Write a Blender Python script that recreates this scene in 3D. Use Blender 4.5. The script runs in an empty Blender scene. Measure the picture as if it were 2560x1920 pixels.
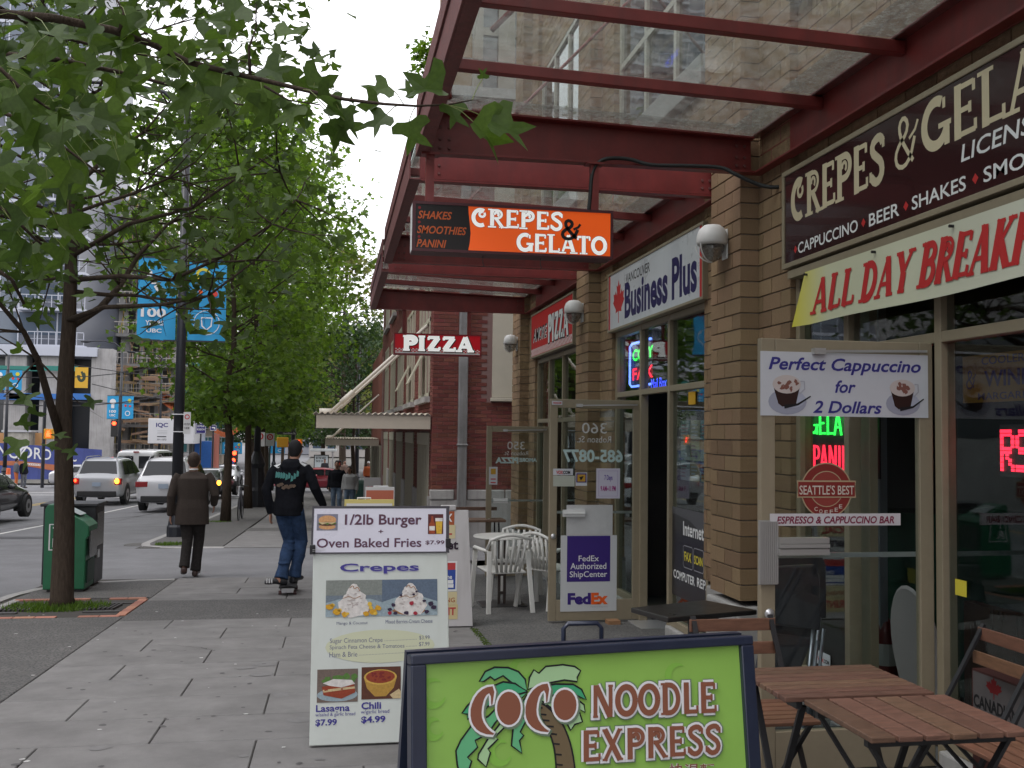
import bpy, bmesh, math, random
from mathutils import Vector, Matrix, noise
random.seed(7)
R = math.radians
scene = bpy.context.scene
COL = scene.collection

# ------------------------------------------------------------------ camera
ROT = Matrix(((0.98472353, -0.02028113, -0.17294), (-0.17371221, -0.04606301, -0.98371859), (0.01198479, 0.99873263, -0.04888241)))
EYE = Vector((0, 0, 1.46))
FPX = 2520.0
cam_d = bpy.data.cameras.new('camera'); cam = bpy.data.objects.new('camera', cam_d); COL.objects.link(cam)
cam.matrix_world = Matrix.Translation(EYE) @ ROT.to_4x4()
cam_d.sensor_width = 36; cam_d.lens = 36 * FPX / 2560; cam_d.clip_end = 2000; cam_d.clip_start = .05
scene.camera = cam
# ------------------------------------------------------------------ light: bright overcast
world = bpy.data.worlds.new('World'); scene.world = world; world.use_nodes = True
wn = world.node_tree; wn.nodes.clear()
wo = wn.nodes.new('ShaderNodeOutputWorld'); wb = wn.nodes.new('ShaderNodeBackground'); wb.inputs[1].default_value = .1
sky = wn.nodes.new('ShaderNodeTexSky'); sky.sky_type = 'NISHITA'; sky.sun_disc = False
sky.sun_elevation = R(52); sky.sun_rotation = R(250)
mxw = wn.nodes.new('ShaderNodeMix'); mxw.data_type = 'RGBA'; mxw.inputs[0].default_value = .93
wno = wn.nodes.new('ShaderNodeTexNoise'); wno.inputs['Scale'].default_value = 1.6; wno.inputs['Detail'].default_value = 4
wr = wn.nodes.new('ShaderNodeValToRGB'); wr.color_ramp.elements[0].color = (11.0, 11.0, 11.7, 1); wr.color_ramp.elements[1].color = (14.5, 14.4, 14.9, 1)
wn.links.new(wno.outputs[0], wr.inputs[0]); wn.links.new(sky.outputs[0], mxw.inputs[6]); wn.links.new(wr.outputs[0], mxw.inputs[7])
wn.links.new(mxw.outputs[2], wb.inputs[0]); wn.links.new(wb.outputs[0], wo.inputs[0])
sun_d = bpy.data.lights.new('sun', 'SUN'); sun_d.energy = .7; sun_d.angle = R(25); sun_d.color = (1, .97, .93)
sun = bpy.data.objects.new('sun', sun_d); COL.objects.link(sun); sun.rotation_euler = (R(38), 0, R(-70)); sun.location = (-10, 0, 30)
scene.view_settings.view_transform = 'Standard'; scene.view_settings.look = 'None'
scene.view_settings.exposure = 0.68; scene.view_settings.gamma = 1; scene.view_settings.use_curve_mapping = False
scene.cycles.use_denoising = True
scene.cycles.max_bounces = 7; scene.cycles.transparent_max_bounces = 16; scene.cycles.caustics_reflective = False; scene.cycles.caustics_refractive = False

# ------------------------------------------------------------------ measuring: photo pixel (2560 wide) on a real plane
GN = [(-60, 2.28), (0, 0), (30, -1.14), (45, -1.62), (60, -1.98), (80, -2.35), (110, -2.6), (200, -2.9), (900, -3.0)]
def GZ(y):
    for (a, za), (b, zb) in zip(GN, GN[1:]):
        if y <= b: return za + (zb - za) * (y - a) / (b - a)
    return GN[-1][1]
def ray(px, py): return ROT @ Vector((px - 1280, 960 - py, -FPX))
def atX(px, py, x): d = ray(px, py); return EYE + d * (x / d.x)
def atY(px, py, y): d = ray(px, py); return EYE + d * (y / d.y)
def atZ(px, py, z): d = ray(px, py); return EYE + d * ((z - EYE.z) / d.z)
def atG(px, py, off=0.):
    d = ray(px, py); lo, hi = .5, 400.
    for _ in range(60):
        m = (lo + hi) / 2; p = EYE + d * (m / d.y)
        if p.z > GZ(p.y) + off: lo = m
        else: hi = m
    return EYE + d * (lo / d.y)

# ------------------------------------------------------------------ materials
MATS = {}
def nod(nt, t, **k):
    n = nt.nodes.new(t)
    for a, b in k.items(): setattr(n, a, b)
    return n
def mat(name, col=(.5, .5, .5), rough=.6, metal=0., var=0., nscale=8., bump=0., bscale=60., spec=.5, rnd=0., speck=None, emit=None, coat=0., streak=0., stretch=None, dirt=None):
    if name in MATS: return MATS[name]
    m = bpy.data.materials.new(name); m.use_nodes = True; nt = m.node_tree; b = nt.nodes['Principled BSDF']
    b.inputs['Base Color'].default_value = (*col, 1); b.inputs['Roughness'].default_value = rough; b.inputs['Metallic'].default_value = metal
    b.inputs['Specular IOR Level'].default_value = spec; b.inputs['Coat Weight'].default_value = coat
    L = nt.links.new
    tc = nod(nt, 'ShaderNodeTexCoord'); vec = tc.outputs['Object']
    if stretch:
        mp = nod(nt, 'ShaderNodeMapping'); mp.inputs['Scale'].default_value = stretch; L(vec, mp.inputs[0]); vec = mp.outputs[0]
    cur = None
    def mixc(fac, a, bcol, mode='MIX'):
        mx = nod(nt, 'ShaderNodeMix', data_type='RGBA', blend_type=mode)
        if isinstance(fac, float): mx.inputs[0].default_value = fac
        else: L(fac, mx.inputs[0])
        for sl, v in ((6, a), (7, bcol)):
            if isinstance(v, tuple): mx.inputs[sl].default_value = (*v, 1)
            else: L(v, mx.inputs[sl])
        return mx.outputs[2]
    cur = col
    if var:
        n = nod(nt, 'ShaderNodeTexNoise'); n.inputs['Scale'].default_value = nscale; n.inputs['Detail'].default_value = 6; n.inputs['Roughness'].default_value = .65; L(vec, n.inputs[0])
        rp = nod(nt, 'ShaderNodeMapRange'); rp.inputs[1].default_value = .3; rp.inputs[2].default_value = .7; L(n.outputs[0], rp.inputs[0])
        cur = mixc(rp.outputs[0], tuple(c * (1 - var) for c in col), tuple(min(1, c * (1 + var)) for c in col))
        rr = nod(nt, 'ShaderNodeMapRange'); rr.inputs[3].default_value = max(.02, rough - .12); rr.inputs[4].default_value = min(1, rough + .12); L(n.outputs[0], rr.inputs[0]); L(rr.outputs[0], b.inputs['Roughness'])
    if rnd:
        oi = nod(nt, 'ShaderNodeObjectInfo'); ge = nod(nt, 'ShaderNodeNewGeometry')
        ad = nod(nt, 'ShaderNodeMath', operation='ADD'); L(oi.outputs['Random'], ad.inputs[0]); L(ge.outputs['Random Per Island'], ad.inputs[1])
        fr = nod(nt, 'ShaderNodeMath', operation='FRACT'); L(ad.outputs[0], fr.inputs[0])
        mr = nod(nt, 'ShaderNodeMapRange'); mr.inputs[3].default_value = 1 - rnd; mr.inputs[4].default_value = 1 + rnd; L(fr.outputs[0], mr.inputs[0])
        hv = nod(nt, 'ShaderNodeHueSaturation'); L(mr.outputs[0], hv.inputs['Value'])
        f2 = nod(nt, 'ShaderNodeMath', operation='MULTIPLY'); f2.inputs[1].default_value = 7.31; L(fr.outputs[0], f2.inputs[0])
        f3 = nod(nt, 'ShaderNodeMath', operation='FRACT'); L(f2.outputs[0], f3.inputs[0])
        mh = nod(nt, 'ShaderNodeMapRange'); mh.inputs[3].default_value = .5 - rnd * .045; mh.inputs[4].default_value = .5 + rnd * .045; L(f3.outputs[0], mh.inputs[0]); L(mh.outputs[0], hv.inputs['Hue'])
        if isinstance(cur, tuple): hv.inputs['Color'].default_value = (*cur, 1)
        else: L(cur, hv.inputs['Color'])
        cur = hv.outputs[0]
    if speck:   # (scale, size, colour list)
        v = nod(nt, 'ShaderNodeTexVoronoi'); v.inputs['Scale'].default_value = speck[0]; L(tc.outputs['Object'], v.inputs[0])
        hs = nod(nt, 'ShaderNodeSeparateColor'); L(v.outputs['Color'], hs.inputs[0])
        cr = nod(nt, 'ShaderNodeValToRGB'); el = cr.color_ramp.elements; cs = speck[2]
        for i, c in enumerate(cs):
            e = el[i] if i < 2 else el.new(0)
            e.position = i / len(cs); e.color = (*c, 1)
        cr.color_ramp.interpolation = 'CONSTANT'; L(hs.outputs[0], cr.inputs[0])
        lt = nod(nt, 'ShaderNodeMath', operation='LESS_THAN'); lt.inputs[1].default_value = speck[1]; L(v.outputs['Distance'], lt.inputs[0])
        cur = mixc(lt.outputs[0], cur, cr.outputs[0])
    if streak:
        n = nod(nt, 'ShaderNodeTexNoise'); n.inputs['Scale'].default_value = 1.; n.inputs['Detail'].default_value = 5
        mp2 = nod(nt, 'ShaderNodeMapping'); mp2.inputs['Scale'].default_value = (14, 14, .8); L(tc.outputs['Object'], mp2.inputs[0]); L(mp2.outputs[0], n.inputs[0])
        rp = nod(nt, 'ShaderNodeMapRange'); rp.inputs[1].default_value = .5; rp.inputs[2].default_value = .75; rp.inputs[4].default_value = streak; L(n.outputs[0], rp.inputs[0])
        cur = mixc(rp.outputs[0], cur, dirt or (.08, .06, .05))
    if not isinstance(cur, tuple): L(cur, b.inputs['Base Color'])
    if bump:
        n = nod(nt, 'ShaderNodeTexNoise'); n.inputs['Scale'].default_value = bscale; n.inputs['Detail'].default_value = 5; L(vec, n.inputs[0])
        bp = nod(nt, 'ShaderNodeBump'); bp.inputs['Strength'].default_value = bump; bp.inputs['Distance'].default_value = .01; L(n.outputs[0], bp.inputs['Height']); L(bp.outputs[0], b.inputs['Normal'])
    if emit: b.inputs['Emission Color'].default_value = (*emit[0], 1); b.inputs['Emission Strength'].default_value = emit[1]
    MATS[name] = m; return m
def glass(name, tint=(.9, .95, .94), ior=1.5, dirt=0., dscale=40., rough=.02, amount=1.):
    if name in MATS: return MATS[name]
    m = bpy.data.materials.new(name); m.use_nodes = True; nt = m.node_tree; nt.nodes.clear(); L = nt.links.new
    o = nod(nt, 'ShaderNodeOutputMaterial'); tr = nod(nt, 'ShaderNodeBsdfTransparent'); tr.inputs[0].default_value = (*tint, 1)
    gl = nod(nt, 'ShaderNodeBsdfGlossy'); gl.inputs['Roughness'].default_value = rough; gl.inputs[0].default_value = (amount, amount, amount, 1)
    fr = nod(nt, 'ShaderNodeFresnel'); ge = nod(nt, 'ShaderNodeNewGeometry'); io = nod(nt, 'ShaderNodeMapRange'); io.inputs[3].default_value = ior; io.inputs[4].default_value = 1 / ior
    L(ge.outputs['Backfacing'], io.inputs[0]); L(io.outputs[0], fr.inputs[0])   # the same pane seen from either side
    mx = nod(nt, 'ShaderNodeMixShader'); L(fr.outputs[0], mx.inputs[0]); L(tr.outputs[0], mx.inputs[1]); L(gl.outputs[0], mx.inputs[2])
    tc = nod(nt, 'ShaderNodeTexCoord')
    nb = nod(nt, 'ShaderNodeTexNoise'); nb.inputs['Scale'].default_value = 1.3; L(tc.outputs['Object'], nb.inputs[0])
    bp = nod(nt, 'ShaderNodeBump'); bp.inputs['Strength'].default_value = .12; bp.inputs['Distance'].default_value = .02; L(nb.outputs[0], bp.inputs['Height']); L(bp.outputs[0], gl.inputs['Normal'])
    out = mx.outputs[0]
    if dirt:
        df = nod(nt, 'ShaderNodeBsdfDiffuse'); df.inputs[0].default_value = (.33, .31, .29, 1)
        tl = nod(nt, 'ShaderNodeBsdfTranslucent'); tl.inputs[0].default_value = (.6, .58, .55, 1)
        ad = nod(nt, 'ShaderNodeMixShader'); ad.inputs[0].default_value = .6; L(df.outputs[0], ad.inputs[1]); L(tl.outputs[0], ad.inputs[2])
        n = nod(nt, 'ShaderNodeTexNoise'); n.inputs['Scale'].default_value = dscale; n.inputs['Detail'].default_value = 8; n.inputs['Roughness'].default_value = .8; L(tc.outputs['Object'], n.inputs[0])
        r = nod(nt, 'ShaderNodeMapRange'); r.inputs[1].default_value = .42; r.inputs[2].default_value = .72; r.inputs[4].default_value = dirt; r.inputs[3].default_value = dirt * .12; L(n.outputs[0], r.inputs[0])
        m2 = nod(nt, 'ShaderNodeMixShader'); L(r.outputs[0], m2.inputs[0]); L(out, m2.inputs[1]); L(ad.outputs[0], m2.inputs[2]); out = m2.outputs[0]
    L(out, o.inputs[0]); MATS[name] = m; return m
def leafmat(name, c1, c2, trans=.45):
    if name in MATS: return MATS[name]
    m = bpy.data.materials.new(name); m.use_nodes = True; nt = m.node_tree; nt.nodes.clear(); L = nt.links.new
    o = nod(nt, 'ShaderNodeOutputMaterial'); p = nod(nt, 'ShaderNodeBsdfPrincipled'); p.inputs['Roughness'].default_value = .5
    p.inputs['Specular IOR Level'].default_value = .35
    t = nod(nt, 'ShaderNodeBsdfTranslucent'); mx = nod(nt, 'ShaderNodeMixShader'); mx.inputs[0].default_value = trans
    oi = nod(nt, 'ShaderNodeObjectInfo'); ge = nod(nt, 'ShaderNodeNewGeometry')
    ad = nod(nt, 'ShaderNodeMath', operation='ADD'); L(oi.outputs['Random'], ad.inputs[0]); L(ge.outputs['Random Per Island'], ad.inputs[1])
    fr = nod(nt, 'ShaderNodeMath', operation='FRACT'); L(ad.outputs[0], fr.inputs[0])
    cr = nod(nt, 'ShaderNodeValToRGB'); cr.color_ramp.elements[0].color = (*c1, 1); cr.color_ramp.elements[1].color = (*c2, 1); L(fr.outputs[0], cr.inputs[0])
    br = nod(nt, 'ShaderNodeMix', data_type='RGBA', blend_type='MULTIPLY'); br.inputs[0].default_value = 1; L(cr.outputs[0], br.inputs[6]); br.inputs[7].default_value = (1.5, 1.6, .7, 1)
    tc = nod(nt, 'ShaderNodeTexCoord'); nz = nod(nt, 'ShaderNodeTexNoise'); nz.inputs['Scale'].default_value = 9; nz.inputs['Detail'].default_value = 3; L(tc.outputs['Object'], nz.inputs[0]); nr = nod(nt, 'ShaderNodeMapRange'); nr.inputs[3].default_value = .62; nr.inputs[4].default_value = 1.38; L(nz.outputs[0], nr.inputs[0]); hs = nod(nt, 'ShaderNodeHueSaturation'); L(nr.outputs[0], hs.inputs['Value']); L(cr.outputs[0], hs.inputs['Color'])
    L(hs.outputs[0], p.inputs['Base Color']); L(hs.outputs[0], br.inputs[6]); L(br.outputs[2], t.inputs[0]); L(p.outputs[0], mx.inputs[1]); L(t.outputs[0], mx.inputs[2]); L(mx.outputs[0], o.inputs[0])
    MATS[name] = m; return m

# ------------------------------------------------------------------ mesh building
class MB:
    def __init__(s): s.v = []; s.f = []
    def add(s, vs, fs):
        n = len(s.v); s.v.extend([tuple(v) for v in vs]); s.f.extend([tuple(i + n for i in f) for f in fs]); return s
    def box(s, x0, x1, y0, y1, z0, z1):
        return s.add([(x0, y0, z0), (x1, y0, z0), (x1, y1, z0), (x0, y1, z0), (x0, y0, z1), (x1, y0, z1), (x1, y1, z1), (x0, y1, z1)],
                     [(0, 3, 2, 1), (4, 5, 6, 7), (0, 1, 5, 4), (1, 2, 6, 5), (2, 3, 7, 6), (3, 0, 4, 7)])
    def bar(s, a, b, w, h, up=(0, 0, 1)):
        a = Vector(a); b = Vector(b); d = (b - a).normalized(); u = Vector(up)
        if abs(d.dot(u)) > .98: u = Vector((0, 1, 0))
        r = d.cross(u).normalized(); u = r.cross(d).normalized()
        vs = [p + r * (i * w / 2) + u * (j * h / 2) for p in (a, b) for i, j in ((-1, -1), (1, -1), (1, 1), (-1, 1))]
        return s.add(vs, [(3, 2, 1, 0), (4, 5, 6, 7), (0, 1, 5, 4), (1, 2, 6, 5), (2, 3, 7, 6), (3, 0, 4, 7)])
    def tube(s, path, r, n=8, cap=True):
        P = [Vector(p) for p in path]; rs = r if isinstance(r, (list, tuple)) else [r] * len(P)
        vs = []; u = None
        for i, p in enumerate(P):
            d = (P[min(i + 1, len(P) - 1)] - P[max(i - 1, 0)]).normalized()
            if u is None: u = Vector((1, 0, 0)) if abs(d.x) < .9 else Vector((0, 1, 0))
            u = (u - d * u.dot(d)).normalized(); w = d.cross(u)
            for k in range(n):
                a = 2 * math.pi * k / n; vs.append(p + (u * math.cos(a) + w * math.sin(a)) * rs[i])
        fs = []
        for i in range(len(P) - 1):
            for k in range(n): a = i * n + k; b = i * n + (k + 1) % n; fs.append((a, b, b + n, a + n))
        if cap: fs.append(tuple(reversed(range(n)))); fs.append(tuple(range(len(vs) - n, len(vs))))
        return s.add(vs, fs)
    def lathe(s, prof, c=(0, 0, 0), n=16):
        c = Vector(c); vs = []
        for r, z in prof:
            for k in range(n): a = 2 * math.pi * k / n; vs.append(c + Vector((r * math.cos(a), r * math.sin(a), z)))
        fs = [(i * n + k, i * n + (k + 1) % n, (i + 1) * n + (k + 1) % n, (i + 1) * n + k) for i in range(len(prof) - 1) for k in range(n)]
        fs.append(tuple(reversed(range(n)))); fs.append(tuple(range(len(vs) - n, len(vs)))); return s.add(vs, fs)
    def loft(s, secs, n=16, cap=True, pw=2.):
        # secs: (centre, U-vector(half width), V-vector(half depth))
        vs = []
        for c, U, V in secs:
            c = Vector(c); U = Vector(U); V = Vector(V)
            for k in range(n):
                a = 2 * math.pi * k / n; ca, sa = math.cos(a), math.sin(a); e = 2 / pw
                vs.append(c + U * (math.copysign(abs(ca) ** e, ca)) + V * (math.copysign(abs(sa) ** e, sa)))
        m = len(secs)
        fs = [(i * n + k, i * n + (k + 1) % n, (i + 1) * n + (k + 1) % n, (i + 1) * n + k) for i in range(m - 1) for k in range(n)]
        if cap: fs.append(tuple(reversed(range(n)))); fs.append(tuple(range(len(vs) - n, len(vs))))
        return s.add(vs, fs)
    def ball(s, c, r, n=10, m=7):
        c = Vector(c); r = Vector(r if isinstance(r, (tuple, list, Vector)) else (r, r, r)); vs = [c + Vector((0, 0, -r.z))]
        for i in range(1, m):
            t = math.pi * i / m
            for k in range(n): a = 2 * math.pi * k / n; vs.append(c + Vector((r.x * math.sin(t) * math.cos(a), r.y * math.sin(t) * math.sin(a), -r.z * math.cos(t))))
        vs.append(c + Vector((0, 0, r.z))); fs = [(0, 1 + (k + 1) % n, 1 + k) for k in range(n)]
        for i in range(m - 2):
            for k in range(n): a = 1 + i * n + k; b = 1 + i * n + (k + 1) % n; fs.append((a, b, b + n, a + n))
        l = len(vs) - 1; o = 1 + (m - 2) * n; fs += [(o + k, o + (k + 1) % n, l) for k in range(n)]
        return s.add(vs, fs)
    def prism(s, poly, d):
        d = Vector(d); n = len(poly); P = [Vector(p) for p in poly]
        return s.add(P + [p + d for p in P], [tuple(range(n - 1, -1, -1)), tuple(range(n, 2 * n))] + [(i, (i + 1) % n, n + (i + 1) % n, n + i) for i in range(n)])
    def poly(s, pts): return s.add(pts, [tuple(range(len(pts)))])
    def mesh(s, name):
        me = bpy.data.meshes.new(name); me.from_pydata(s.v, [], s.f); me.update(); return me
    def build(s, name, m=None, parent=None, smooth=False, bev=0., kind=None, label=None, local=False, fixn=True):
        me = s.mesh(name)
        if fixn:
            bm = bmesh.new(); bm.from_mesh(me); bmesh.ops.recalc_face_normals(bm, faces=bm.faces); bm.to_mesh(me); bm.free()
        if smooth: me.polygons.foreach_set('use_smooth', [True] * len(me.polygons))
        return link(name, me, m, parent, bev, kind, label, local)
def link(name, me, m=None, parent=None, bev=0., kind=None, label=None, local=False):
    o = bpy.data.objects.new(name, me); COL.objects.link(o)
    if m is not None and not me.materials: me.materials.append(m)
    if parent is not None:
        o.parent = parent
        if not local: o.matrix_parent_inverse = inv_of(parent)
    if bev:
        b = o.modifiers.new('bevel', 'BEVEL'); b.width = bev; b.segments = 2; b.limit_method = 'ANGLE'; b.angle_limit = R(50)
        b.harden_normals = False
    if kind: o['kind'] = kind
    if label: o['label'] = label
    return o
def wmat(o):
    m = o.matrix_basis.copy()
    if o.parent: m = wmat(o.parent) @ o.matrix_parent_inverse @ m
    return m
def inv_of(p): return wmat(p).inverted()
def thing(name, label, cat, loc=(0, 0, 0), rz=0., group=None):
    o = bpy.data.objects.new(name, None); COL.objects.link(o); o.empty_display_size = .2
    o.location = loc; o.rotation_euler = (0, 0, rz); o['label'] = label; o['category'] = cat
    if group: o['group'] = group
    return o
def tag(o, label, cat, group=None):
    o['label'] = label; o['category'] = cat
    if group: o['group'] = group
    return o
def copy_tree(o, parent=None):
    c = o.copy(); COL.objects.link(c)
    if parent: c.parent = parent
    for ch in [x for x in bpy.data.objects if x.parent == o]: copy_tree(ch, c)
    return c
UC = MB().box(-.5, .5, -.5, .5, -.5, .5).mesh('unit_brick')
def chamfer(w):  # unit cube, worn edges
    bm = bmesh.new(); bm.from_mesh(UC); bmesh.ops.bevel(bm, geom=bm.edges[:], offset=w, segments=1, affect='EDGES'); me = bpy.data.meshes.new('brick'); bm.to_mesh(me); bm.free(); return me
def piece(name, me, parent, x0, x1, y0, y1, z0, z1, m=None):
    o = bpy.data.objects.new(name, me); COL.objects.link(o)
    if m is not None and not me.materials: me.materials.append(m)
    o.parent = parent; o.matrix_parent_inverse = inv_of(parent)
    o.location = ((x0 + x1) / 2, (y0 + y1) / 2, (z0 + z1) / 2); o.scale = (x1 - x0, y1 - y0, z1 - z0); return o

# ------------------------------------------------------------------ flat print on a surface
class Plane:
    """a flat face: O top-left corner, U to its right edge, V to its bottom edge (full vectors); coordinates 0..1 from top-left"""
    def __init__(s, O, U, V, lift=.0015):
        s.O = Vector(O); s.U = Vector(U); s.V = Vector(V); s.N = s.V.cross(s.U).normalized(); s.w = s.U.length; s.h = s.V.length; s.lift = lift
    def p(s, u, v, k=0): return s.O + s.U * u + s.V * v + s.N * (s.lift + .0006 * k)
    def poly(s, mb, pts, k=0): mb.poly([s.p(u, v, k) for u, v in pts])
    def rect(s, mb, u0, v0, u1, v1, k=0): s.poly(mb, [(u0, v0), (u1, v0), (u1, v1), (u0, v1)], k)
    def disc(s, mb, u, v, ru, k=0, n=14, rv=None, wob=0.):
        rv = rv if rv is not None else ru * s.w / s.h
        s.poly(mb, [(u + ru * (1 + random.uniform(-wob, wob)) * math.cos(2 * math.pi * i / n), v + rv * (1 + random.uniform(-wob, wob)) * math.sin(2 * math.pi * i / n)) for i in range(n)], k)
    def ribbon(s, mb, pts, wd, k=0, closed=False, caps=True):
        # pts in 0..1; wd (absolute metres), may be list
        P = [Vector((u * s.w, v * s.h)) for u, v in pts]; n = len(P); ws = wd if isinstance(wd, (list, tuple)) else [wd] * n
        Lp = []; Rp = []
        for i in range(n):
            a = P[(i - 1) % n] if (closed or i > 0) else P[i]; b = P[(i + 1) % n] if (closed or i < n - 1) else P[i]
            d = (b - a); d = d.normalized() if d.length > 1e-9 else Vector((1, 0)); q = Vector((-d.y, d.x)) * ws[i] / 2
            Lp.append(P[i] + q); Rp.append(P[i] - q)
        f = lambda a: s.p(a.x / s.w, a.y / s.h, k)
        vs = [f(a) for a in Lp] + [f(a) for a in Rp]; fs = [(i, i + 1, n + i + 1, n + i) for i in range(n - 1)]
        if closed: fs.append((n - 1, 0, n, 2 * n - 1))
        mb.add(vs, fs)
def smoothp(pts, it=2, closed=False):
    for _ in range(it):
        q = []; n = len(pts); rng = range(n) if closed else range(n - 1)
        if not closed: q.append(pts[0])
        for i in rng:
            a = pts[i]; b = pts[(i + 1) % n]
            q.append((a[0] * .75 + b[0] * .25, a[1] * .75 + b[1] * .25)); q.append((a[0] * .25 + b[0] * .75, a[1] * .25 + b[1] * .75))
        if not closed: q.append(pts[-1])
        pts = q
    return pts
_tc = {}
def text_mesh(s, bold=0., shear=0., space=1.):
    key = (s, bold, shear, space)
    if key in _tc: return _tc[key]
    cu = bpy.data.curves.new('t', 'FONT'); cu.body = s; cu.size = 1; cu.offset = bold; cu.shear = shear; cu.space_character = space; cu.resolution_u = 3
    o = bpy.data.objects.new('t', cu); COL.objects.link(o); dg = bpy.context.evaluated_depsgraph_get(); me = bpy.data.meshes.new_from_object(o.evaluated_get(dg))
    vs = [(v.co.x, v.co.y) for v in me.vertices]; fs = [tuple(p.vertices) for p in me.polygons]
    bpy.data.objects.remove(o); bpy.data.curves.remove(cu); bpy.data.meshes.remove(me); _tc[key] = (vs, fs); return vs, fs
def text(pl, mb, s, u0, v0, u1, v1, bold=.0, shear=0., space=1., k=1, mirror=False, warp=None, keep=False):
    vs, fs = text_mesh(s, bold, shear, space)
    if not vs: return
    xs = [v[0] for v in vs]; ys = [v[1] for v in vs]; a, b, c, d = min(xs), max(xs), min(ys), max(ys)
    out = []
    for x, y in vs:
        t = (x - a) / (b - a); q = (d - y) / (d - c)
        if mirror: t = 1 - t
        if warp: q = warp(t, q)
        out.append(pl.p(u0 + (u1 - u0) * t, v0 + (v1 - v0) * q, k))
    mb.add(out, [f[::-1] for f in fs])
# stroke letters for the display lettering: (width, [(weight, closed?, points)...], serif points)
def arc(cx, cy, rx, ry, a0, a1, n=14): return [(cx + rx * math.cos(R(a0 + (a1 - a0) * i / n)), cy + ry * math.sin(R(a0 + (a1 - a0) * i / n))) for i in range(n + 1)]
T, t_ = 1., .5
GL = {   # y up, cap height 1
 'C': (.78, [(T, arc(.42, .5, .34, .42, 60, 300)), (t_, arc(.5, .68, .13, .13, 80, 400))], []),
 'R': (.80, [(T, [(.2, 0), (.2, 1)]), (t_, [(.2, .93)] + arc(.42, .72, .24, .22, 90, -90) + [(.3, .5)]), (T * .8, [(.38, .5), (.55, .25), (.72, 0)]), (t_ * .8, arc(.42, .72, .09, .1, 200, -60))], [(.2, 0), (.2, 1), (.74, 0)]),
 'E': (.72, [(T, [(.2, 0), (.2, 1)]), (t_, [(.2, .93), (.62, .93)]), (t_, [(.2, .5), (.52, .5)]), (t_, [(.2, .07), (.66, .07)])], ['v.62,.86', 'v.66,.15', 'v.52,.5']),
 'P': (.76, [(T, [(.2, 0), (.2, 1)]), (T * .75, [(.2, .93)] + arc(.42, .7, .26, .24, 90, -90) + [(.3, .46)]), (t_ * .8, arc(.42, .7, .09, .1, 200, -60))], [(.2, 0), (.2, 1)]),
 'S': (.68, [(T * .9, [(.58, .8), (.5, .93), (.34, .94), (.16, .85), (.16, .68), (.34, .55), (.52, .42), (.56, .22), (.44, .07), (.26, .05), (.1, .2)])], ['v.6,.8', 'v.09,.2']),
 'G': (.84, [(T, arc(.42, .5, .34, .42, 60, 340)), (T * .8, [(.74, .02), (.74, .4)]), (t_, [(.5, .42), (.86, .42)])], ['v.66,.82']),
 'L': (.68, [(T, [(.2, 0), (.2, 1)]), (t_, [(.2, .07), (.62, .07)])], [(.2, 1), 'v.63,.16']),
 'A': (.86, [(t_, [(.12, 0), (.42, 1)]), (T, [(.42, 1), (.72, 0)]), (t_, [(.22, .32), (.62, .32)])], [(.12, 0), (.72, 0)]),
 'T': (.76, [(T, [(.38, 0), (.38, 1)]), (t_, [(.06, .93), (.7, .93)])], [(.38, 0), 'v.07,.85', 'v.69,.85']),
 'O': (.86, [(T, arc(.43, .5, .33, .42, 0, 360, 20))], []),
 'I': (.42, [(T, [(.2, 0), (.2, 1)])], [(.2, 0), (.2, 1)]),
 'Z': (.76, [(T, [(.6, .93), (.16, .07)]), (t_ * 1.3, [(.1, .92), (.66, .92)]), (t_ * 1.3, [(.1, .08), (.68, .08)])], ['v.12,.84', 'v.67,.18']),
 'D': (.82, [(T, [(.2, 0), (.2, 1)]), (T * .85, [(.2, .94)] + arc(.36, .5, .34, .44, 90, -90) + [(.2, .06)])], [(.12, 0), (.12, 1)]),
 'Y': (.8, [(T, [(.14, 1), (.42, .48)]), (t_, [(.7, 1), (.42, .48)]), (T, [(.42, .5), (.42, 0)])], [(.14, 1), (.7, 1), (.42, 0)]),
 'B': (.78, [(T, [(.2, 0), (.2, 1)]), (T * .75, [(.2, .94)] + arc(.4, .74, .22, .2, 90, -90) + [(.2, .54)]), (T * .75, [(.2, .54)] + arc(.42, .3, .26, .24, 90, -90) + [(.2, .06)])], [(.12, 0), (.12, 1)]),
 'K': (.82, [(T, [(.2, 0), (.2, 1)]), (t_, [(.66, 1), (.24, .45)]), (T, [(.32, .55), (.7, 0)])], [(.2, 0), (.2, 1), (.7, 0), (.64, 1)]),
 'F': (.68, [(T, [(.2, 0), (.2, 1)]), (t_, [(.2, .93), (.62, .93)]), (t_, [(.2, .5), (.52, .5)])], [(.2, 0), 'v.62,.84', 'v.52,.5']),
 'N': (.86, [(t_, [(.14, 0), (.14, 1)]), (T, [(.16, .98), (.68, .02)]), (t_, [(.7, 0), (.7, 1)])], [(.14, 0), (.7, 1)]),
 'X': (.84, [(T, [(.14, 1), (.68, 0)]), (t_, [(.68, 1), (.14, 0)])], [(.14, 1), (.7, 0), (.68, 1), (.14, 0)]),
 'M': (1.0, [(t_, [(.14, 0), (.16, 1)]), (T, [(.18, .98), (.46, .08)]), (t_, [(.46, .08), (.76, 1)]), (T, [(.78, 1), (.82, 0)])], [(.14, 0), (.82, 0)]),
 '&': (.9, [(T * .7, [(.84, .5), (.7, .16), (.46, .0), (.2, .06), (.12, .28), (.28, .48), (.54, .62), (.6, .82), (.44, .96), (.28, .86), (.3, .64), (.5, .36), (.78, .06)]), (t_, [(.64, .5), (.86, .62), (.96, .78)])], []),
}
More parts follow.
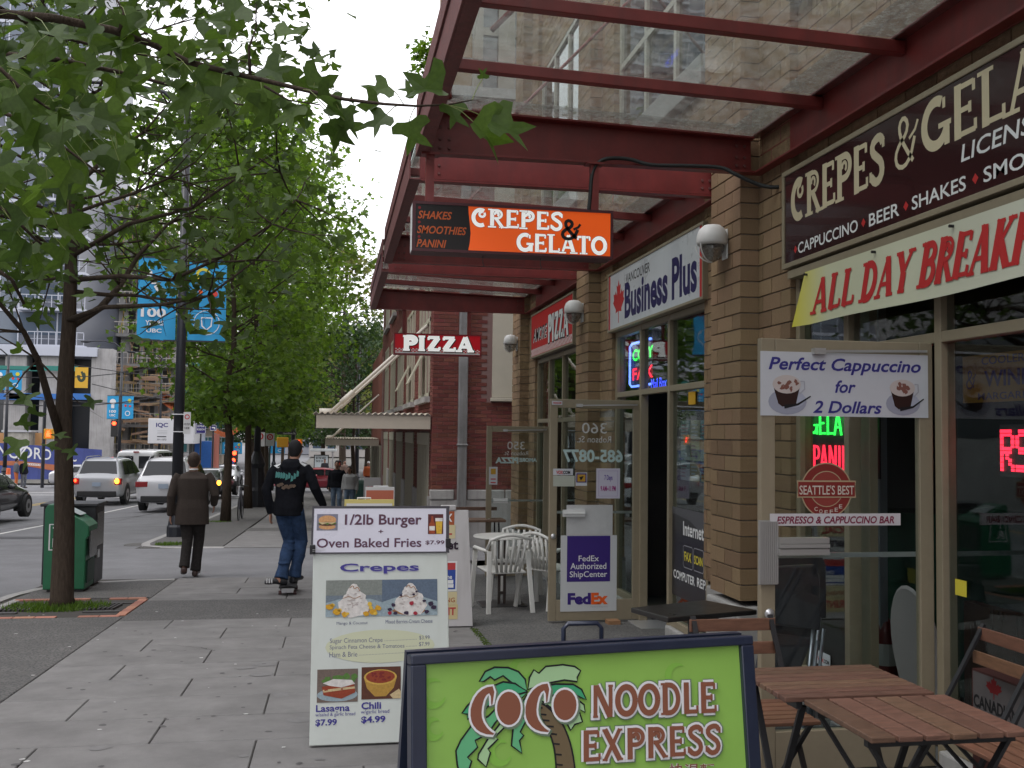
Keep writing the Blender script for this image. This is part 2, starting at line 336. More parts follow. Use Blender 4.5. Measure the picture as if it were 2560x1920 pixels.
def display(pl, mb, s, u0, v0, u1, v1, weight=.2, serif=.16, shear=0., k=1, grow=0., mirror=False, bow=0., thin=None):
    W = sum(GL[c][0] if c != ' ' else .45 for c in s); x = 0.; H = abs(v1 - v0) * pl.h; Wm = (u1 - u0) * pl.w
    sx = Wm / W; kk = 0
    def tr(a, b):
        t = (x + a) / W; yy = b
        if mirror: t = 1 - t
        t2 = u0 + (u1 - u0) * t + shear * (yy - .5) * H / pl.w
        return (t2, v1 + (v0 - v1) * yy + bow * (2 * t - 1) ** 2)
    sc = min(H, sx * 1.15)
    for c in s:
        if c == ' ': x += .45; continue
        w, st, se = GL[c]
        for wt, pts in st:
            ws = weight * (wt if thin is None or wt >= .75 else thin) * sc + grow
            pp = smoothp(pts, 1) if len(pts) > 4 else pts
            pl.ribbon(mb, [tr(a, b) for a, b in pp], ws, k + (kk % 7) * .35); kk += 1
        if serif:
            for q in se:
                if isinstance(q, str): a, b = map(float, q[1:].split(',')); pl.ribbon(mb, [tr(a, b - .1), tr(a, b + .1)], .45 * weight * sc + grow, k + (kk % 7) * .35)
                else:
                    a, b = q; yy = .03 if b < .5 else .97
                    g = grow / max(sx, 1e-6) * .5
                    pl.ribbon(mb, [tr(a - serif - g, yy), tr(a + serif + g, yy)], .38 * weight * sc + grow, k + (kk % 7) * .35)
                kk += 1
        x += w
# ------------------------------------------------------------------ palette
M_steel = mat('red_steel', (.185, .027, .025), .45, var=.22, nscale=4, spec=.5, streak=.35, dirt=(.10, .03, .03), bump=.05, bscale=30)
M_steel_d = mat('dusty_red_steel', (.16, .055, .052), .7, var=.3, nscale=25, speck=(160, .16, [(.16, .05, .05), (.35, .30, .29), (.2, .1, .1)]))
M_brick = mat('tan_brick', (.25, .168, .100), .88, var=.22, nscale=22, rnd=.17, streak=.22, dirt=(.13, .09, .06), bump=.35, bscale=140, spec=.2)
M_mort = mat('mortar', (.21, .18, .15), .95, var=.2, nscale=30, spec=.1)
M_rbrick = mat('red_brick', (.165, .055, .045), .85, var=.18, nscale=25, rnd=.26, bump=.3, bscale=120, spec=.2)
M_rmort = mat('pale_mortar', (.23, .15, .14), .95, spec=.1)
M_conc = mat('concrete', (.36, .35, .34), .85, var=.14, nscale=3.5, bump=.2, bscale=60, spec=.25, streak=.25)
M_frame = mat('taupe_aluminium', (.27, .225, .155), .45, var=.06, nscale=12, spec=.4)
M_slab = mat('paving_slab', (.200, .194, .190), .88, var=.19, nscale=3.2, rnd=.045, streak=.0, bump=.25, bscale=150, spec=.2, speck=(16, .045, [(.24, .235, .24), (.07, .07, .07), (.25, .24, .24), (.26, .25, .25), (.24, .23, .23)]))
M_agg = mat('exposed_aggregate', (.13, .125, .12), .8, var=.2, nscale=3, bump=.6, bscale=110, speck=(46, .42, [(.075, .075, .075), (.20, .19, .17), (.12, .09, .07), (.50, .48, .45), (.07, .068, .068), (.15, .14, .14), (.33, .30, .27), (.09, .085, .08), (.055, .055, .06)]), spec=.3)
M_asph = mat('asphalt', (.175, .175, .182), .85, var=.22, nscale=1.1, bump=.5, bscale=160, speck=(60, .3, [(.15, .15, .15), (.25, .25, .25), (.13, .13, .135), (.20, .20, .20)]), spec=.3)
M_kerb = mat('kerb_concrete', (.33, .32, .31), .85, var=.15, nscale=6, bump=.2, spec=.2)
M_dark = mat('dark_interior', (.018, .017, .018), .9, spec=.1)
M_win = glass('shop_glass', (.78, .84, .84), 1.45)
M_door_glass = glass('door_glass', (.88, .92, .91), 1.4)
M_roof_glass = glass('canopy_glass', (.86, .91, .89), 1.42, dirt=.30, dscale=13)
M_white = mat('white_paint', (.78, .78, .78), .4)
M_alu = mat('aluminium', (.62, .62, .63), .32, metal=.7)
M_black = mat('black_metal', (.016, .016, .018), .4)
M_seam = mat('dirty_joint', (.085, .08, .075), .95, spec=.1)

# ------------------------------------------------------------------ ground and road, strips that follow the hill
def strip(name, x0, x1, y0, y1, off, m, kind='structure', parent=None, x0b=None, x1b=None):
    ys = sorted({y0, y1} | {g[0] for g in GN if y0 < g[0] < y1}); mb = MB(); n = len(ys); vs = []
    for i, y in enumerate(ys):
        t = (y - y0) / (y1 - y0)
        a = x0 if x0b is None else x0 + (x0b - x0) * t; b = x1 if x1b is None else x1 + (x1b - x1) * t
        vs += [(a, y, GZ(y) + off), (b, y, GZ(y) + off)]
    mb.add(vs, [(2 * i, 2 * i + 1, 2 * i + 3, 2 * i + 2) for i in range(n - 1)])
    return mb.build(name, m, parent, kind=kind)
M_earth = mat('bare_ground', (.12, .115, .10), .95, var=.2, nscale=.4)
strip('ground', -420, 420, -60, 900, -.17, M_earth)
strip('road', -34, -3.72, -40, 300, -.125, M_asph)
strip('cross_street', -3.72, 60, 56, 71, -.125, M_asph)
strip('alley', -3.72, 2.2, 14.32, 19.75, -.012, M_asph)
strip('alley_between_buildings', 2.2, 14, 16.6, 19.5, -.012, M_asph)
M_line = mat('road_paint', (.62, .61, .58), .7, var=.25, nscale=9); M_yel = mat('yellow_road_paint', (.50, .34, .06), .7, var=.2, nscale=9)
strip('yellow_centre_line', -12.35, -12.22, 20, 54, -.121, M_yel); strip('yellow_centre_line', -12.05, -11.92, 20, 54, -.121, M_yel)
strip('crosswalk_line', -24, -3.9, 55.2, 55.5, -.121, M_line); strip('crosswalk_line', -24, -3.9, 58.5, 58.8, -.121, M_line)
strip('stop_line', -12, -4.2, 52.3, 52.8, -.121, M_line)
strip('lane_line', -8.0, -7.88, 22, 50, -.121, M_line)
def crack(pts, w=.02, name='tar_seam', off=-.1165, m=None):
    mb = MB(); P = [Vector((x, y, GZ(y) + off)) for x, y in pts]
    Q = []
    for a, b in zip(P, P[1:]):
        for k in range(6): t = k / 6; p = a.lerp(b, t); Q.append(p + Vector((random.uniform(-.03, .03), random.uniform(-.03, .03), 0)))
    Q.append(P[-1]); vs = []; 
    for i, p in enumerate(Q):
        d = (Q[min(i + 1, len(Q) - 1)] - Q[max(0, i - 1)]).normalized(); q = Vector((-d.y, d.x, 0)) * w / 2 * random.uniform(.6, 1.3)
        vs += [p + q, p - q]
    mb.add(vs, [(2 * i, 2 * i + 1, 2 * i + 3, 2 * i + 2) for i in range(len(Q) - 1)]); return mb.build(name, m or M_seam, kind='structure')
def gxy(px, py, off=-.12): p = atG(px, py, off); return (p.x, p.y)
crack([gxy(235, 1432), gxy(290, 1408), gxy(332, 1388)]); crack([gxy(0, 1325), gxy(120, 1310), gxy(350, 1290)], .035); crack([gxy(410, 1416), gxy(470, 1380)], .012)
crack([gxy(300, 1313), gxy(470, 1310)], .02); crack([gxy(240, 1312), gxy(345, 1292), gxy(500, 1260)], .025)
mh = MB().lathe([(.36, -.004), (.36, .004), (.0, .005)], (gxy(355, 1362)[0], gxy(355, 1362)[1], GZ(gxy(355, 1362)[1]) - .115), 20).build('manhole_cover', mat('cast_iron', (.09, .085, .08), .6, bump=.6, bscale=90), kind='structure')
strip('road_patch', -9.2, -6.4, 24.5, 25.2, -.119, mat('new_asphalt', (.085, .085, .09), .9, bump=.4))

# sidewalk: bed, slabs, aggregate bands, kerb
walk = strip('sidewalk', -3.60, 3.4, -12, 14.30, -.012, M_seam); walk_far = strip('sidewalk', -3.60, 1.9, 19.75, 55, -.012, M_seam)
SL = chamfer(.004); SL.name = 'paving_slab'
def slab(x0, x1, y0, y1, parent, m, name='slab', top=0., th=.05, g=.0035):
    z0, z1 = GZ(y0 + g), GZ(y1 - g); mb = MB(); a, b, c, d = x0 + g, x1 - g, y0 + g, y1 - g; e = .005
    t0 = top + random.uniform(-.0015, .0015)
    mb.add([(a, c, z0 + t0 - th), (b, c, z0 + t0 - th), (b, d, z1 + t0 - th), (a, d, z1 + t0 - th), (a, c, z0 + t0 - e), (b, c, z0 + t0 - e), (b, d, z1 + t0 - e), (a, d, z1 + t0 - e),
            (a + e, c + e, z0 + t0), (b - e, c + e, z0 + t0), (b - e, d - e, z1 + t0), (a + e, d - e, z1 + t0)],
           [(0, 1, 5, 4), (1, 2, 6, 5), (2, 3, 7, 6), (3, 0, 4, 7), (4, 5, 9, 8), (5, 6, 10, 9), (6, 7, 11, 10), (7, 4, 8, 11), (8, 9, 10, 11)])
    return mb.build(name, m, parent, fixn=False)
rows = [10.32 - .575 * i for i in range(26)]
for i, y in enumerate(rows):
    off = -1.5 if i % 2 == 0 else -.94
    xs = [-2.02] + [off + 1.12 * k for k in range(-1, 4) if -1.9 < off + 1.12 * k < 1.2] + [1.31]
    for a, b in zip(xs, xs[1:]):
        if y > 1.5: slab(a, b, y - .575, y, walk, M_slab)
        elif a == -2.02: slab(a, 1.31, y - .575, y, walk, M_slab)
slab(-2.02, 2.8, 10.32, 11.86, walk, M_agg, 'aggregate_band')
for i, (a, b) in enumerate([(11.86, 12.42), (12.42, 12.98), (12.98, 13.54), (13.54, 14.26)]):
    xs = [-2.02, -1.1, .0, 1.31] if i % 2 else [-2.02, -.5, .6, 1.31]
    for p, q in zip(xs, xs[1:]): slab(p, q, a, b, walk, M_slab)
slab(1.31, 2.8, -8, 10.32, walk, M_agg, 'aggregate_band'); slab(1.31, 2.8, 11.86, 14.3, walk, M_agg, 'aggregate_band')
slab(2.8, 3.35, -8, 14.3, walk, M_agg, 'aggregate_band')
slab(-3.5, -2.02, -8, 10.62, walk, M_agg, 'aggregate_band'); slab(-3.5, -2.02, 12.20, 13.95, walk, M_agg, 'aggregate_band')
M_pinkbrick = mat('pink_paver', (.42, .19, .13), .85, var=.2, nscale=14, rnd=.2, bump=.3)
y = 10.64   # tree pit surround
for x in [-3.46 + .2 * i for i in range(7)]:
    if -3.2 < x < -2.6 and random.random() < .4: continue
    piece('paver', SL, walk, x, x + .19, 10.64, 10.73, GZ(10.68) - .05, GZ(10.68) + .002, M_pinkbrick)
    piece('paver', SL, walk, x, x + .19, 12.08, 12.17, GZ(12.12) - .05, GZ(12.12) + .002)
for yy in [10.76 + .21 * i for i in range(6)]: piece('paver', SL, walk, -2.12, -2.03, yy, yy + .2, GZ(yy + .1) - .05, GZ(yy + .1) + .002)
slab(-3.5, -3.4, 10.64, 12.2, walk, M_kerb, 'edging')
for a, b in ((10.62, 11.4), (11.4, 12.18)): slab(-3.5, -2.0, a, b, walk, mat('pit_soil', (.06, .05, .035), .95, bump=.8, bscale=60), 'tree_pit_soil', top=-.03)
# kerbs: front one runs along the street then curves into the alley mouth
def kerb(pts, parent, w=.14, h=.13):
    P = [Vector((x, y, 0)) for x, y in pts]; vs = []
    for i, p in enumerate(P):
        d = (P[min(i + 1, len(P) - 1)] - P[max(0, i - 1)]).normalized(); q = Vector((-d.y, d.x, 0)) * w / 2; z = GZ(p.y)
        vs += [p + q + Vector((0, 0, z - h - .05)), p + q + Vector((0, 0, z - .015)), p + q * .75 + Vector((0, 0, z + .004)), p - q + Vector((0, 0, z + .004)), p - q + Vector((0, 0, z - h - .05))]
    mb = MB(); n = 5
    mb.add(vs, [(i * n + k, i * n + (k + 1) % n, (i + 1) * n + (k + 1) % n, (i + 1) * n + k) for i in range(len(P) - 1) for k in range(n)])
    mb.f.append(tuple(range(5))); mb.f.append(tuple(range(len(vs) - 5, len(vs))))
    return mb.build('kerb', M_kerb, parent)
kerb([(-3.64, y) for y in range(-12, 13)] + [(-3.62, 12.6), (-3.5, 13.2), (-3.1, 13.8), (-2.5, 14.05), (-2.05, 14.1)], walk)
kerb([(-2.0, 19.83), (-2.7, 19.84), (-3.2, 19.98), (-3.5, 20.35), (-3.62, 21)] + [(-3.64, y) for y in range(22, 56)], walk_far, .16)
slab(-3.55, -2.05, 19.9, 37, walk_far, M_agg, 'aggregate_band'); slab(-3.55, -2.05, 37, 55, walk_far, M_agg, 'aggregate_band')
for k in range(30):
    a = 19.78 + 1.15 * k; slab(-2.03, -.9 if k % 2 else -.6, a, a + 1.15, walk_far, M_slab); slab(-.9 if k % 2 else -.6, .6, a, a + 1.15, walk_far, M_slab); slab(.6, 1.85, a, a + 1.15, walk_far, M_slab)
slab(-2.06, 1.85, 25.0, 26.3, walk_far, M_agg, 'aggregate_band', top=.004)
strip('far_sidewalk', -20, -15, -20, 54, -.01, M_slab)   # other side of the street
strip('far_sidewalk', -3.6, 40, 71, 110, -.01, M_slab); strip('construction_ground', -80, -15, 71, 130, -.02, M_earth)

# grass, weeds and litter
def tuft(cx, cy, rx, ry, n, h, name='grass', col=((.05, .10, .015), (.12, .2, .03))):
    mb = MB()
    for _ in range(n):
        a = random.uniform(0, 6.28); r = random.random() ** .6; x = cx + rx * r * math.cos(a); y = cy + ry * r * math.sin(a); z = GZ(y) - .015; hh = h * random.uniform(.4, 1.2); b = random.uniform(0, 6.28); w = .006
        dx, dy = math.cos(b) * w, math.sin(b) * w; lx, ly = random.uniform(-.6, .6) * hh, random.uniform(-.6, .6) * hh
        mb.add([(x - dx, y - dy, z), (x + dx, y + dy, z), (x + lx * .5 + dx * .7, y + ly * .5 + dy * .7, z + hh * .6), (x + lx, y + ly, z + hh)], [(0, 1, 2), (0, 2, 3)])
    o = mb.build(name, leafmat('grass_blades', *col), kind='stuff', fixn=False); return o
o = tuft(-2.85, 11.45, .55, .35, 1500, .07); o['label'] = 'grass and weeds round the nearest tree trunk'; o['category'] = 'grass'
o = tuft(-3.1, 20.6, .28, .35, 700, .07); o['label'] = 'grass at the rounded kerb corner by the lamp post'; o['category'] = 'grass'
o = tuft(-3.1, 29.0, .35, .4, 500, .08); o['label'] = 'grass at the foot of the second street tree'; o['category'] = 'grass'
mb = MB()
for _ in range(420):
    y = random.uniform(7.6, 9.4); x = 1.31 + random.uniform(-.03, .03); z = GZ(y); a = random.uniform(0, 6.28); r = random.uniform(.008, .02)
    mb.add([(x, y, z - .004), (x + r * math.cos(a), y + r * math.sin(a), z + .012), (x + r * math.cos(a + 1), y + r * math.sin(a + 1), z + .004)], [(0, 1, 2)])
o = mb.build('moss', leafmat('moss_green', (.05, .08, .015), (.10, .15, .03)), kind='stuff', fixn=False); o['label'] = 'line of moss between the slabs and the aggregate'; o['category'] = 'moss'
mb = MB(); random.seed(3)
for _ in range(95):
    x = random.uniform(-1.95, 1.25); y = random.uniform(4.2, 9.8); r = random.uniform(.009, .022); z = GZ(y) + .0022
    mb.add([(x + r * random.uniform(.7, 1.2) * math.cos(k * .785), y + r * random.uniform(.7, 1.2) * math.sin(k * .785), z) for k in range(8)], [tuple(range(8))])
o = mb.build('gum_spots', mat('old_gum', (.09, .085, .085), .8), kind='stuff'); o['label'] = 'old dark chewing gum spots on the paving slabs'; o['category'] = 'gum'
mb = MB()
for _ in range(60):
    x = random.uniform(-3.3, 1.2); y = random.uniform(4.2, 11); r = random.uniform(.004, .012); z = GZ(y) + .003
    mb.add([(x + r * 1.6 * random.uniform(.7, 1.2) * math.cos(k * 1.05), y + r * random.uniform(.6, 1.2) * math.sin(k * 1.05), z) for k in range(6)], [tuple(range(6))])
o = mb.build('litter_flecks', mat('pale_litter', (.62, .62, .6), .7), kind='stuff'); o['label'] = 'pale flecks of litter scattered on the pavement'; o['category'] = 'litter'
random.seed(11)
mb = MB()
for _ in range(26):
    x = random.uniform(-1.7, 1.0); y = random.uniform(4.4, 10); r = random.uniform(.03, .11); z = GZ(y) + .0019
    q_ = smoothp([(x + r * random.uniform(.5, 1.3) * math.cos(k * .785), y + r * .8 * random.uniform(.5, 1.3) * math.sin(k * .785)) for k in range(8)], 2, True); n = len(q_); mb.add([(a, b, GZ(b) + .0019) for a, b in q_], [tuple(range(n))])
o = mb.build('pavement_stains', mat('pavement_stain', (.185, .18, .178), .9, var=.12, nscale=20), kind='stuff', fixn=False); o['label'] = 'faint dark spill stains on the paving slabs'; o['category'] = 'stain'
for pts_ in ([(-1.4, 8.9), (-1.1, 8.72), (-.95, 8.6)], [(.2, 6.1), (.45, 6.22), (.62, 6.2)]): crack(pts_, .006, 'hairline_crack', .0022)
# tree grate with slots
gr = thing('tree_grate', 'dark cast iron grate round the foot of the nearest tree', 'tree grate', (-2.8, 11.4, GZ(11.4)))
Mgr = mat('grate_iron', (.045, .04, .038), .6, bump=.3)
for sx in (-1, 1):
    for k in range(7):
        x = -2.8 + sx * (.28 + k * .045); mb = MB(); mb.bar((x, 11.2, GZ(11.2) + .0), (x + sx * .02, 11.6, GZ(11.6) + .0), .022, .02); mb.build('bar', Mgr, gr)
mb = MB(); mb.box(-3.36, -3.14, 11.02, 11.1, GZ(11.06) - .02, GZ(11.06) + .002); mb.box(-2.5, -2.14, 11.02, 11.1, GZ(11.06) - .02, GZ(11.06) + .002); mb.box(-3.36, -2.14, 11.7, 11.76, GZ(11.7) - .03, GZ(11.7)); mb.build('rim', Mgr, gr)

# ------------------------------------------------------------------ the tan brick building
BR = chamfer(.014)
PILLARS = [(2.40, 2.96), (6.68, 7.24), (11.0, 11.58), (15.24, 15.9)]
CH = .112
tan = thing('brick_building', 'tan brick building with a row of shops, red steel canopies and projecting piers', 'building', (3.3, 9, GZ(9)))
def brick_run(parent, x0, x1, y0, y1, z0, z1, L, along, single, mat_=M_brick, mesh=BR, ch=CH, j=.009, phase=0):
    """courses of bricks filling a box; along='y' or 'x'; single=True: each an object, else returns one joined MB"""
    mb = MB(); n = 0; z = z0; i = phase
    while z < z1 - .02:
        zt = min(z + ch - j, z1); a0, a1 = (y0, y1) if along == 'y' else (x0, x1)
        cuts = [a0]; p = a0 + (L if i % 2 == 0 else L / 2)
        while p < a1 - .04: cuts.append(p); p += L
        cuts.append(a1)
        for a, b in zip(cuts, cuts[1:]):
            a_ = a + (j / 2 if a > a0 else 0); b_ = b - (j / 2 if b < a1 else 0); pr = random.uniform(0, .002)
            q = (x0 - pr, x1, a_, b_) if along == 'y' else (a_, b_, y0 - pr, y1)
            if single: piece('brick', mesh, parent, q[0], q[1], q[2], q[3], z, zt, mat_)
            else: mb.box(q[0], q[1], q[2], q[3], z, zt)
            n += 1
        z += ch; i += 1
    return mb, n
for k, (a, b) in enumerate(PILLARS):
    pz = GZ((a + b) / 2); base = pz + .58
    pil = MB(); pil.box(2.812, 2.95, a + .012, b - .012, base, 9.3); pil.box(2.95, 3.1, a - .49, b + .50, base, 9.3)
    P = pil.build('pillar', M_mort, tan)
    mb = MB(); mb.box(2.775, 2.955, a - .03, b + .03, pz - .3, base - .04); mb.box(2.957, 3.12, a - .5, b + .51, pz - .3, base - .045)
    mb.build('plinth', M_conc, tan, bev=.02)
    top = base + 3.36
    if k in (1, 2):
        brick_run(P, 2.80, 2.945, a, b, base, top, .287, 'y', True)
        brick_run(P, 2.938, 3.09, a - .5, a - .004, base, base + 2.9 if k == 1 else base + 1.5, .287, 'y', True, phase=1)
    stuff = MB()
    def add(m): stuff.add(m.v, m.f)
    if k in (1, 2): z0 = top
    else: z0 = base
    z0s = base + CH * round((z0 - base) / CH)
    add(brick_run(P, 2.80, 2.945, a, b, z0s, 9.3, .287, 'y', False)[0])
    zb = base + CH * (26 if k == 1 else 14 if k == 2 else 0)
    add(brick_run(P, 2.938, 3.09, a - .5, a - .004, zb, 9.3, .287, 'y', False, phase=1)[0])
    add(brick_run(P, 2.938, 3.09, b + .004, b + .5, base, 9.3, .287, 'y', False, phase=1)[0])
    stuff.build('brickwork', M_brick, P, kind='stuff')
BAYS = [dict(y0=-1.3, y1=1.85, mull=[], head=2.05, door=None), dict(y0=3.46, y1=6.18, mull=[5.52, 4.60], head=1.94, door=(4.63, 5.49)),
        dict(y0=7.74, y1=10.5, mull=[9.60, 8.74], head=1.855, door=(8.77, 9.57)), dict(y0=12.08, y1=14.74, mull=[13.92, 13.06], head=1.62, door=(13.09, 13.89))]
for k, B in enumerate(BAYS):
    y0, y1 = B['y0'], B['y1']; ym = (y0 + y1) / 2; gz = GZ(y1) - .05
    fz = -.19 + 1.0 * (0 if k == 1 else GZ(10) + .19 + .02 if k == 2 else GZ(13.5) + .22 if k == 3 else .1)
    B['floor'] = fz
    sill = {0: .7, 1: .24, 2: .22, 3: .05}[k]; sill = .13 + fz if k else .5
    # spandrel wall, upper window, wall above
    W = MB().box(3.005, 3.09, y0, y1, 2.52, 4.35).build('spandrel_wall', M_mort, tan); MB().box(3.005, 3.09, y0, y1, 6.9, 9.3).build('upper_wall', M_mort, tan)
    m1, _ = brick_run(W, 2.995, 3.06, y0 + .005, y1 - .005, 3.0, 4.35, .287, 'y', False); m2, _ = brick_run(W, 2.995, 3.06, y0 + .005, y1 - .005, 6.9, 9.3, .287, 'y', False)
    m1.add(m2.v, m2.f); m1.build('brickwork', M_brick, W, kind='stuff')
    MB().box(2.90, 3.08, y0 + .01, y1 - .01, 4.352, 4.60).build('window_sill', mat('grey_stone', (.30, .30, .29), .8, var=.1, nscale=6), tan, bev=.01)
    uw = MB(); n = 3
    for i in range(n + 1): yy = y0 + .04 + (y1 - y0 - .08) * i / n; uw.box(3.0, 3.06, yy - .035, yy + .035, 4.60, 6.9)
    for z in (4.63, 5.45, 6.86): uw.box(2.998, 3.055, y0 + .01, y1 - .01, z - .03, z + .03)
    f = uw.build('window_frame', mat('pale_frame', (.42, .40, .34), .5), tan)
    for i in range(n):
        ya = y0 + .08 + (y1 - y0 - .08) * i / n; yb = y0 + (y1 - y0 - .08) * (i + 1) / n
        MB().box(3.03, 3.036, ya, yb, 4.66, 5.42).build('pane', glass('upper_glass', (.25, .3, .3), 2.2), f); MB().box(3.03, 3.036, ya, yb, 5.48, 6.83).build('pane', glass('upper_glass'), f)
    # shop front
    fr = MB(); xs = (2.975, 3.055)
    jm = [y0 + .03, y1 - .03] + B['mull']
    for m_ in jm: fr.box(xs[0], xs[1], m_ - .028, m_ + .028, sill - .0 if (not B['door'] or m_ not in B['mull']) else fz, 2.56)
    hz = B['head']; ye = sorted(jm)
    for a, b in zip(ye, ye[1:]):
        fr.box(xs[0] + .003, xs[1] - .003, a + .026, b - .026, hz, hz + .055); fr.box(xs[0] + .003, xs[1] - .003, a + .026, b - .026, 2.50, 2.555)
        isdoor = B['door'] and abs(a + .03 - B['door'][0]) < .02
        if not isdoor: fr.box(xs[0] + .003, xs[1] - .003, a + .026, b - .026, sill, sill + .06)
    F = fr.build('shopfront_frame', M_frame, tan, bev=.004)
    for a, b in zip(ye, ye[1:]):
        isdoor = B['door'] and abs(a + .03 - B['door'][0]) < .02
        if not isdoor: MB().box(3.012, 3.018, a + .028, b - .028, sill + .06, hz).build('pane', M_win, F)
        MB().box(3.012, 3.018, a + .028, b - .028, hz + .055, 2.50).build('pane', M_win, F)
        if not isdoor:
            MB().box(2.94, 3.12, a if a < y0 + .1 else a + .03, b if b > y1 - .1 else b - .03, gz - .4, sill - .002).build('window_curb', M_conc, tan, bev=.012)
    if B['door']:
        MB().box(2.86, 3.2, B['door'][0] - .02, B['door'][1] + .02, fz - .3, fz + .012).build('threshold', M_alu, tan, bev=.004)
    # room behind the glass: floor, back wall, sides, ceiling
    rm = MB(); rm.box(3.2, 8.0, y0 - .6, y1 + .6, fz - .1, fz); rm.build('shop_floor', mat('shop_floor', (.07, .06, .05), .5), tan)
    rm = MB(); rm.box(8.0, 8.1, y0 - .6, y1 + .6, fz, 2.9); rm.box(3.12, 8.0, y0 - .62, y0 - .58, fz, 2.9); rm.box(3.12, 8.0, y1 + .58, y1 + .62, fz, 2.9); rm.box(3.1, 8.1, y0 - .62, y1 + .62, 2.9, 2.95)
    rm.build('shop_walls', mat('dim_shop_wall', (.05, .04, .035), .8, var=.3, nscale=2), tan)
# end and back of the building, roof
MB().box(3.12, 12, -8, -1.95, GZ(-8), 9.3).box(8.2, 12, -1.9, 16.3, -.8, 9.3).build('rear_wall', M_brick, tan)
MB().box(2.9, 12, -8, 16.3, 9.3, 9.5).build('roof', M_conc, tan)
MB().box(3.1, 8.2, 16.02, 16.3, -.8, 9.3).box(2.96, 3.1, 16.42, 16.44, -.8, 9.3).build('end_wall', M_brick, tan)

# open glass doors, hinged at the street side of each entrance
def door(y, x0, x1, z0, z1, M=tan):
    f = MB(); w = .075; ya, yb = y - .022, y + .022
    f.box(x0, x0 + w, ya, yb, z0, z1); f.box(x1 - w, x1, ya, yb, z0, z1); f.box(x0 + w + .001, x1 - w - .001, ya, yb, z1 - .085, z1 - .001); f.box(x0 + w + .001, x1 - w - .001, ya, yb, z0 + .001, z0 + .2)
    d = f.build('door', M_frame, M, bev=.004)
    MB().box(x0 + w, x1 - w, y - .003, y + .003, z0 + .2, z1 - .085).build('pane', M_door_glass, d)
    zb = z0 + 1.04
    MB().box(x0 + .03, x1 - .03, y + .05, y + .062, zb - .012, zb + .012).box(x0 + .04, x0 + .06, y + .02, y + .06, zb - .01, zb + .01).box(x1 - .06, x1 - .04, y + .02, y + .06, zb - .01, zb + .01).build('push_bar', M_alu, d)
    MB().bar((x1 - .62, y - .05, z1 - .06), (x1 - .04, y - .035, z1 - .045), .012, .012).box(x1 - .66, x1 - .6, y - .06, y - .023, z1 - .075, z1 - .045).build('door_closer', M_alu, d)
    return d
D1 = door(4.68, 2.06, 2.985, -.17, 1.944); D2 = door(9.62, 2.07, 2.985, -.345, 1.80); D3 = door(13.93, 2.10, 2.985, -.52, 1.56)
# hardware of door 1, seen from the outer side
hw = MB()
a = atY(*(1820 + .3858 * 200, 800 + .3858 * 1305), 4.65); b = atY(1820 + .3858 * 320, 800 + .3858 * 1659, 4.65)
for i in range(9):
    x = a.x + (b.x - a.x) * (i + .5) / 9; hw.box(x - .0042, x + .0042, 4.636, 4.648, .745, a.z)
hw.box(a.x, b.x, 4.648, 4.657, .74, a.z + .005); hw.build('pull_handle', mat('ribbed_aluminium', (.42, .41, .40), .4, metal=.5), D1)
hw = MB(); a = atY(1820 + .3858 * 332, 800 + .3858 * 1412, 4.62); b = atY(1820 + .3858 * 652, 800 + .3858 * 1522, 4.62)
hw.box(a.x, b.x, 4.61, 4.625, b.z, b.z + .03); hw.box(a.x, b.x, 4.605, 4.63, (a.z + b.z) / 2 - .006, (a.z + b.z) / 2 + .012); hw.box(a.x, b.x, 4.61, 4.625, a.z - .028, a.z); hw.box(a.x, b.x, 4.627, 4.655, b.z, a.z)
hw.build('push_plate', mat('ribbed_aluminium'), D1)
for D, y, x, z in ((D1, 4.655, 2.10, .60), (D2, 9.6, 2.11, .47), (D3, 13.9, 2.14, .25)):
    MB().ball((x, y - .008, z), (.026, .014, .026)).build('lock', M_alu, D, smooth=True)
for (y, x0, x1, z) in ((9.66, 2.2, 2.42, .69), (13.97, 2.2, 2.4, .52)):
    MB().box(x0, x1, y - .09, y - .065, z - .03, z + .035).box(x0, x1, y - .1, y - .06, z - .004, z + .004).build('push_plate', mat('pale_aluminium', (.7, .7, .69), .35), D2 if y < 12 else D3)

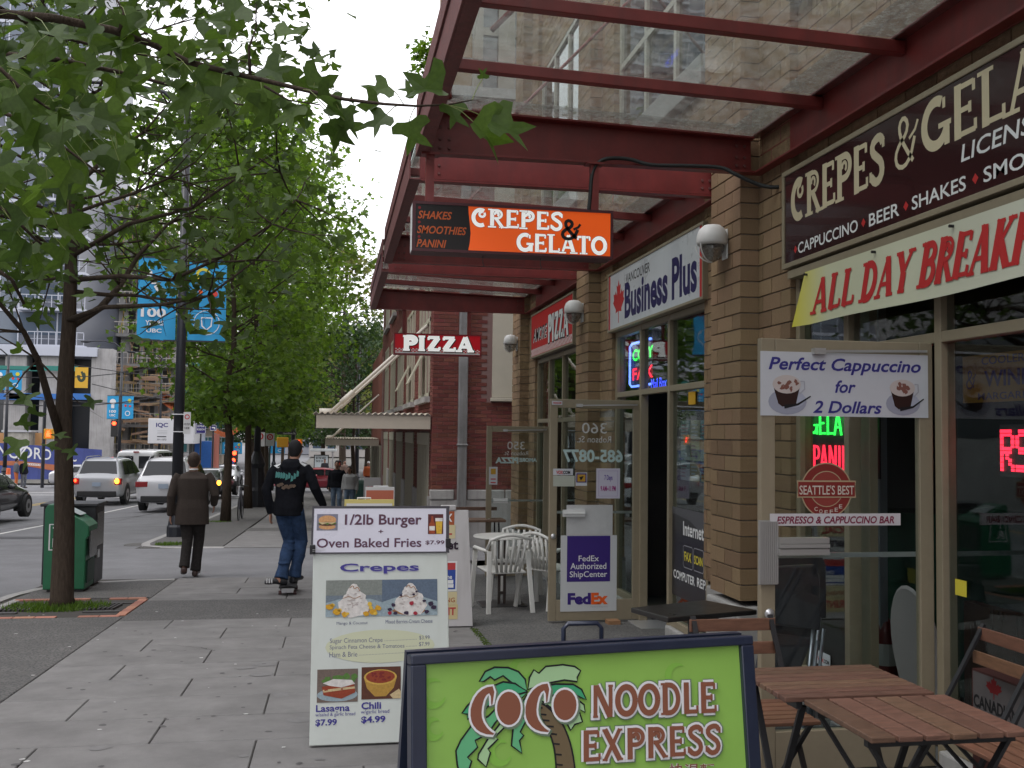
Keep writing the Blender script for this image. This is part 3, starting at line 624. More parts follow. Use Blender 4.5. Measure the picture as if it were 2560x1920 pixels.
# ------------------------------------------------------------------ canopies
def canopy(y0, y1, nb, label):
    c = thing('canopy', label, 'canopy', (1.7, (y0 + y1) / 2, 3.3), group='red steel and glass canopies over the shopfronts')
    X0, X1 = .50, 2.95; zi, zo = 3.56, 3.62
    def beam(y, flip):
        mb = MB(); s = 1 if flip else -1
        # web, lower and upper flange (deeper to the street)
        def pr(xa, xb, ya, yb, za0, za1, zb0, zb1): mb.add([(xa, ya, za0), (xb, ya, zb0), (xb, yb, zb0), (xa, yb, za0), (xa, ya, za1), (xb, ya, zb1), (xb, yb, zb1), (xa, yb, za1)], [(0, 3, 2, 1), (4, 5, 6, 7), (0, 1, 5, 4), (1, 2, 6, 5), (2, 3, 7, 6), (3, 0, 4, 7)])
        pr(X0 + .08, X1 - .09, y - .006, y + .006, 3.314, zo - .02, 3.314, zi - .02)
        pr(X0 + .08, X1 - .09, min(y - .006, y + s * .075), max(y + .006, y + s * .075), 3.30, 3.313, 3.30, 3.313)
        pr(X0 + .08, X1 - .09, min(y - .006, y + s * .075), max(y + .006, y + s * .075), zo - .019, zo - .004, zi - .019, zi - .004)
        return mb.build('end_beam', M_steel, c, bev=.002)
    beam(y0 + .01, True); beam(y1 - .01, False)
    mb = MB().box(X1 - .012, X1, y0, y1, 3.30, 3.58).box(X1 - .085, X1 - .013, y0, y1, 3.301, 3.314).box(X1 - .085, X1 - .013, y0, y1, 3.57, 3.582); mb.build('inner_beam', M_steel, c, bev=.002)
    mb = MB().box(X0, X0 + .012, y0 - .02, y1 + .02, 3.30, 3.68).box(X0 + .013, X0 + .085, y0 - .02, y1 + .02, 3.30, 3.312).box(X0 + .013, X0 + .07, y0 - .02, y1 + .02, 3.66, 3.68).box(X0 - .012, X0 - .001, y0 - .02, y1 + .02, 3.50, 3.52)
    mb.build('fascia', M_steel_d, c, bev=.002)
    st = (y1 - y0) / nb
    for i in range(1, nb):
        y = y0 + i * st; mb = MB(); mb.add([(X0 + .014, y - .03, zo - .05), (X1 - .014, y - .03, zi - .07), (X1 - .014, y + .03, zi - .07), (X0 + .014, y + .03, zo - .05), (X0 + .014, y - .03, zo + .012), (X1 - .014, y - .03, zi - .002), (X1 - .014, y + .03, zi - .002), (X0 + .014, y + .03, zo + .012)],
            [(0, 3, 2, 1), (4, 5, 6, 7), (0, 1, 5, 4), (1, 2, 6, 5), (2, 3, 7, 6), (3, 0, 4, 7)]); mb.build('purlin', M_steel, c, bev=.004)
    for i in range(nb):
        a = y0 + i * st + .006; b = y0 + (i + 1) * st - .006; mb = MB()
        mb.add([(X0 + .02, a, zo + .02), (X1 - .02, a, zi + .004), (X1 - .02, b, zi + .004), (X0 + .02, b, zo + .02), (X0 + .02, a, zo + .03), (X1 - .02, a, zi + .014), (X1 - .02, b, zi + .014), (X0 + .02, b, zo + .03)],
               [(0, 3, 2, 1), (4, 5, 6, 7), (0, 1, 5, 4), (1, 2, 6, 5), (2, 3, 7, 6), (3, 0, 4, 7)]); mb.build('glass_pane', M_roof_glass, c)
        # grime gathered along the inner edge and the beams
        g = MB(); g.add([(X1 - .30, a, zi + .0225), (X1 - .02, a, zi + .0165), (X1 - .02, b, zi + .0165), (X1 - .30, b, zi + .0225)], [(0, 1, 2, 3)])
        if i == nb - 1: g.add([(X0 + .03, b - .22, zo + .0355), (X1 - .30, b - .22, zi + .026), (X1 - .30, b, zi + .026), (X0 + .03, b, zo + .0355)], [(0, 1, 2, 3)])
        g.build('grime', glass('grimy_glass', (.55, .55, .55), 1.3, dirt=.6, dscale=30, amount=.3), c)
    bo = MB()
    for yb_ in (y0 + .01, y1 - .01):
        s_ = -1
        for x_ in (X0 + .16, X0 + .22, X1 - .2, X1 - .14):
            for z_ in (3.36, 3.42, 3.50): bo.tube([(x_, yb_ - .016, z_), (x_, yb_ - .006, z_)], .011, 6)
    bo.build('bolts', M_steel_d, c, kind='stuff')
    # tie rod to the pier
    p = Vector((X0 + .3, (y0 + y1) / 2 + .5, zo + .03)); q = Vector((2.95, (y0 + y1) / 2 + .5, 5.95)); mb = MB().tube([p, q], .016, 8); mb.tube([p.lerp(q, .42), p.lerp(q, .47)], .024, 8); mb.build('tie_rod', M_steel, c, smooth=True)
    mb = MB(); yy = y1 - .25
    mb.tube([(X0 + .16, yy, 3.62), (X0 + .16, yy, 3.75)], .05, 10); mb.build('post_stub', M_steel, c)
    return c
canopy(3.0, 6.65, 4, 'nearest red steel and glass canopy, over the crepes and gelato sign board')
canopy(7.30, 11.02, 4, 'middle red steel and glass canopy, over the business plus sign board')
canopy(11.62, 15.25, 4, 'farthest red steel and glass canopy with a pizza sign hanging under its end')

# ------------------------------------------------------------------ the red brick building beyond the alley
red = thing('red_brick_building', 'red brick building with pale window frames beyond the alley', 'building', (4, 28, GZ(28)))
MB().box(1.885, 9, 19.515, 41, -1.8, 8.1).build('wall_core', M_rmort, red)
RB = chamfer(.03); cnt = 0; wallp = MB().box(1.90, 6, 19.51, 19.514, -.8, 8.05).build('side_wall', M_rmort, red); big = MB()
z = .372; i = 0
while z < 8.0:
    x = 1.87; first = True
    while x < 5.6:
        L = .213 if not (first and i % 2) else .105; first = False; x1 = min(x + L, 5.6); zt = z + .066
        if not (x1 > 3.03 and 2.1 < zt and x < 3.9):
            if z < 3.35 and x < 3.25 and cnt < 295 and (i % 2 == 0 or x < 2.9): piece('brick', RB, wallp, x, x1 - .009, 19.50, 19.6, z, zt, M_rbrick); cnt += 1
            else: big.box(x, x1 - .009, 19.50 - random.uniform(0, .002), 19.6, z, zt)
        x = x1
    z += .077; i += 1
big.build('brickwork', M_rbrick, wallp, kind='stuff')
MB().box(3.03, 3.9, 19.47, 19.6, 2.16, 8.0).build('render_panel', mat('cream_render', (.47, .44, .36), .9, var=.05, nscale=3, bump=.15), red)
MB().box(3.0, 3.93, 19.42, 19.6, 2.08, 2.15).build('sill', mat('cream_render'), red, bev=.01)
mb = MB(); mb.box(1.84, 2.31, 19.45, 19.62, .165, .355); mb.box(2.57, 3.3, 19.45, 19.62, .165, .355); mb.box(3.32, 4.6, 19.45, 19.62, .165, .355); mb.box(1.86, 5, 19.47, 19.61, -1.2, .16); mb.build('stone_base', M_conc, red, bev=.02)
MB().box(2.36, 2.54, 19.36, 19.47, -.8, 8.1).box(2.34, 2.56, 19.34, 19.48, 1.2, 1.25).build('duct', mat('galvanised_duct', (.22, .22, .22), .55, metal=.3, var=.25, nscale=3, streak=.5), red, bev=.03)
# street facade: brick piers, windows with transoms
M_rf = mat('olive_cream_frame', (.40, .38, .29), .6, var=.06)
fz = MB(); z = -.2; i = 0
while z < 8.0:     # brick courses on the street side, geometry joined (receding)
    y = 19.62
    while y < 40.8:
        L = .213 if i % 2 or y > 19.63 else .1; y1 = min(y + L, 40.9); ph = (y - 20.1) % 3.9
        if not (ph < 2.5 and (2.15 < z + .04 < 4.5 or 5.2 < z < 7.3 or z < 1.45)): fz.box(1.868, 1.95, y, y1 - .009, z, z + .066)
        y = y1
    z += .077; i += 1
fz.build('brickwork', M_rbrick, wallp, kind='stuff')
for k in range(5):
    ya = 20.1 + 3.9 * k; yb = ya + 2.5
    for (za, zb) in ((2.18, 4.46), (5.24, 7.26)):
        f = MB(); n = 3
        for i in range(n + 1): yy = ya + .05 + (yb - ya - .1) * i / n; f.box(1.845, 1.93, yy - .05, yy + .05, za, zb)
        for z in (za + .04, za + (zb - za) * .68, zb - .04): f.box(1.848, 1.93, ya, yb, z - .04, z + .04)
        W = f.build('window', M_rf, red)
        for i in range(n):
            p = ya + .1 + (yb - ya - .1) * i / n; q = p + (yb - ya - .4) / n
            MB().box(1.90, 1.905, p, q, za + .08, zb - .08).build('pane', mat('dull_window_glass', (.09, .10, .10), .12, spec=.8), W)
        MB().box(1.76, 1.93, ya - .08, yb + .08, za - .12, za - .005).build('sill', M_conc, W)
        if k in (0, 1):
            MB().add([(1.84, ya + .9, za + .95), (1.84, ya + 1.6, za + .95), (1.52, ya + 1.6, za + .3), (1.52, ya + .9, za + .3), (1.81, ya + .9, za + .95), (1.81, ya + 1.6, za + .95), (1.49, ya + 1.6, za + .3), (1.49, ya + .9, za + .3)], [(0, 1, 2, 3), (4, 5, 6, 7), (0, 1, 5, 4), (1, 2, 6, 5), (2, 3, 7, 6), (3, 0, 4, 7)]).build('open_vent', M_rf, W)
    # shop level: timber mullions in dark glazing
    f = MB(); f.box(1.84, 1.93, ya - .1, yb + .1, 1.2, 1.45)
    for i in range(8): yy = ya + (yb - ya) * i / 7; f.box(1.85, 1.93, yy - .05, yy + .05, GZ(ya) + .3, 1.2)
    S = f.build('shopfront', M_rf, red); MB().box(1.90, 1.91, ya, yb, GZ(yb), 1.2).build('pane', mat('dull_window_glass'), S)
    MB().box(1.83, 1.95, ya - 1.35 if k else ya - .45, ya - .12, GZ(ya) - .1, .2).build('stone_base', M_conc, red)
MB().box(1.78, 9, 19.45, 41.1, 8.1, 8.3).build('parapet', M_conc, red)
M_tp = mat('taupe_cladding', (.24, .215, .18), .7, var=.08); xu = 2.62
MB().box(xu, 9, 20.2, 27, 8.31, 17).build('upper_block', M_brick, red); mb = MB()
for i in range(6): x = xu + .02 + .52 * i; mb.box(x, x + (.34 if i % 2 else .2), 20.02, 20.19, 8.31, 17)
for z in (9.6, 12.6, 15.6): mb.box(xu, xu + 3, 20.06, 20.17, z, z + .16)
mb.build('window_bay', M_tp, red); MB().box(xu + .2, xu + 3, 20.12, 20.16, 8.4, 16.9).build('pane', glass('bay_glass', (.3, .34, .34), 1.8), red)
def awning(y0, y1, z, label=None):
    M_a = mat('cream_painted_steel', (.50, .44, .36), .5, var=.05)
    A = MB().box(-.36, 1.84, y0, y0 + .02, z, z + .25).box(-.36, -.34, y0, y1, z, z + .25).box(-.36, 1.84, y0 + .02, y0 + .1, z, z + .012).build('awning', M_a, red)
    cr = MB(); n = 40; p = []
    for i in range(n + 1): p.append((-.4 + 2.24 * i / n, z + .26 + (.045 if i % 2 else 0)))
    vs = [(x, y0 - .04, zz) for x, zz in p] + [(x, y1, zz) for x, zz in p] + [(x, y0 - .04, zz + .012) for x, zz in p] + [(x, y1, zz + .012) for x, zz in p]
    m = n + 1; cr.add(vs, [(i, i + 1, m + i + 1, m + i) for i in range(n)] + [(2 * m + i, 2 * m + i + 1, 3 * m + i + 1, 3 * m + i) for i in range(n)] + [(i, i + 1, 2 * m + i + 1, 2 * m + i) for i in range(n)]); cr.build('corrugated_deck', M_a, A)
    for yy in (y0 + 1.2, y0 + 5.5):
        a = Vector((-.15, yy, z + .26)); b = Vector((1.86, yy, z + 2.15)); rd = MB().tube([a, b], .035, 8); rd.tube([a.lerp(b, .14), a.lerp(b, .26)], .055, 8); rd.box(-.3, -.0, yy - .03, yy + .03, z + .25, z + .4); rd.build('tie_rod', mat('cream_rod', (.58, .54, .47), .5), A, smooth=True)
    return A
awning(19.56, 32, 1.52); awning(42.0, 50, .88)
red2 = thing('low_brick_building', 'lower brick building beyond the red brick one, with a cream awning', 'building', (4, 47, GZ(47)))
MB().box(1.95, 9, 41.2, 54, -2.6, 5.0).build('wall', M_rbrick, red2); MB().box(1.9, 1.94, 41.4, 53, -1.5, .8).build('shopfront', mat('dull_window_glass'), red2)
for k in range(6): MB().box(1.84, 1.93, 41.6 + 2 * k, 41.8 + 2 * k, -2, .9).build('column', M_rf, red2)
# ------------------------------------------------------------------ signs on the building
def Z8(x, y): return (1280 + .3858 * x, 520 + .3858 * y)
def Z2(x, y): return (1820 + .3858 * x, 800 + .3858 * y)
def Z6(x, y): return (1820 + .5062 * x, .5062 * y)
def Z1(x, y): return (1160 + .3858 * x, 1000 + .3858 * y)
def Z7(x, y): return (900 + .3165 * x, 460 + .3165 * y)
def Z4(x, y): return (600 + .2893 * x, 960 + .2893 * y)
def Z5(x, y): return (640 + .41 * x, 1240 + .41 * y)
def Z3(x, y): return (1820 + .3737 * x, 1300 + .3737 * y)
def ink(name, col=(.5, .5, .5), r=.5, **k): return mat('print_' + name, col, r, spec=.3, **k)
I_white = ink('white', (.74, .74, .74)); I_cream = ink('cream', (.58, .50, .34)); I_navy = ink('navy', (.035, .03, .17)); I_red = ink('red', (.50, .03, .03)); I_black = ink('black', (.012, .012, .014))
I_orange = ink('orange', (.80, .115, .018)); I_brown = ink('brown', (.20, .075, .045)); I_maroon = ink('maroon', (.12, .012, .03)); I_yellow = ink('yellow', (.72, .60, .06)); I_purple = ink('purple', (.045, .022, .18))
I_grey = ink('grey', (.36, .36, .38)); I_pale = ink('pale_teal', (.42, .55, .54)); I_green = ink('lime', (.27, .52, .055))
def px_plane(f, xl, yt, yb, xr, X, lift=.0015):
    a = atX(*f(xl, yt), X); b = atX(*f(xl, yb), X); c = atX(*f(xr, yt), X)
    return Plane(a, (0, c.y - a.y, 0), (0, 0, b.z - a.z), lift)
def wall_plane(y0, y1, z1, z0, X, lift=.0015): return Plane((X, y0, z1), (0, y1 - y0, 0), (0, 0, z0 - z1), lift)
def front_plane(x0, x1, z1, z0, Y, lift=.0015): return Plane((x0, Y, z1), (x1 - x0, 0, 0), (0, 0, z0 - z1), lift)
def sheet(pl, m, name, parent, u0=0, v0=0, u1=1, v1=1, k=0, label=None):
    mb = MB(); pl.rect(mb, u0, v0, u1, v1, k); return mb.build(name, m, parent, fixn=False, label=label)
def lay(pl, name, m, parent, fn):
    mb = MB(); fn(mb); return mb.build(name, m, parent, fixn=False) if mb.v else None
def uvx(pl, f, X):   # photo zoom coordinates -> u, v on a wall plane
    def g(x, y): p = atX(*f(x, y), X) - pl.O; return (p.dot(pl.U) / pl.w ** 2, p.dot(pl.V) / pl.h ** 2)
    return g
def sign_box(name, label, cat, x0, x1, y0, y1, z0, z1, frame_m, fw=.03, group=None, axis='x'):
    t = thing(name, label, cat, ((x0 + x1) / 2, (y0 + y1) / 2, z0), group=group)
    mb = MB(); mb.box(x0 + .004, x1, y0, y1, z0, z1); mb.build('cabinet', frame_m, t)
    f = MB(); e = .008
    f.box(x0 - e, x0 + .004, y0, y1, z1 - fw, z1); f.box(x0 - e, x0 + .004, y0, y1, z0, z0 + fw); f.box(x0 - e, x0 + .004, y0, y0 + fw, z0 + fw, z1 - fw); f.box(x0 - e, x0 + .004, y1 - fw, y1, z0 + fw, z1 - fw)
    f.build('frame', frame_m, t, bev=.003); return t
# big dark CREPES & GELATO board
X = 2.90; YL, YR = 6.21, 3.3
s = sign_box('shop_sign', 'long dark brown sign board with cream crepes and gelato lettering above the cafe door', 'sign', X, X + .07, YR, YL, 2.56, 3.205, M_frame, .032)
pl = wall_plane(YL, YR, 3.205, 2.56, X + .002); G = uvx(pl, Z6, X)
sheet(pl, mat('dark_brown_acrylic', (.032, .011, .012), .16, spec=.55, coat=.3), 'face', s, .012, .05, .988, .95)
def U6(x): return G(x, 900)[0]
def f(mb):
    wc = (U6(775) - U6(315))
    display(pl, mb, 'CREPES', U6(313), .135, U6(778), .56, .2, .2, k=2)
    display(pl, mb, '&', U6(812), .09, U6(932), .52, .13, 0, k=2)
    display(pl, mb, 'GELATO', U6(958), .09, U6(958) + wc * 1.22, .50, .2, .2, k=2)
lay(pl, 'lettering', I_cream, s, f)
def f(mb):
    text(pl, mb, 'CAPPUCCINO', U6(345), .785, U6(640), .895, .012); text(pl, mb, 'BEER', U6(695), .785, U6(845), .895, .012); text(pl, mb, 'SHAKES', U6(907), .785, U6(1175), .895, .012)
    text(pl, mb, 'SMOOTHIES', U6(1262), .785, min(.985, U6(1262) + .30), .895, .012); text(pl, mb, 'LICENSED', U6(1152), .55, U6(1152) + .235, .68, .01, shear=.12)
lay(pl, 'small_lettering', I_white, s, f)
def f(mb):
    for x in (333, 668, 878, 1222): u = U6(x); pl.poly(mb, [(u - .008, .84), (u, .80), (u + .008, .84), (u, .88)], 2)
lay(pl, 'diamonds', I_red, s, f)
# banner
def banner():
    X = 2.872; YL, YR = 5.83, 3.2; zt, zb = 2.485, 2.15; t = thing('banner', 'white and yellow vinyl banner with red all day breakfast lettering', 'banner', (X, 4.6, 2.15))
    n = 24; mb = MB(); vs = []
    for i in range(n + 1):
        u = i / n; y = YL + (YR - YL) * u; sag = .003 * math.sin(u * 14); cu = .05 * max(0, 1 - u * 30)
        for j, z in enumerate((zt, (zt + zb) / 2, zb)): vs.append((X - cu * j * .4 + sag * .3 * j - .002, y + (.05 * j * max(0, 1 - u * 10)), z + (.006 * math.sin(u * 9) if j == 2 else 0)))
    mb.add(vs, [(i * 3 + j, i * 3 + j + 1, i * 3 + 3 + j + 1, i * 3 + 3 + j) for i in range(n) for j in range(2)])
    m = mat('banner_vinyl', (.60, .60, .44), .5, var=.06, nscale=3); o = mb.build('cloth', m, t, smooth=True)
    nt = m.node_tree; b = nt.nodes['Principled BSDF']; g = nod(nt, 'ShaderNodeTexCoord'); sp = nod(nt, 'ShaderNodeSeparateXYZ'); nt.links.new(g.outputs['Generated'], sp.inputs[0]); cr = nod(nt, 'ShaderNodeValToRGB')
    e = cr.color_ramp.elements; e[0].position = .0; e[0].color = (.58, .58, .5, 1); e[1].position = 1; e[1].color = (.62, .55, .05, 1); e2 = e.new(.86); e2.color = (.58, .58, .40, 1); nt.links.new(sp.outputs[1], cr.inputs[0]); nt.links.new(cr.outputs[0], b.inputs['Base Color'])
    pl = wall_plane(YL, YR, zt, zb, X - .0045, 0); G = uvx(pl, Z6, X - .01); u = lambda x: G(x, 1300)[0]
    def f(mb):
        for w, a, b_ in (('ALL', 415, 625), ('DAY', 655, 903)): display(pl, mb, w, u(a), .2, u(b_), .82, .24, .16, shear=.3, k=1, thin=.45)
        a = u(945); display(pl, mb, 'BREAKFAST', a, .18, min(.98, a + 9 * .052), .82, .24, .16, shear=.3, k=1, thin=.45)
    lay(pl, 'lettering', I_red, t, f)
    mb = MB()
    for yy in (5.80, 5.0, 4.3, 3.6): mb.tube([(X + .03, yy, zt - .02), (X - .025, yy, zt - .02)], .008, 6)
    mb.build('hooks', M_black, t)
    MB().box(2.905, 2.99, 3.3, 6.15, 2.49, 2.54).build('rail', M_frame, t)
banner()
# Business Plus
X = 2.90; YL, YR = 10.54, 7.66
s = sign_box('shop_sign', 'white sign board with navy lettering and a red maple leaf above the business shop', 'sign', X, X + .07, YR, YL, 2.556, 3.19, M_frame, .025)
pl = wall_plane(YL, YR, 3.19, 2.556, X + .002); G = uvx(pl, Z8, X); u = lambda x: G(x, 600)[0]
sheet(pl, mat('white_sign_face', (.60, .61, .64), .3, var=.05, nscale=2, streak=.12, dirt=(.3, .3, .3)), 'face', s, .009, .035, .991, .965)
lay(pl, 'stripe', I_red, s, lambda mb: (pl.rect(mb, .012, .04, .032, .96, 1), pl.rect(mb, .968, .04, .985, .96, 1)))
LEAF = [(.5, 0), (.58, .16), (.68, .12), (.64, .36), (.78, .24), (.81, .32), (.96, .30), (.91, .44), (1, .50), (.74, .68), (.76, .76), (.53, .73), (.525, 1), (.475, 1), (.47, .73), (.24, .76), (.26, .68), (0, .50), (.09, .44), (.04, .30), (.19, .32), (.22, .24), (.36, .36), (.32, .12), (.42, .16)]
lay(pl, 'maple_leaf', I_red, s, lambda mb: pl.poly(mb, [(u(655) + (u(728) - u(655)) * a, .17 + .72 * b) for a, b in LEAF], 1))
lay(pl, 'small_lettering', I_black, s, lambda mb: text(pl, mb, 'VANCOUVER', u(737), .15, u(892), .30, .008))
def f(mb):
    text(pl, mb, 'Business', u(730), .29, u(1008), .87, .035); text(pl, mb, 'Plus', u(1035), .28, u(1198), .87, .035)
lay(pl, 'lettering', ink('deep_navy', (.02, .015, .09)), s, f)
# Amore Pizza
s = sign_box('shop_sign', 'red sign board with white pizza lettering and a checkered edge above the farthest shop', 'sign', X, X + .07, 12.15, 14.88, 2.58, 3.24, M_frame, .025)
pl = wall_plane(14.88, 12.15, 3.24, 2.58, X + .002); G = uvx(pl, Z8, X); u = lambda x: G(x, 800)[0]
sheet(pl, ink('sign_red', (.50, .02, .018), .6), 'face', s, .009, .035, .991, .965)
def checks(pl, mb, u0, u1, v0, rows, n, dv, k=1, wave=0.):
    for i in range(n):
        for j in range(rows):
            if (i + j) % 2 == 0:
                a = u0 + (u1 - u0) * i / n; b = u0 + (u1 - u0) * (i + 1) / n; w = wave * math.sin(6.28 * (a - u0) / (u1 - u0) - 1)
                pl.rect(mb, a, v0 + dv * j + w, b, v0 + dv * (j + 1) + w, k)
lay(pl, 'checks', I_white, s, lambda mb: checks(pl, mb, .01, .99, .80, 3, 70, .05, 1))
for m_, gw, off, k in ((I_black, .022, .008, 1.5), (I_white, 0, 0, 3)):
    def f(mb):
        display(pl, mb, 'PIZZA', u(232) + off, .22 + off * 2, u(232) + .46 + off, .78 + off * 2, .26, .12, k=k, grow=gw)
    lay(pl, 'lettering', m_, s, f)
lay(pl, 'small_lettering', I_white, s, lambda mb: text(pl, mb, 'AMORE', u(137) + .004, .36, u(228), .66, .05, shear=.2, k=2)); lay(pl, 'small_lettering', I_black, s, lambda mb: text(pl, mb, 'AMORE', u(137), .35, u(226), .65, .01, shear=.2, k=3))
# the two hanging box signs
def hanging(label, x0, x1, z0, z1, Y, posts, edge_m):
    t = thing('hanging_sign', label, 'hanging sign', ((x0 + x1) / 2, Y, z1), group='box signs hanging under the canopies')
    MB().box(x0, x1, Y + .004, Y + .17, z0, z1).build('cabinet', edge_m, t, bev=.004)
    f = MB(); e = .018; f.box(x0, x1, Y - .006, Y + .003, z1 - e, z1); f.box(x0, x1, Y - .006, Y + .003, z0, z0 + e); f.box(x0, x0 + e, Y - .006, Y + .003, z0 + e, z1 - e); f.box(x1 - e, x1, Y - .006, Y + .003, z0 + e, z1 - e); f.build('frame', edge_m, t)
    for p in posts: MB().box(p - .027, p + .027, Y + .05, Y + .104, z1 + .001, 3.30).box(p - .06, p + .06, Y + .03, Y + .12, 3.285, 3.299).build('post', M_steel, t)
    return t
Y = 6.5; x0, x1, z0, z1 = .475, 1.82, 2.635, 2.962
pp = [atY(*Z7(550, 50), Y + .07).x, atY(*Z7(1850, 50), Y + .07).x]
s = hanging('orange and black crepes and gelato box sign hanging under the nearest canopy', x0, x1, z0, z1, Y, pp, mat('maroon_sign_edge', (.07, .012, .018), .5))
pl = front_plane(x0, x1, z1, z0, Y + .002)
sheet(pl, ink('sign_orange', (.80, .12, .016), .3, emit=((.9, .10, .01), .22)), 'face', s, .014, .05, .986, .95); wv = [(.27, .05), (.272, .2), (.278, .4), (.283, .6), (.279, .8), (.272, .95)]
lay(pl, 'black_panel', ink('sign_black', (.014, .011, .011), .3), s, lambda mb: pl.poly(mb, [(.014, .05)] + wv + [(.014, .95)], 1))
def f(mb): display(pl, mb, 'CREPES', .287, .085, .745, .46, .215, .2, k=2, thin=.6); display(pl, mb, 'GELATO', .512, .545, .97, .92, .215, .2, k=2, thin=.6)
def f0(mb): display(pl, mb, 'CREPES', .287, .085, .745, .46, .215, .2, k=1, grow=.004, thin=.6); display(pl, mb, 'GELATO', .512, .545, .97, .92, .215, .2, k=1, grow=.004, thin=.6)
I_lit = ink('backlit_white', (.74, .74, .74), .4, emit=((1, 1, .97), .30)); lay(pl, 'lettering_edge', I_maroon, s, f0); lay(pl, 'lettering', I_lit, s, f)
lay(pl, 'ampersand', I_black, s, lambda mb: display(pl, mb, '&', .725, .22, .825, .63, .24, 0, k=5))
def f(mb): text(pl, mb, 'SHAKES', .025, .19, .19, .35, .02, .25, k=3); text(pl, mb, 'SMOOTHIES', .022, .485, .262, .645, .02, .25, k=3); text(pl, mb, 'PANINI', .02, .76, .165, .92, .02, .25, k=3)
lay(pl, 'small_lettering', ink('dull_orange', (.55, .11, .03)), s, f)
lay(pl, 'dots', ink('dark_red', (.25, .015, .02)), s, lambda mb: [pl.disc(mb, .032, v, .007, 2) for v in (.13, .42, .71)])
sheet(Plane((x0 - .001, Y + .165, z1 - .01), (0, -.15, 0), (0, 0, z0 - z1 + .02), .001), I_white, 'end_face', s)
mb = MB()
for x in (.95, 1.34): mb.tube([(x, Y + .08, z0), (x, Y + .08, z0 - .05), (x + .01, Y + .08, z0 - .06), (x, Y + .08, z0 - .075)], .003, 5)
mb.build('hook', M_black, s)
Y = 15.0; x0, x1, z0, z1 = .85, 2.16, 2.612, 2.932
s = hanging('small red pizza box sign hanging under the farthest canopy', x0, x1, z0, z1, Y, [1.0, 1.98], mat('red_sign_edge', (.22, .012, .02), .5))
pl = front_plane(x0, x1, z1, z0, Y + .002); sheet(pl, ink('pizza_red', (.46, .012, .022), .3, emit=((.6, .01, .02), .12)), 'face', s, .014, .05, .986, .95)
lay(pl, 'checks', I_white, s, lambda mb: (checks(pl, mb, .015, .985, .70, 3, 50, .055, 1), pl.rect(mb, .015, .87, .985, .94, 1)))
for m_, gw, off, k in ((I_black, .018, .006, 2), (I_lit, 0, 0, 4)): lay(pl, 'lettering', m_, s, lambda mb: display(pl, mb, 'PIZZA', .095 + off, .12 + off * 2, .91 + off, .80 + off * 2, .36, .17, k=k, grow=gw, thin=.62))
# cable looping from the wall to the hanging sign
c = [(1185 + 0, 1180), (1200, 1040), (1210, 920), (1235, 860), (1290, 828), (1400, 830), (1520, 860), (1700, 865), (1880, 875), (1960, 910), (2060, 955), (2130, 975), (2200, 975)]
pts = []
for i, (x, y) in enumerate(c): yy = 6.56 if i < 6 else 6.56 - (i - 5) * .03; pts.append(atY(900 + .4792 * x, .4792 * y, yy))
P3 = [tuple(p) for p in pts]; sm = []
for a, b, c_, d in zip([P3[0]] + P3[:-2], P3[:-1], P3[1:], P3[2:] + [P3[-1]]):
    for k in range(5):
        t = k / 5; sm.append(tuple(.5 * (2 * b[i] + (c_[i] - a[i]) * t + (2 * a[i] - 5 * b[i] + 4 * c_[i] - d[i]) * t * t + (3 * b[i] - a[i] - 3 * c_[i] + d[i]) * t ** 3) for i in range(3)))
sm.append(P3[-1])
tag(MB().tube(sm, .014, 8).build('power_cable', mat('black_rubber', (.015, .015, .016), .5), smooth=True), 'black cable looping along the beam down to the orange hanging sign', 'cable')
# wall lamps on the piers
def wall_lamp(y, z, first=None):
    t = thing('wall_lamp', 'x', 'wall lamp', (2.8, y, z), group='half round lamps on the brick piers')
    MB().lathe([(.0, -.02), (.105, -.02), (.115, .0), (.112, .045), (.095, .095), (.06, .125), (.0, .137)], (0, 0, 0), 20).build('hood', mat('weathered_white', (.66, .66, .64), .5, streak=.4, dirt=(.25, .22, .2)), t, smooth=True, local=True).location = (-.105, 0, .0)
    MB().lathe([(.09, -.021), (.085, -.06), (.06, -.11), (.02, -.135), (0, -.137)], (-.105, 0, 0), 16).build('lens', glass('frosted_lens', (.6, .6, .58), 1.6, dirt=.8, dscale=6), t, smooth=True, local=True)
    MB().box(-.012, 0.0, -.05, .05, -.12, .10).build('back_plate', mat('weathered_white'), t, local=True, bev=.01)
    MB().box(-.13, -.1, -.012, .012, -.12, -.02).build('bulb', mat('bulb_white', (.7, .7, .68), .3), t, local=True)
    for a in (-.5, .5):
        MB().tube([(-.105 + .112 * math.cos(q) * math.cos(a) - .0, .112 * math.sin(a), -.02 - .13 * math.sin(q)) if False else (-.105 - .105 * math.cos(q), .1 * math.sin(a) * math.cos(q), -.02 - .125 * math.sin(q)) for q in [i * .26 for i in range(7)]], .005, 6).build('guard_bar', mat('weathered_white'), t, local=True)
    return t
wl = wall_lamp(6.95, 2.87); wl['label'] = 'nearest white half round lamp, on the pier beside the crepes board'
for (y, z, lb) in ((11.27, 2.87, 'middle half round lamp, on the pier left of the business plus board'), (15.5, 2.87, 'farthest half round lamp, on the last tan pier')):
    c = copy_tree(wl); c.location = (2.8, y, z); c['label'] = lb

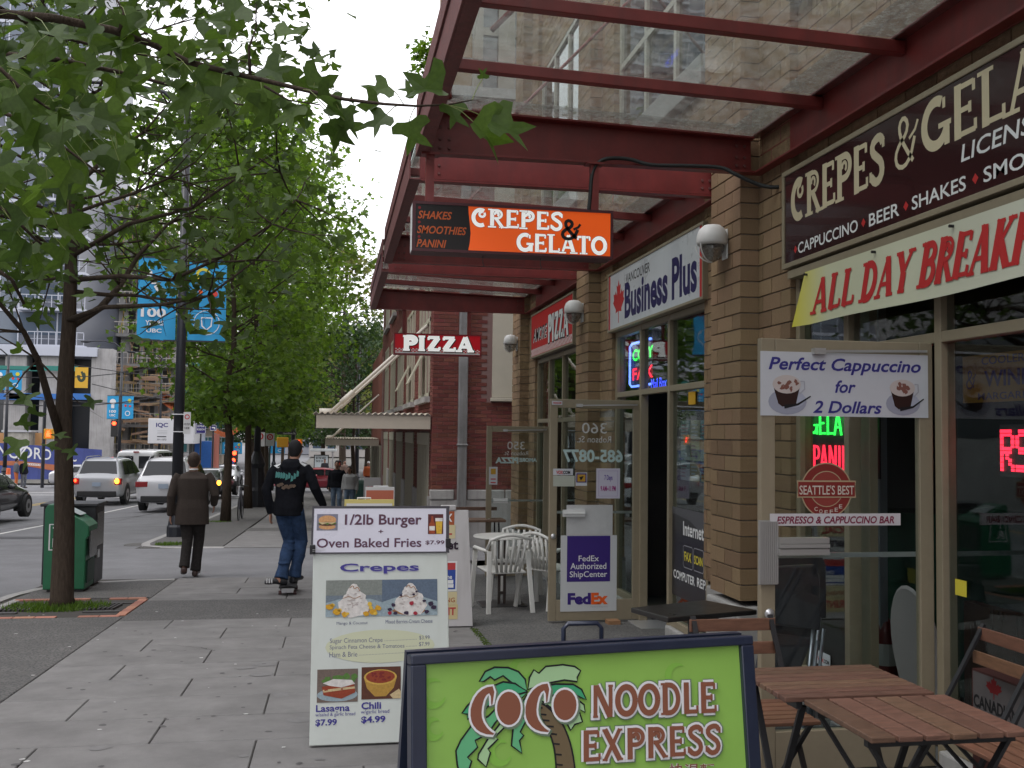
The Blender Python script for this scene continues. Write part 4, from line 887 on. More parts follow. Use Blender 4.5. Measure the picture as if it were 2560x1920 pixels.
# ------------------------------------------------------------------ posters and lettering on the open doors
def dplane(f, x0, y0, x1, y1, Y, lift=.001):
    a = atY(*f(x0, y0), Y); b = atY(*f(x1, y1), Y); return Plane((a.x, Y, a.z), (b.x - a.x, 0, 0), (0, 0, b.z - a.z), lift)
def sticker(label, cat, f, x0, y0, x1, y1, Y, m, name='poster', th=.002):
    pl = dplane(f, x0, y0, x1, y1, Y); t = thing(name, label, cat, tuple(pl.p(.5, 1)))
    p = pl.p(0, 1); q = pl.p(1, 0); MB().box(p.x, q.x, Y, Y + th, p.z, q.z).build('sheet', m, t); return pl, t
Y = 4.652; M_paper = mat('white_board', (.55, .56, .60), .6, var=.04, nscale=5)
pl, t = sticker('white board with navy perfect cappuccino lettering and two cups on the cafe door', 'sign', Z2, 212, 200, 1298, 635, Y, M_paper, 'door_sign', .006)
def f(mb): text(pl, mb, 'Perfect Cappuccino', .045, .085, .955, .345, .022, .25, k=1); text(pl, mb, 'for', .435, .43, .56, .63, .022, .25, k=1); text(pl, mb, '2 Dollars', .305, .755, .715, .95, .022, .25, k=1)
lay(pl, 'lettering', ink('cap_navy', (.04, .035, .22)), t, f)
for cx, cy, sc, fl in ((.155, .66, 1, 1), (.845, .67, .93, 1)):
    def e(mb, dx, dy, rx, ry, k, n=20): pl.disc(mb, cx + dx * sc, cy + dy * sc, rx * sc, k, n, ry * sc)
    lay(pl, 'saucer', ink('saucer', (.33, .34, .42)), t, lambda mb: e(mb, .0, .12, .112, .20, 1)); lay(pl, 'saucer', ink('saucer2', (.42, .44, .54)), t, lambda mb: e(mb, .02, .08, .085, .14, 1.6))
    lay(pl, 'cup', ink('coffee', (.03, .012, .01)), t, lambda mb: (pl.poly(mb, [(cx - .082 * sc, cy - .11), (cx + .072 * sc, cy - .11), (cx + .05 * sc, cy + .15), (cx - .03 * sc, cy + .2), (cx - .055 * sc, cy + .15)], 2.2)))
    lay(pl, 'foam', ink('foam', (.55, .48, .46)), t, lambda mb: e(mb, -.005, -.15, .083, .145, 3)); 
    def fo(mb):
        for _ in range(14): a = random.uniform(0, 6.28); r = random.uniform(0, .055); pl.disc(mb, cx + r * math.cos(a) * sc, cy - .15 + r * 1.7 * math.sin(a) * sc, random.uniform(.006, .014), 3.6 + _ * .1, 7, wob=.5)
    lay(pl, 'cocoa', ink('cocoa', (.22, .09, .07)), t, fo)
    lay(pl, 'handle', ink('handle', (.4, .4, .45)), t, lambda mb: pl.ribbon(mb, [(cx + .075 * sc, cy - .2), (cx + .098 * sc, cy - .2), (cx + .1 * sc, cy - .08), (cx + .07 * sc, cy + .0)], .007, 3.3))
    lay(pl, 'spoon', I_black, t, lambda mb: pl.ribbon(mb, [(cx - .02, cy + .2), (cx + .06, cy + .16), (cx + .135 * sc, cy + .03)], [.02, .01, .006], 4))
# coffee brand roundel and ribbon on the glass
pl = dplane(Z2, 445, 960, 828, 1245, 4.674, .001); t = thing('door_decal', 'round red coffee decal on the cafe door glass', 'decal', tuple(pl.p(.5, 1)))
I_bred = ink('brick_red', (.22, .03, .025))
lay(pl, 'disc', ink('tan_edge', (.42, .32, .2)), t, lambda mb: pl.disc(mb, .5, .5, .435, 0, 40)); lay(pl, 'disc', I_bred, t, lambda mb: pl.disc(mb, .5, .5, .415, 1, 40)); lay(pl, 'ring', ink('tan_edge'), t, lambda mb: pl.disc(mb, .5, .47, .285, 2, 32)); lay(pl, 'disc', ink('brick_red2', (.27, .05, .04)), t, lambda mb: pl.disc(mb, .5, .47, .27, 3, 32))
lay(pl, 'ribbon', ink('tan_edge'), t, lambda mb: pl.poly(mb, [(0, .275), (1, .275), (.985, .48), (1, .67), (0, .67), (.015, .48)], 4)); lay(pl, 'ribbon', I_bred, t, lambda mb: pl.rect(mb, .02, .31, .98, .64, 5))
def f(mb):
    text(pl, mb, "SEATTLE'S BEST", .04, .385, .965, .60, .01, k=6)
    for i, ch in enumerate('COFFEE'): a = R(122 - 13 * i * 1.15); cu = .5 + .345 * math.cos(a) * -1 * -1; cv = .5 + .345 * math.sin(a) * pl.w / pl.h; text(pl, mb, ch, cu - .028, cv - .045, cu + .028, cv + .045, .01, k=6)
lay(pl, 'lettering', ink('ivory', (.6, .55, .48)), t, f)
pl, t = sticker('narrow white strip with maroon espresso and cappuccino bar lettering on the cafe door', 'sign', Z2, 272, 1255, 1118, 1330, 4.645, mat('paper', (.6, .58, .6), .6, var=.04), 'door_strip')
lay(pl, 'lettering', ink('berry', (.20, .015, .05)), t, lambda mb: text(pl, mb, 'ESPRESSO & CAPPUCCINO BAR', .05, .22, .95, .84, .025, .2))
# door 2
Y = 9.593
pl = dplane(Z1, 640, 140, 1030, 410, Y, .001); t = thing('glass_lettering', 'pale reversed street number 360 and phone number on the open shop door', 'lettering', tuple(pl.p(.5, 1)))
def q(x, y): return ((x - 640) / 390, (y - 140) / 270)
def f(mb): text(pl, mb, '360', *q(763, 145), *q(922, 215), .0, mirror=True); text(pl, mb, 'Robson St.', *q(733, 233), *q(952, 275), .0, mirror=True)
lay(pl, 'number', ink('etched', (.50, .50, .49)), t, f); lay(pl, 'phone_number', I_pale, t, lambda mb: text(pl, mb, '685-0877', *q(641, 320), *q(1028, 405), .03, mirror=True))
pl, t = sticker('blank white paper taped above the courier poster on the shop door', 'paper', Z1, 665, 680, 962, 875, Y, mat('paper_plain', (.50, .50, .50), .7, var=.08, nscale=5, bump=.5, bscale=12), 'paper_sheet')
pl, t = sticker('white courier poster with a purple square and purple and orange logo on the shop door', 'poster', Z1, 628, 878, 988, 1365, Y, mat('poster_white', (.56, .57, .58), .45), 'poster')
def q(x, y): return ((x - 628) / 360, (y - 878) / 487)
lay(pl, 'square', I_purple, t, lambda mb: pl.rect(mb, *q(668, 881), *q(945, 1175), 1))
def f(mb): text(pl, mb, 'FedEx', *q(742, 1008), *q(872, 1045), .008, k=2); text(pl, mb, 'Authorized', *q(690, 1055), *q(920, 1095), .008, k=2); text(pl, mb, 'ShipCenter', *q(686, 1108), *q(926, 1158), .008, k=2)
lay(pl, 'lettering', I_white, t, f); lay(pl, 'logo', I_purple, t, lambda mb: text(pl, mb, 'Fed', *q(674, 1247), *q(822, 1322), .05, k=1)); lay(pl, 'logo', I_orange, t, lambda mb: text(pl, mb, 'Ex', *q(824, 1247), *q(932, 1322), .05, k=1))
lay(pl, 'small_print', I_grey, t, lambda mb: text(pl, mb, 'Federal Express', *q(822, 1332), *q(930, 1344), .0, k=1))
pl, t = sticker('white opening hours sheet with pink lettering on the shop door', 'poster', Z1, 858, 443, 1010, 638, Y, mat('hours_sheet', (.55, .52, .62), .6), 'hours_sheet')
lay(pl, 'border', ink('lilac', (.35, .25, .45)), t, lambda mb: pl.ribbon(mb, [(.1, .08), (.9, .08), (.9, .92), (.1, .92)], .004, 1, closed=True)); lay(pl, 'lettering', ink('magenta', (.35, .03, .2)), t, lambda mb: (text(pl, mb, '9 AM~11 PM', .18, .58, .82, .76, .03)))
lay(pl, 'lettering', ink('violet', (.10, .04, .3)), t, lambda mb: text(pl, mb, '7 Days', .34, .22, .68, .44, .02))
pl, t = sticker('small white alarm company sticker on the shop door', 'sticker', Z1, 578, 445, 706, 487, Y, M_paper, 'sticker'); lay(pl, 'lettering', I_red, t, lambda mb: text(pl, mb, 'VOX', .15, .3, .5, .85, .04)); lay(pl, 'lettering', I_black, t, lambda mb: text(pl, mb, 'COM', .5, .3, .86, .85, .04))
pl, t = sticker('pale greenish notice under the alarm sticker on the shop door', 'sticker', Z1, 578, 490, 716, 560, Y, mat('pale_notice', (.42, .44, .38), .6), 'sticker')
pl, t = sticker('gold and purple square sticker on the shop door', 'sticker', Z1, 724, 470, 797, 556, Y, M_paper, 'sticker'); lay(pl, 'picture', I_purple, t, lambda mb: pl.rect(mb, .05, .05, .95, .75, 1)); lay(pl, 'picture', ink('gold', (.5, .28, .03)), t, lambda mb: pl.rect(mb, .15, .15, .85, .68, 2)); lay(pl, 'picture', I_black, t, lambda mb: pl.poly(mb, [(.3, .35), (.7, .25), (.6, .45), (.45, .6)], 3))
pl, t = sticker('small sticker on the top rail of the shop door', 'sticker', Z1, 570, 5, 637, 32, 9.593, M_paper, 'sticker'); lay(pl, 'lettering', I_red, t, lambda mb: text(pl, mb, 'VOXCOM', .1, .3, .9, .75, .04))
# door 3
Y = 13.9
pl = dplane(Z1, 200, 265, 475, 412, Y, .001); t = thing('glass_lettering', 'pale reversed street number 350 and a teal name on the farthest open door', 'lettering', tuple(pl.p(.5, 1)))
def q(x, y): return ((x - 200) / 275, (y - 265) / 147)
lay(pl, 'number', ink('etched'), t, lambda mb: (text(pl, mb, '350', *q(280, 268), *q(392, 320), 0, mirror=True), text(pl, mb, 'Robson St.', *q(258, 331), *q(415, 358), 0, mirror=True)))
lay(pl, 'name', I_pale, t, lambda mb: (text(pl, mb, 'PIZZA', *q(205, 372), *q(352, 412), .05, mirror=True), text(pl, mb, 'AMORE', *q(358, 375), *q(472, 402), .05, mirror=True)))
pl, t = sticker('stack of small stickers on the farthest open door', 'sticker', Z1, 163, 433, 216, 548, Y, M_paper, 'sticker'); lay(pl, 'picture', ink('gold'), t, lambda mb: pl.rect(mb, .2, .1, .8, .42, 1)); lay(pl, 'lettering', I_red, t, lambda mb: (pl.rect(mb, .2, .66, .8, .72, 1), pl.rect(mb, .2, .86, .8, .92, 1)))

# ------------------------------------------------------------------ windows: decals, neon, shelves
def glow(name, col, s): return mat('glow_' + name, (.02, .02, .02), .4, emit=(col, s))
N_green = glow('green', (.03, 1, .08), 2.2); N_red = glow('red', (1, .02, .05), 2.6); N_blue = glow('blue', (.06, .08, 1), 3.)
def neon(word, pl, m, parent, u0, v0, u1, v1, r=.008, name='tube'):
    mb = MB(); W = sum(GL[c][0] for c in word); x = 0
    for c in word:
        w, st, se = GL[c]
        for wt, pts in st:
            pp = smoothp(pts, 1) if len(pts) > 3 else pts
            if c in 'CRPGE' and wt < .6 and len(pts) > 6: continue
            mb.tube([pl.p(u0 + (u1 - u0) * (x + a) / W, v1 + (v0 - v1) * b, 0) for a, b in pp], r, 6)
        x += w
    return mb.build(name, m, parent, smooth=True)
X = 3.20
pl = px_plane(Z2, 440, 640, 985, 960, X, 0); t = thing('neon_sign', 'green and red neon gelato and panini sign in the cafe sidelight', 'neon sign', tuple(pl.p(.5, 1)))
G = uvx(pl, Z2, X)
neon('GELATO', pl, N_green, t, G(525, 0)[0], -.12, G(525, 0)[0] + (G(770, 0)[0] - G(525, 0)[0]) * 1.36, .30, .0085); neon('PANINI', pl, N_red, t, G(545, 0)[0], .48, G(545, 0)[0] + (G(770, 0)[0] - G(545, 0)[0]) * 1.22, .93, .0085)
for s_, m_ in ((-.02, N_green), (.47, N_red)): MB().tube([pl.p(.1, s_), pl.p(.1, s_ + .4)], .006, 6).build('tube', m_, t)
MB().box(X + .02, X + .03, pl.p(1, 0).y, pl.p(0, 0).y, pl.p(0, 1).z, pl.p(0, 0).z + .12).build('backing', M_black, t)
for x0_, x1_, xx, m__ in ((822, 920, 3.12, M_frame), (942, 982, 3.3, mat('grey_door_edge', (.20, .21, .23), .5))): a_ = atX(*Z2(x0_, 900), xx).y; b_ = atX(*Z2(x1_, 900), xx).y; MB().box(xx, xx + .05, b_, a_, -.18, 2.5).build('inner_door_jamb', m__, tan)
# LED dot sign
pl = px_plane(Z2, 1755, 690, 1000, 2200, 3.3, 0); t = thing('led_sign', 'red dot matrix sign glowing in the cafe window', 'led sign', tuple(pl.p(.5, 1))); mb = MB(); MB().box(3.305, 3.34, pl.p(1, 0).y, pl.p(0, 0).y, pl.p(0, 1).z - .01, pl.p(0, 0).z + .01).build('housing', M_black, t)
BM = {'J': ['11111', '00010', '00010', '00010', '00010', '10010', '01100'], 'R': ['11110', '10001', '10001', '11110', '10100', '10010', '10001'], 'S': ['01111', '10000', '10000', '01110', '00001', '00001', '11110']}
for k, ch in enumerate('RSRS'):
    for r_, row in enumerate(BM[ch]):
        for c_, b in enumerate(row):
            if b == '1':
                for d in (0, 1):
                    p = pl.p(.04 + .24 * k + .042 * c_ + .02 * d, .1 + .12 * r_); mb.box(p.x - .004, p.x, p.y - .006, p.y + .006, p.z - .008, p.z + .008); mb.box(p.x - .004, p.x, p.y - .006, p.y + .006, p.z - .025, p.z - .012)
mb.build('dots', N_red, t, kind='stuff')
# business shop: neon box, blue lettering, posters, dark band with lettering
X = 3.12
pl = px_plane(Z8, 765, 885, 1160, 900, X, 0); t = thing('neon_sign', 'blue framed neon sign with green and red words in the business shop window', 'neon sign', tuple(pl.p(.5, 1)))
MB().tube([pl.p(1.0, 0), pl.p(.1, 0), pl.p(0, .06), pl.p(0, .94), pl.p(.1, 1), pl.p(1.0, 1)], .012, 6).build('tube', glow('sky', (.15, .25, 1), 3), t, smooth=True)
mb = MB(); text(pl, mb, 'COPY', .14, .15, 1.1, .42, .02); mb.build('lettering', N_green, t, fixn=False); mb = MB(); text(pl, mb, 'FAX', .14, .58, 1.1, .86, .02); mb.build('lettering', N_red, t, fixn=False)
MB().box(X + .02, X + .03, pl.p(1, 0).y, pl.p(0, 0).y + .05, pl.p(0, 1).z - .05, pl.p(0, 0).z + .05).build('backing', M_black, t)
pl = px_plane(Z8, 902, 1108, 1175, 1002, 3.1, 0); t = thing('neon_sign', 'small blue mail box lettering glowing above the open shop door', 'neon sign', tuple(pl.p(.5, 1))); mb = MB(); text(pl, mb, 'Mail Box', 0, 0, 1, 1, .0); mb.build('lettering', N_blue, t, fixn=False)
X = 3.0095; Fb = (7.80, 8.71)   # pane of bay 2
pl = wall_plane(8.71, 7.80, 1.84, .28, X); G = uvx(pl, Z1, X)
t = thing('window_graphic', 'dark window graphic with white internet and computer repair lettering', 'window graphic', tuple(pl.p(.5, 1)))
vb = G(1360, 690)[1]
lay(pl, 'band', mat('band_black', (.02, .02, .024), .35), t, lambda mb: pl.rect(mb, .0, vb, 1, G(1360, 1110)[1] + .13, 0)); lay(pl, 'arc', mat('band_grey', (.08, .08, .09), .4), t, lambda mb: pl.poly(mb, [(0, vb), (1, vb), (1, vb + .14), (.5, vb + .06), (0, vb + .035)], 1))
def tx(mb, s, x0, yt, yb, x1, b=.02, sh=0): u0, v0 = G(x0, yt); v1 = G(x0, yb)[1]; u1 = G(x1, yt)[0]; text(pl, mb, s, u0, v0, u1, v1, b, sh, k=2)
lay(pl, 'lettering', I_white, t, lambda mb: (tx(mb, 'Internet', 1422, 785, 875, 1556), tx(mb, 'COMPUTER', 1360, 1092, 1148, 1497), tx(mb, 'REPAIR', 1512, 1150, 1210, 1625), tx(mb, 'Cafe', 1575, 800, 890, 1660)))
lay(pl, 'lettering', I_yellow, t, lambda mb: (tx(mb, 'FAX', 1430, 980, 1040, 1475), tx(mb, 'SCAN', 1493, 1005, 1062, 1548)))
def f(mb):
    for a, b in ((1423, 1484), (1490, 1555), (1560, 1625)):
        u0, v0 = G(a, 940 + (a - 1423) * .28); u1 = G(b, 900)[0]; v1 = v0 + (G(1423, 1080)[1] - G(1423, 940)[1]); pl.ribbon(mb, [(u0, v0 + .01), (u0 + .02, v0), (u1 - .02, v0), (u1, v0 + .01), (u1, v1 - .01), (u1 - .02, v1), (u0 + .02, v1), (u0, v1 - .01)], .006, 2, closed=True)
lay(pl, 'outline', I_grey, t, f)
cols = [(.30, .42, .42), (.40, .36, .18), (.08, .30, .32), (.42, .42, .36), (.45, .40, .18), (.5, .5, .46), (.3, .33, .36), (.42, .30, .16)]
for r_ in range(3):
    for c_ in range(3):
        u0 = .16 + .27 * c_; v0 = .16 + .115 * r_; m_ = ink('poster%d' % ((r_ * 3 + c_) % 8), tuple(.7 * a for a in cols[(r_ * 3 + c_) % 8]))
        ps = thing('poster', ['first', 'second', 'third'][c_] + ' poster from the left in the ' + ['top', 'middle', 'bottom'][r_] + ' row behind the business shop window', 'poster', tuple(pl.p(u0, v0))); p = pl.p(u0, v0 + .105); q = pl.p(u0 + .25, v0)
        P2 = Plane((3.03, p.y, q.z), (0, q.y - p.y, 0), (0, 0, p.z - q.z)); MB().box(3.032, 3.036, q.y, p.y, p.z, q.z).build('sheet', m_, ps)
        def f(mb):
            for k in range(4): P2.rect(mb, .15, .2 + .18 * k, random.uniform(.5, .9), .28 + .18 * k, 1)
        lay(P2, 'text_lines', I_grey if (r_ + c_) % 2 else I_maroon, ps, f)
pp_ = atX(*Z8(1150, 1215), 3.01); t = thing('open_tag', 'small yellow tag hanging in the business shop window', 'tag', tuple(pp_)); MB().box(3.0, 3.008, pp_.y - .16, pp_.y, pp_.z - .08, pp_.z + .03).build('card', ink('amber', (.6, .33, .02)), t)
# menu light board deep in the business shop, lit
t = thing('menu_screen', 'dark screen with rows of blue writing hanging inside the business shop', 'screen', (4.4, 9.0, 2.0)); MB().box(4.4, 4.44, 8.1, 9.9, 1.9, 2.55).build('panel', M_black, t)
mb = MB(); P2 = Plane((4.398, 9.9, 2.55), (0, -1.8, 0), (0, 0, -.65))
for k in range(8):
    u_ = .05
    while u_ < .93: w = random.uniform(.02, .06); P2.rect(mb, u_, .08 + .11 * k, u_ + w, .12 + .11 * k, 1); u_ += w + random.uniform(.01, .02)
mb.build('writing', glow('screen', (.15, .5, .8), .8), t, kind='stuff')
# cafe interior: bottle shelves, counter, fridge, dark panel under the glass
pl = px_plane(Z3, 1470, 520, 1000, 2500, 3.06, 0)
ct = thing('shop_counter', 'dark wooden counter standing just behind the cafe window', 'counter', (3.4, 4.0, -.15)); MB().box(3.08, 3.14, 3.5, 4.56, -.15, .66).build('front_panel', mat('dark_wood_panel', (.035, .012, .008), .3, var=.3, nscale=5, stretch=(1, 8, 1)), ct)
MB().box(3.145, 3.75, 3.48, 4.57, .60, .64).build('worktop', mat('dark_top', (.05, .05, .055), .2), ct)
sh = thing('shelf_unit', 'dark wall shelf with rows of bottles inside the cafe', 'shelf', (5.0, 5.2, -.1))
MB().box(5.05, 5.12, 3.2, 6.6, -.1, 2.5).build('back', mat('shelf_back', (.012, .015, .013), .5), sh)
for i, z in enumerate((.35, .85, 1.3, 1.75)): MB().box(4.75, 5.05, 3.2, 6.6, z - .02, z).build('shelf', mat('glass_shelf', (.20, .22, .22), .2), sh)
bt = MB().lathe([(.035, 0), (.036, .16), (.03, .19), (.013, .22), (.012, .27), (.014, .28)], (0, 0, 0), 10).mesh('bottle'); 
for p_ in bt.polygons: p_.use_smooth = True
bt.materials.append(mat('bottle_glass', (.02, .06, .03), .12, spec=.8)); lbm = MB().lathe([(.0372, .05), (.0372, .12)], (0, 0, 0), 10).mesh('bottle_label'); lbm.materials.append(mat('bottle_label', (.45, .45, .42), .6))
n = 0
for i, z in enumerate((.35, .85, 1.3, 1.75)):
    for k in range(15):
        y = 3.35 + .215 * k + random.uniform(-.03, .03)
        if random.random() < .12: continue
        o = bpy.data.objects.new('bottle', bt); COL.objects.link(o); o.location = (4.88, y, z); tag(o, '%s dark bottle from the street end of the %s shelf inside the cafe' % ('first second third fourth fifth sixth seventh eighth ninth tenth eleventh twelfth thirteenth fourteenth fifteenth'.split()[k], ['lowest', 'second', 'third', 'top'][i]), 'bottle', 'bottles on the %s cafe shelf' % ['lowest', 'second', 'third', 'top'][i])
        l = bpy.data.objects.new('label', lbm); COL.objects.link(l); l.parent = o; n += 1
# advert sheets reflected / seen through the cafe window
pl = px_plane(Z2, 1520, 240, 540, 2500, 3.5, 0); t = thing('wine_board', 'orange drinks board with purple lettering inside the cafe window', 'sign', tuple(pl.p(.5, 1))); sheet(pl, mat('amber_board', (.42, .20, .02), .5), 'face', t)
lay(pl, 'lettering', ink('plum', (.14, .08, .16)), t, lambda mb: (text(pl, mb, 'WINE', .17, .35, .5, .68, .03), text(pl, mb, 'COOLERS', .15, .05, .5, .22, .02), text(pl, mb, 'MARGARITAS', .12, .8, .6, .95, .01), display(pl, mb, '&', .02, .3, .1, .7, .15, 0)))
tag(MB().box(3.5, 4.3, 5.6, 6.1, -.1, 1.0).build('display_case', mat('green_case', (.02, .05, .035), .2)), 'dark green display case standing inside the cafe', 'display case')
t = thing('warning_tag', 'small yellow tag stuck low in the cafe window corner', 'sticker', tuple(atX(*Z3(1520, 500), 3.0))); pl = px_plane(Z3, 1520, 392, 498, 1597, 3.008, .001); sheet(pl, I_yellow, 'sheet', t)
t = thing('alarm_sticker', 'white alarm sticker in the cafe sidelight near the ground', 'sticker', tuple(atX(*Z3(600, 900), 3.0))); pl = px_plane(Z3, 592, 865, 955, 685, 3.008, .001); sheet(pl, M_paper, 'sheet', t); lay(pl, 'lettering', I_red, t, lambda mb: text(pl, mb, 'VOX', .1, .45, .55, .75, .04)); lay(pl, 'lettering', I_black, t, lambda mb: text(pl, mb, 'COM', .55, .45, .92, .75, .04))
# ------------------------------------------------------------------ sidewalk boards
def blob(pl, mb, cu, cv, ru, k, n=12, wob=.15, asp=1.): pl.disc(mb, cu, cv, ru, k, n, ru * pl.w / pl.h * asp, wob)
def aboard_panel(name, label, TL, TR, BL, BR, m, th=.03, frame=None):
    TL, TR, BL, BR = map(Vector, (TL, TR, BL, BR)); t = thing(name, label, 'sandwich board', tuple((BL + BR) / 2)); pl = Plane(TL, TR - TL, BL - TL); n = pl.N
    mb = MB(); mb.add([TL - n * th, TR - n * th, BR - n * th, BL - n * th, TL - n * .0005, TR - n * .0005, BR - n * .0005, BL - n * .0005], [(0, 3, 2, 1), (4, 5, 6, 7), (0, 1, 5, 4), (1, 2, 6, 5), (2, 3, 7, 6), (3, 0, 4, 7)]); mb.build('front_panel', m, t, bev=.004)
    # back leaf of the A
    back = Vector((0, 2 * (TL.y - BL.y) + .12, 0)); mb = MB(); a, b, c, d = TL - n * (th + .01), TR - n * (th + .01), BR + back, BL + back; q = Vector((0, .02, 0))
    mb.add([a, b, c, d, a + q, b + q, c + q, d + q], [(0, 3, 2, 1), (4, 5, 6, 7), (0, 1, 5, 4), (1, 2, 6, 5), (2, 3, 7, 6), (3, 0, 4, 7)]); mb.build('back_panel', m, t)
    return t, pl
# crepes menu board
x0, x1 = -.095, .645; yb, yt = 5.50, 5.74; zb, zt = GZ(5.5) + .01, 1.03
M_menu = mat('menu_print', (.60, .64, .60), .45, var=.05, nscale=2.5, streak=.15, dirt=(.4, .42, .35))
t, pl = aboard_panel('menu_board', 'tall white sandwich board with crepes menu, food photos and a burger banner on top', (x0 - .005, yt, zt), (x1 - .005, yt, zt), (x0, yb, zb), (x1 + .01, yb, zb), M_menu)
def q(x, y): # zoom-5 coordinates to u,v of the board
    l = 303 + (y - 60) * .017; r = 1130 + (y - 60) * .046; return ((x - l) / (r - l), (y - 60 - (x - l) * -.005) / 1465)
def Q(a, b): u0, v0 = q(*a); u1, v1 = q(*b); return (u0, v0, u1, v1)
I_cb = ink('crepe_blue', (.05, .04, .26)); I_sl = ink('slate', (.12, .13, .22)); I_halo = ink('grey_violet', (.38, .38, .50))
lay(pl, 'title_shadow', I_halo, t, lambda mb: text(pl, mb, 'Crepes', *Q((478, 420), (972, 484)), .035, k=1)); lay(pl, 'title', I_cb, t, lambda mb: text(pl, mb, 'Crepes', *Q((475, 416), (968, 480)), .02, k=2))
lay(pl, 'pale_panel', ink('cream_glow', (.60, .62, .44)), t, lambda mb: pl.disc(mb, .5, .60, .40, .4, 24, .07))
lay(pl, 'lettering', I_sl, t, lambda mb: (text(pl, mb, 'Mango & Coconut', *Q((467, 782), (660, 804)), 0), text(pl, mb, 'Mixed Berries-Cream Cheese', *Q((770, 774), (1066, 796)), 0),
    text(pl, mb, 'Sugar Cinnamon Crepe', *Q((430, 884), (757, 920)), 0), text(pl, mb, '$3.99', *Q((985, 876), (1052, 903)), 0), text(pl, mb, 'Spinach Feta Cheese & Tomatoes', *Q((430, 926), (895, 956)), 0), text(pl, mb, '$7.99', *Q((985, 916), (1053, 944)), 0), text(pl, mb, 'Ham & Brie', *Q((430, 968), (603, 998)), 0), text(pl, mb, '$8.99', *Q((985, 958), (1053, 986)), 0),
    [pl.rect(mb, *Q((a + i * 9, b - i * .3), (a + i * 9 + 4, b + 3 - i * .3)), 1) for a, b, n_ in ((768, 903, 23), (905, 940, 8), (612, 988, 40)) for i in range(n_)]))
lay(pl, 'lettering', I_cb, t, lambda mb: (text(pl, mb, 'Lasagna', *Q((360, 1285), (568, 1338)), .02), text(pl, mb, 'w/salad & garlic bread', *Q((358, 1332), (603, 1358)), .0), text(pl, mb, '$7.99', *Q((360, 1370), (492, 1413)), .03),
    text(pl, mb, 'Chili', *Q((638, 1276), (762, 1318)), .03), text(pl, mb, 'w/garlic bread', *Q((637, 1322), (814, 1350)), .0), text(pl, mb, '$4.99', *Q((640, 1360), (792, 1404)), .03), text(pl, mb, 'Meatballs', *Q((908, 1268), (1130, 1310)), .02), text(pl, mb, '$8.99', *Q((910, 1352), (1040, 1392)), .03)))
F = lambda n_, c: ink('food_' + n_, c, .55, var=.18, nscale=90)
f_slate = F('slate', (.16, .20, .24)); f_wh = ink('food_cream', (.68, .65, .62), .6, var=.2, nscale=40); f_wh2 = F('cream_shade', (.48, .42, .40)); f_mango = F('mango', (.62, .33, .02)); f_mang2 = F('mango_light', (.70, .46, .06)); f_crust = F('crust', (.34, .16, .06)); f_berry = F('blackberry', (.035, .02, .05)); f_rasp = F('raspberry', (.35, .02, .04)); f_plate = F('plate', (.30, .38, .42)); f_red = F('sauce', (.28, .05, .02)); f_grn = F('salad', (.09, .20, .04)); f_chz = F('cheese', (.58, .45, .25)); f_bowl = F('bowl', (.45, .26, .05)); f_dk = F('dark_table', (.10, .035, .02))
def photo(a, b, base, fn):
    u0, v0, u1, v1 = Q(a, b); p = pl.p; P = Plane(p(u0, v0), p(u1, v0) - p(u0, v0), p(u0, v1) - p(u0, v0), .0008)
    ph = MB(); P.rect(ph, 0, 0, 1, 1, 0); o = ph.build('picture', base, t, fixn=False)
    items = fn(P)
    for m_, g in items:
        mb = MB(); g(mb)
        if mb.v: mb.build('picture_detail', m_, o, fixn=False)
def cream(P, cx, K):
    mb1 = lambda mb: [P.disc(mb, cx + dx, dy, r, K + i * .4, 14, r * P.w / P.h * .62, .12) for i, (dx, dy, r) in enumerate([(0, .72, .30 * .5), (-.01, .62, .24 * .5), (.01, .5, .20 * .5), (-.005, .36, .14 * .5), (0, .26, .11 * .5), (.0, .16, .06 * .5)])]
    sh_ = lambda mb: [P.disc(mb, cx + random.uniform(-.1, .1) * (1 - abs(.7 - v)), v, random.uniform(.006, .02), K + 3 + i * .05, 7, random.uniform(.01, .02), .4) for i, v in enumerate([random.uniform(.3, .8) for _ in range(22)])]
    dr = lambda mb: P.ribbon(mb, smoothp([(cx - .04, .22), (cx - .01, .14), (cx, .26), (cx + .03, .18), (cx + .05, .3)], 1), .004, K + 5)
    dr2 = lambda mb: P.ribbon(mb, smoothp([(cx - .1, .50), (cx - .04, .44), (cx + .0, .52), (cx + .06, .44)], 1), .003, K + 5)
    return [(f_wh, mb1), (f_wh2, sh_), (f_crust, dr), (f_crust, dr2)]
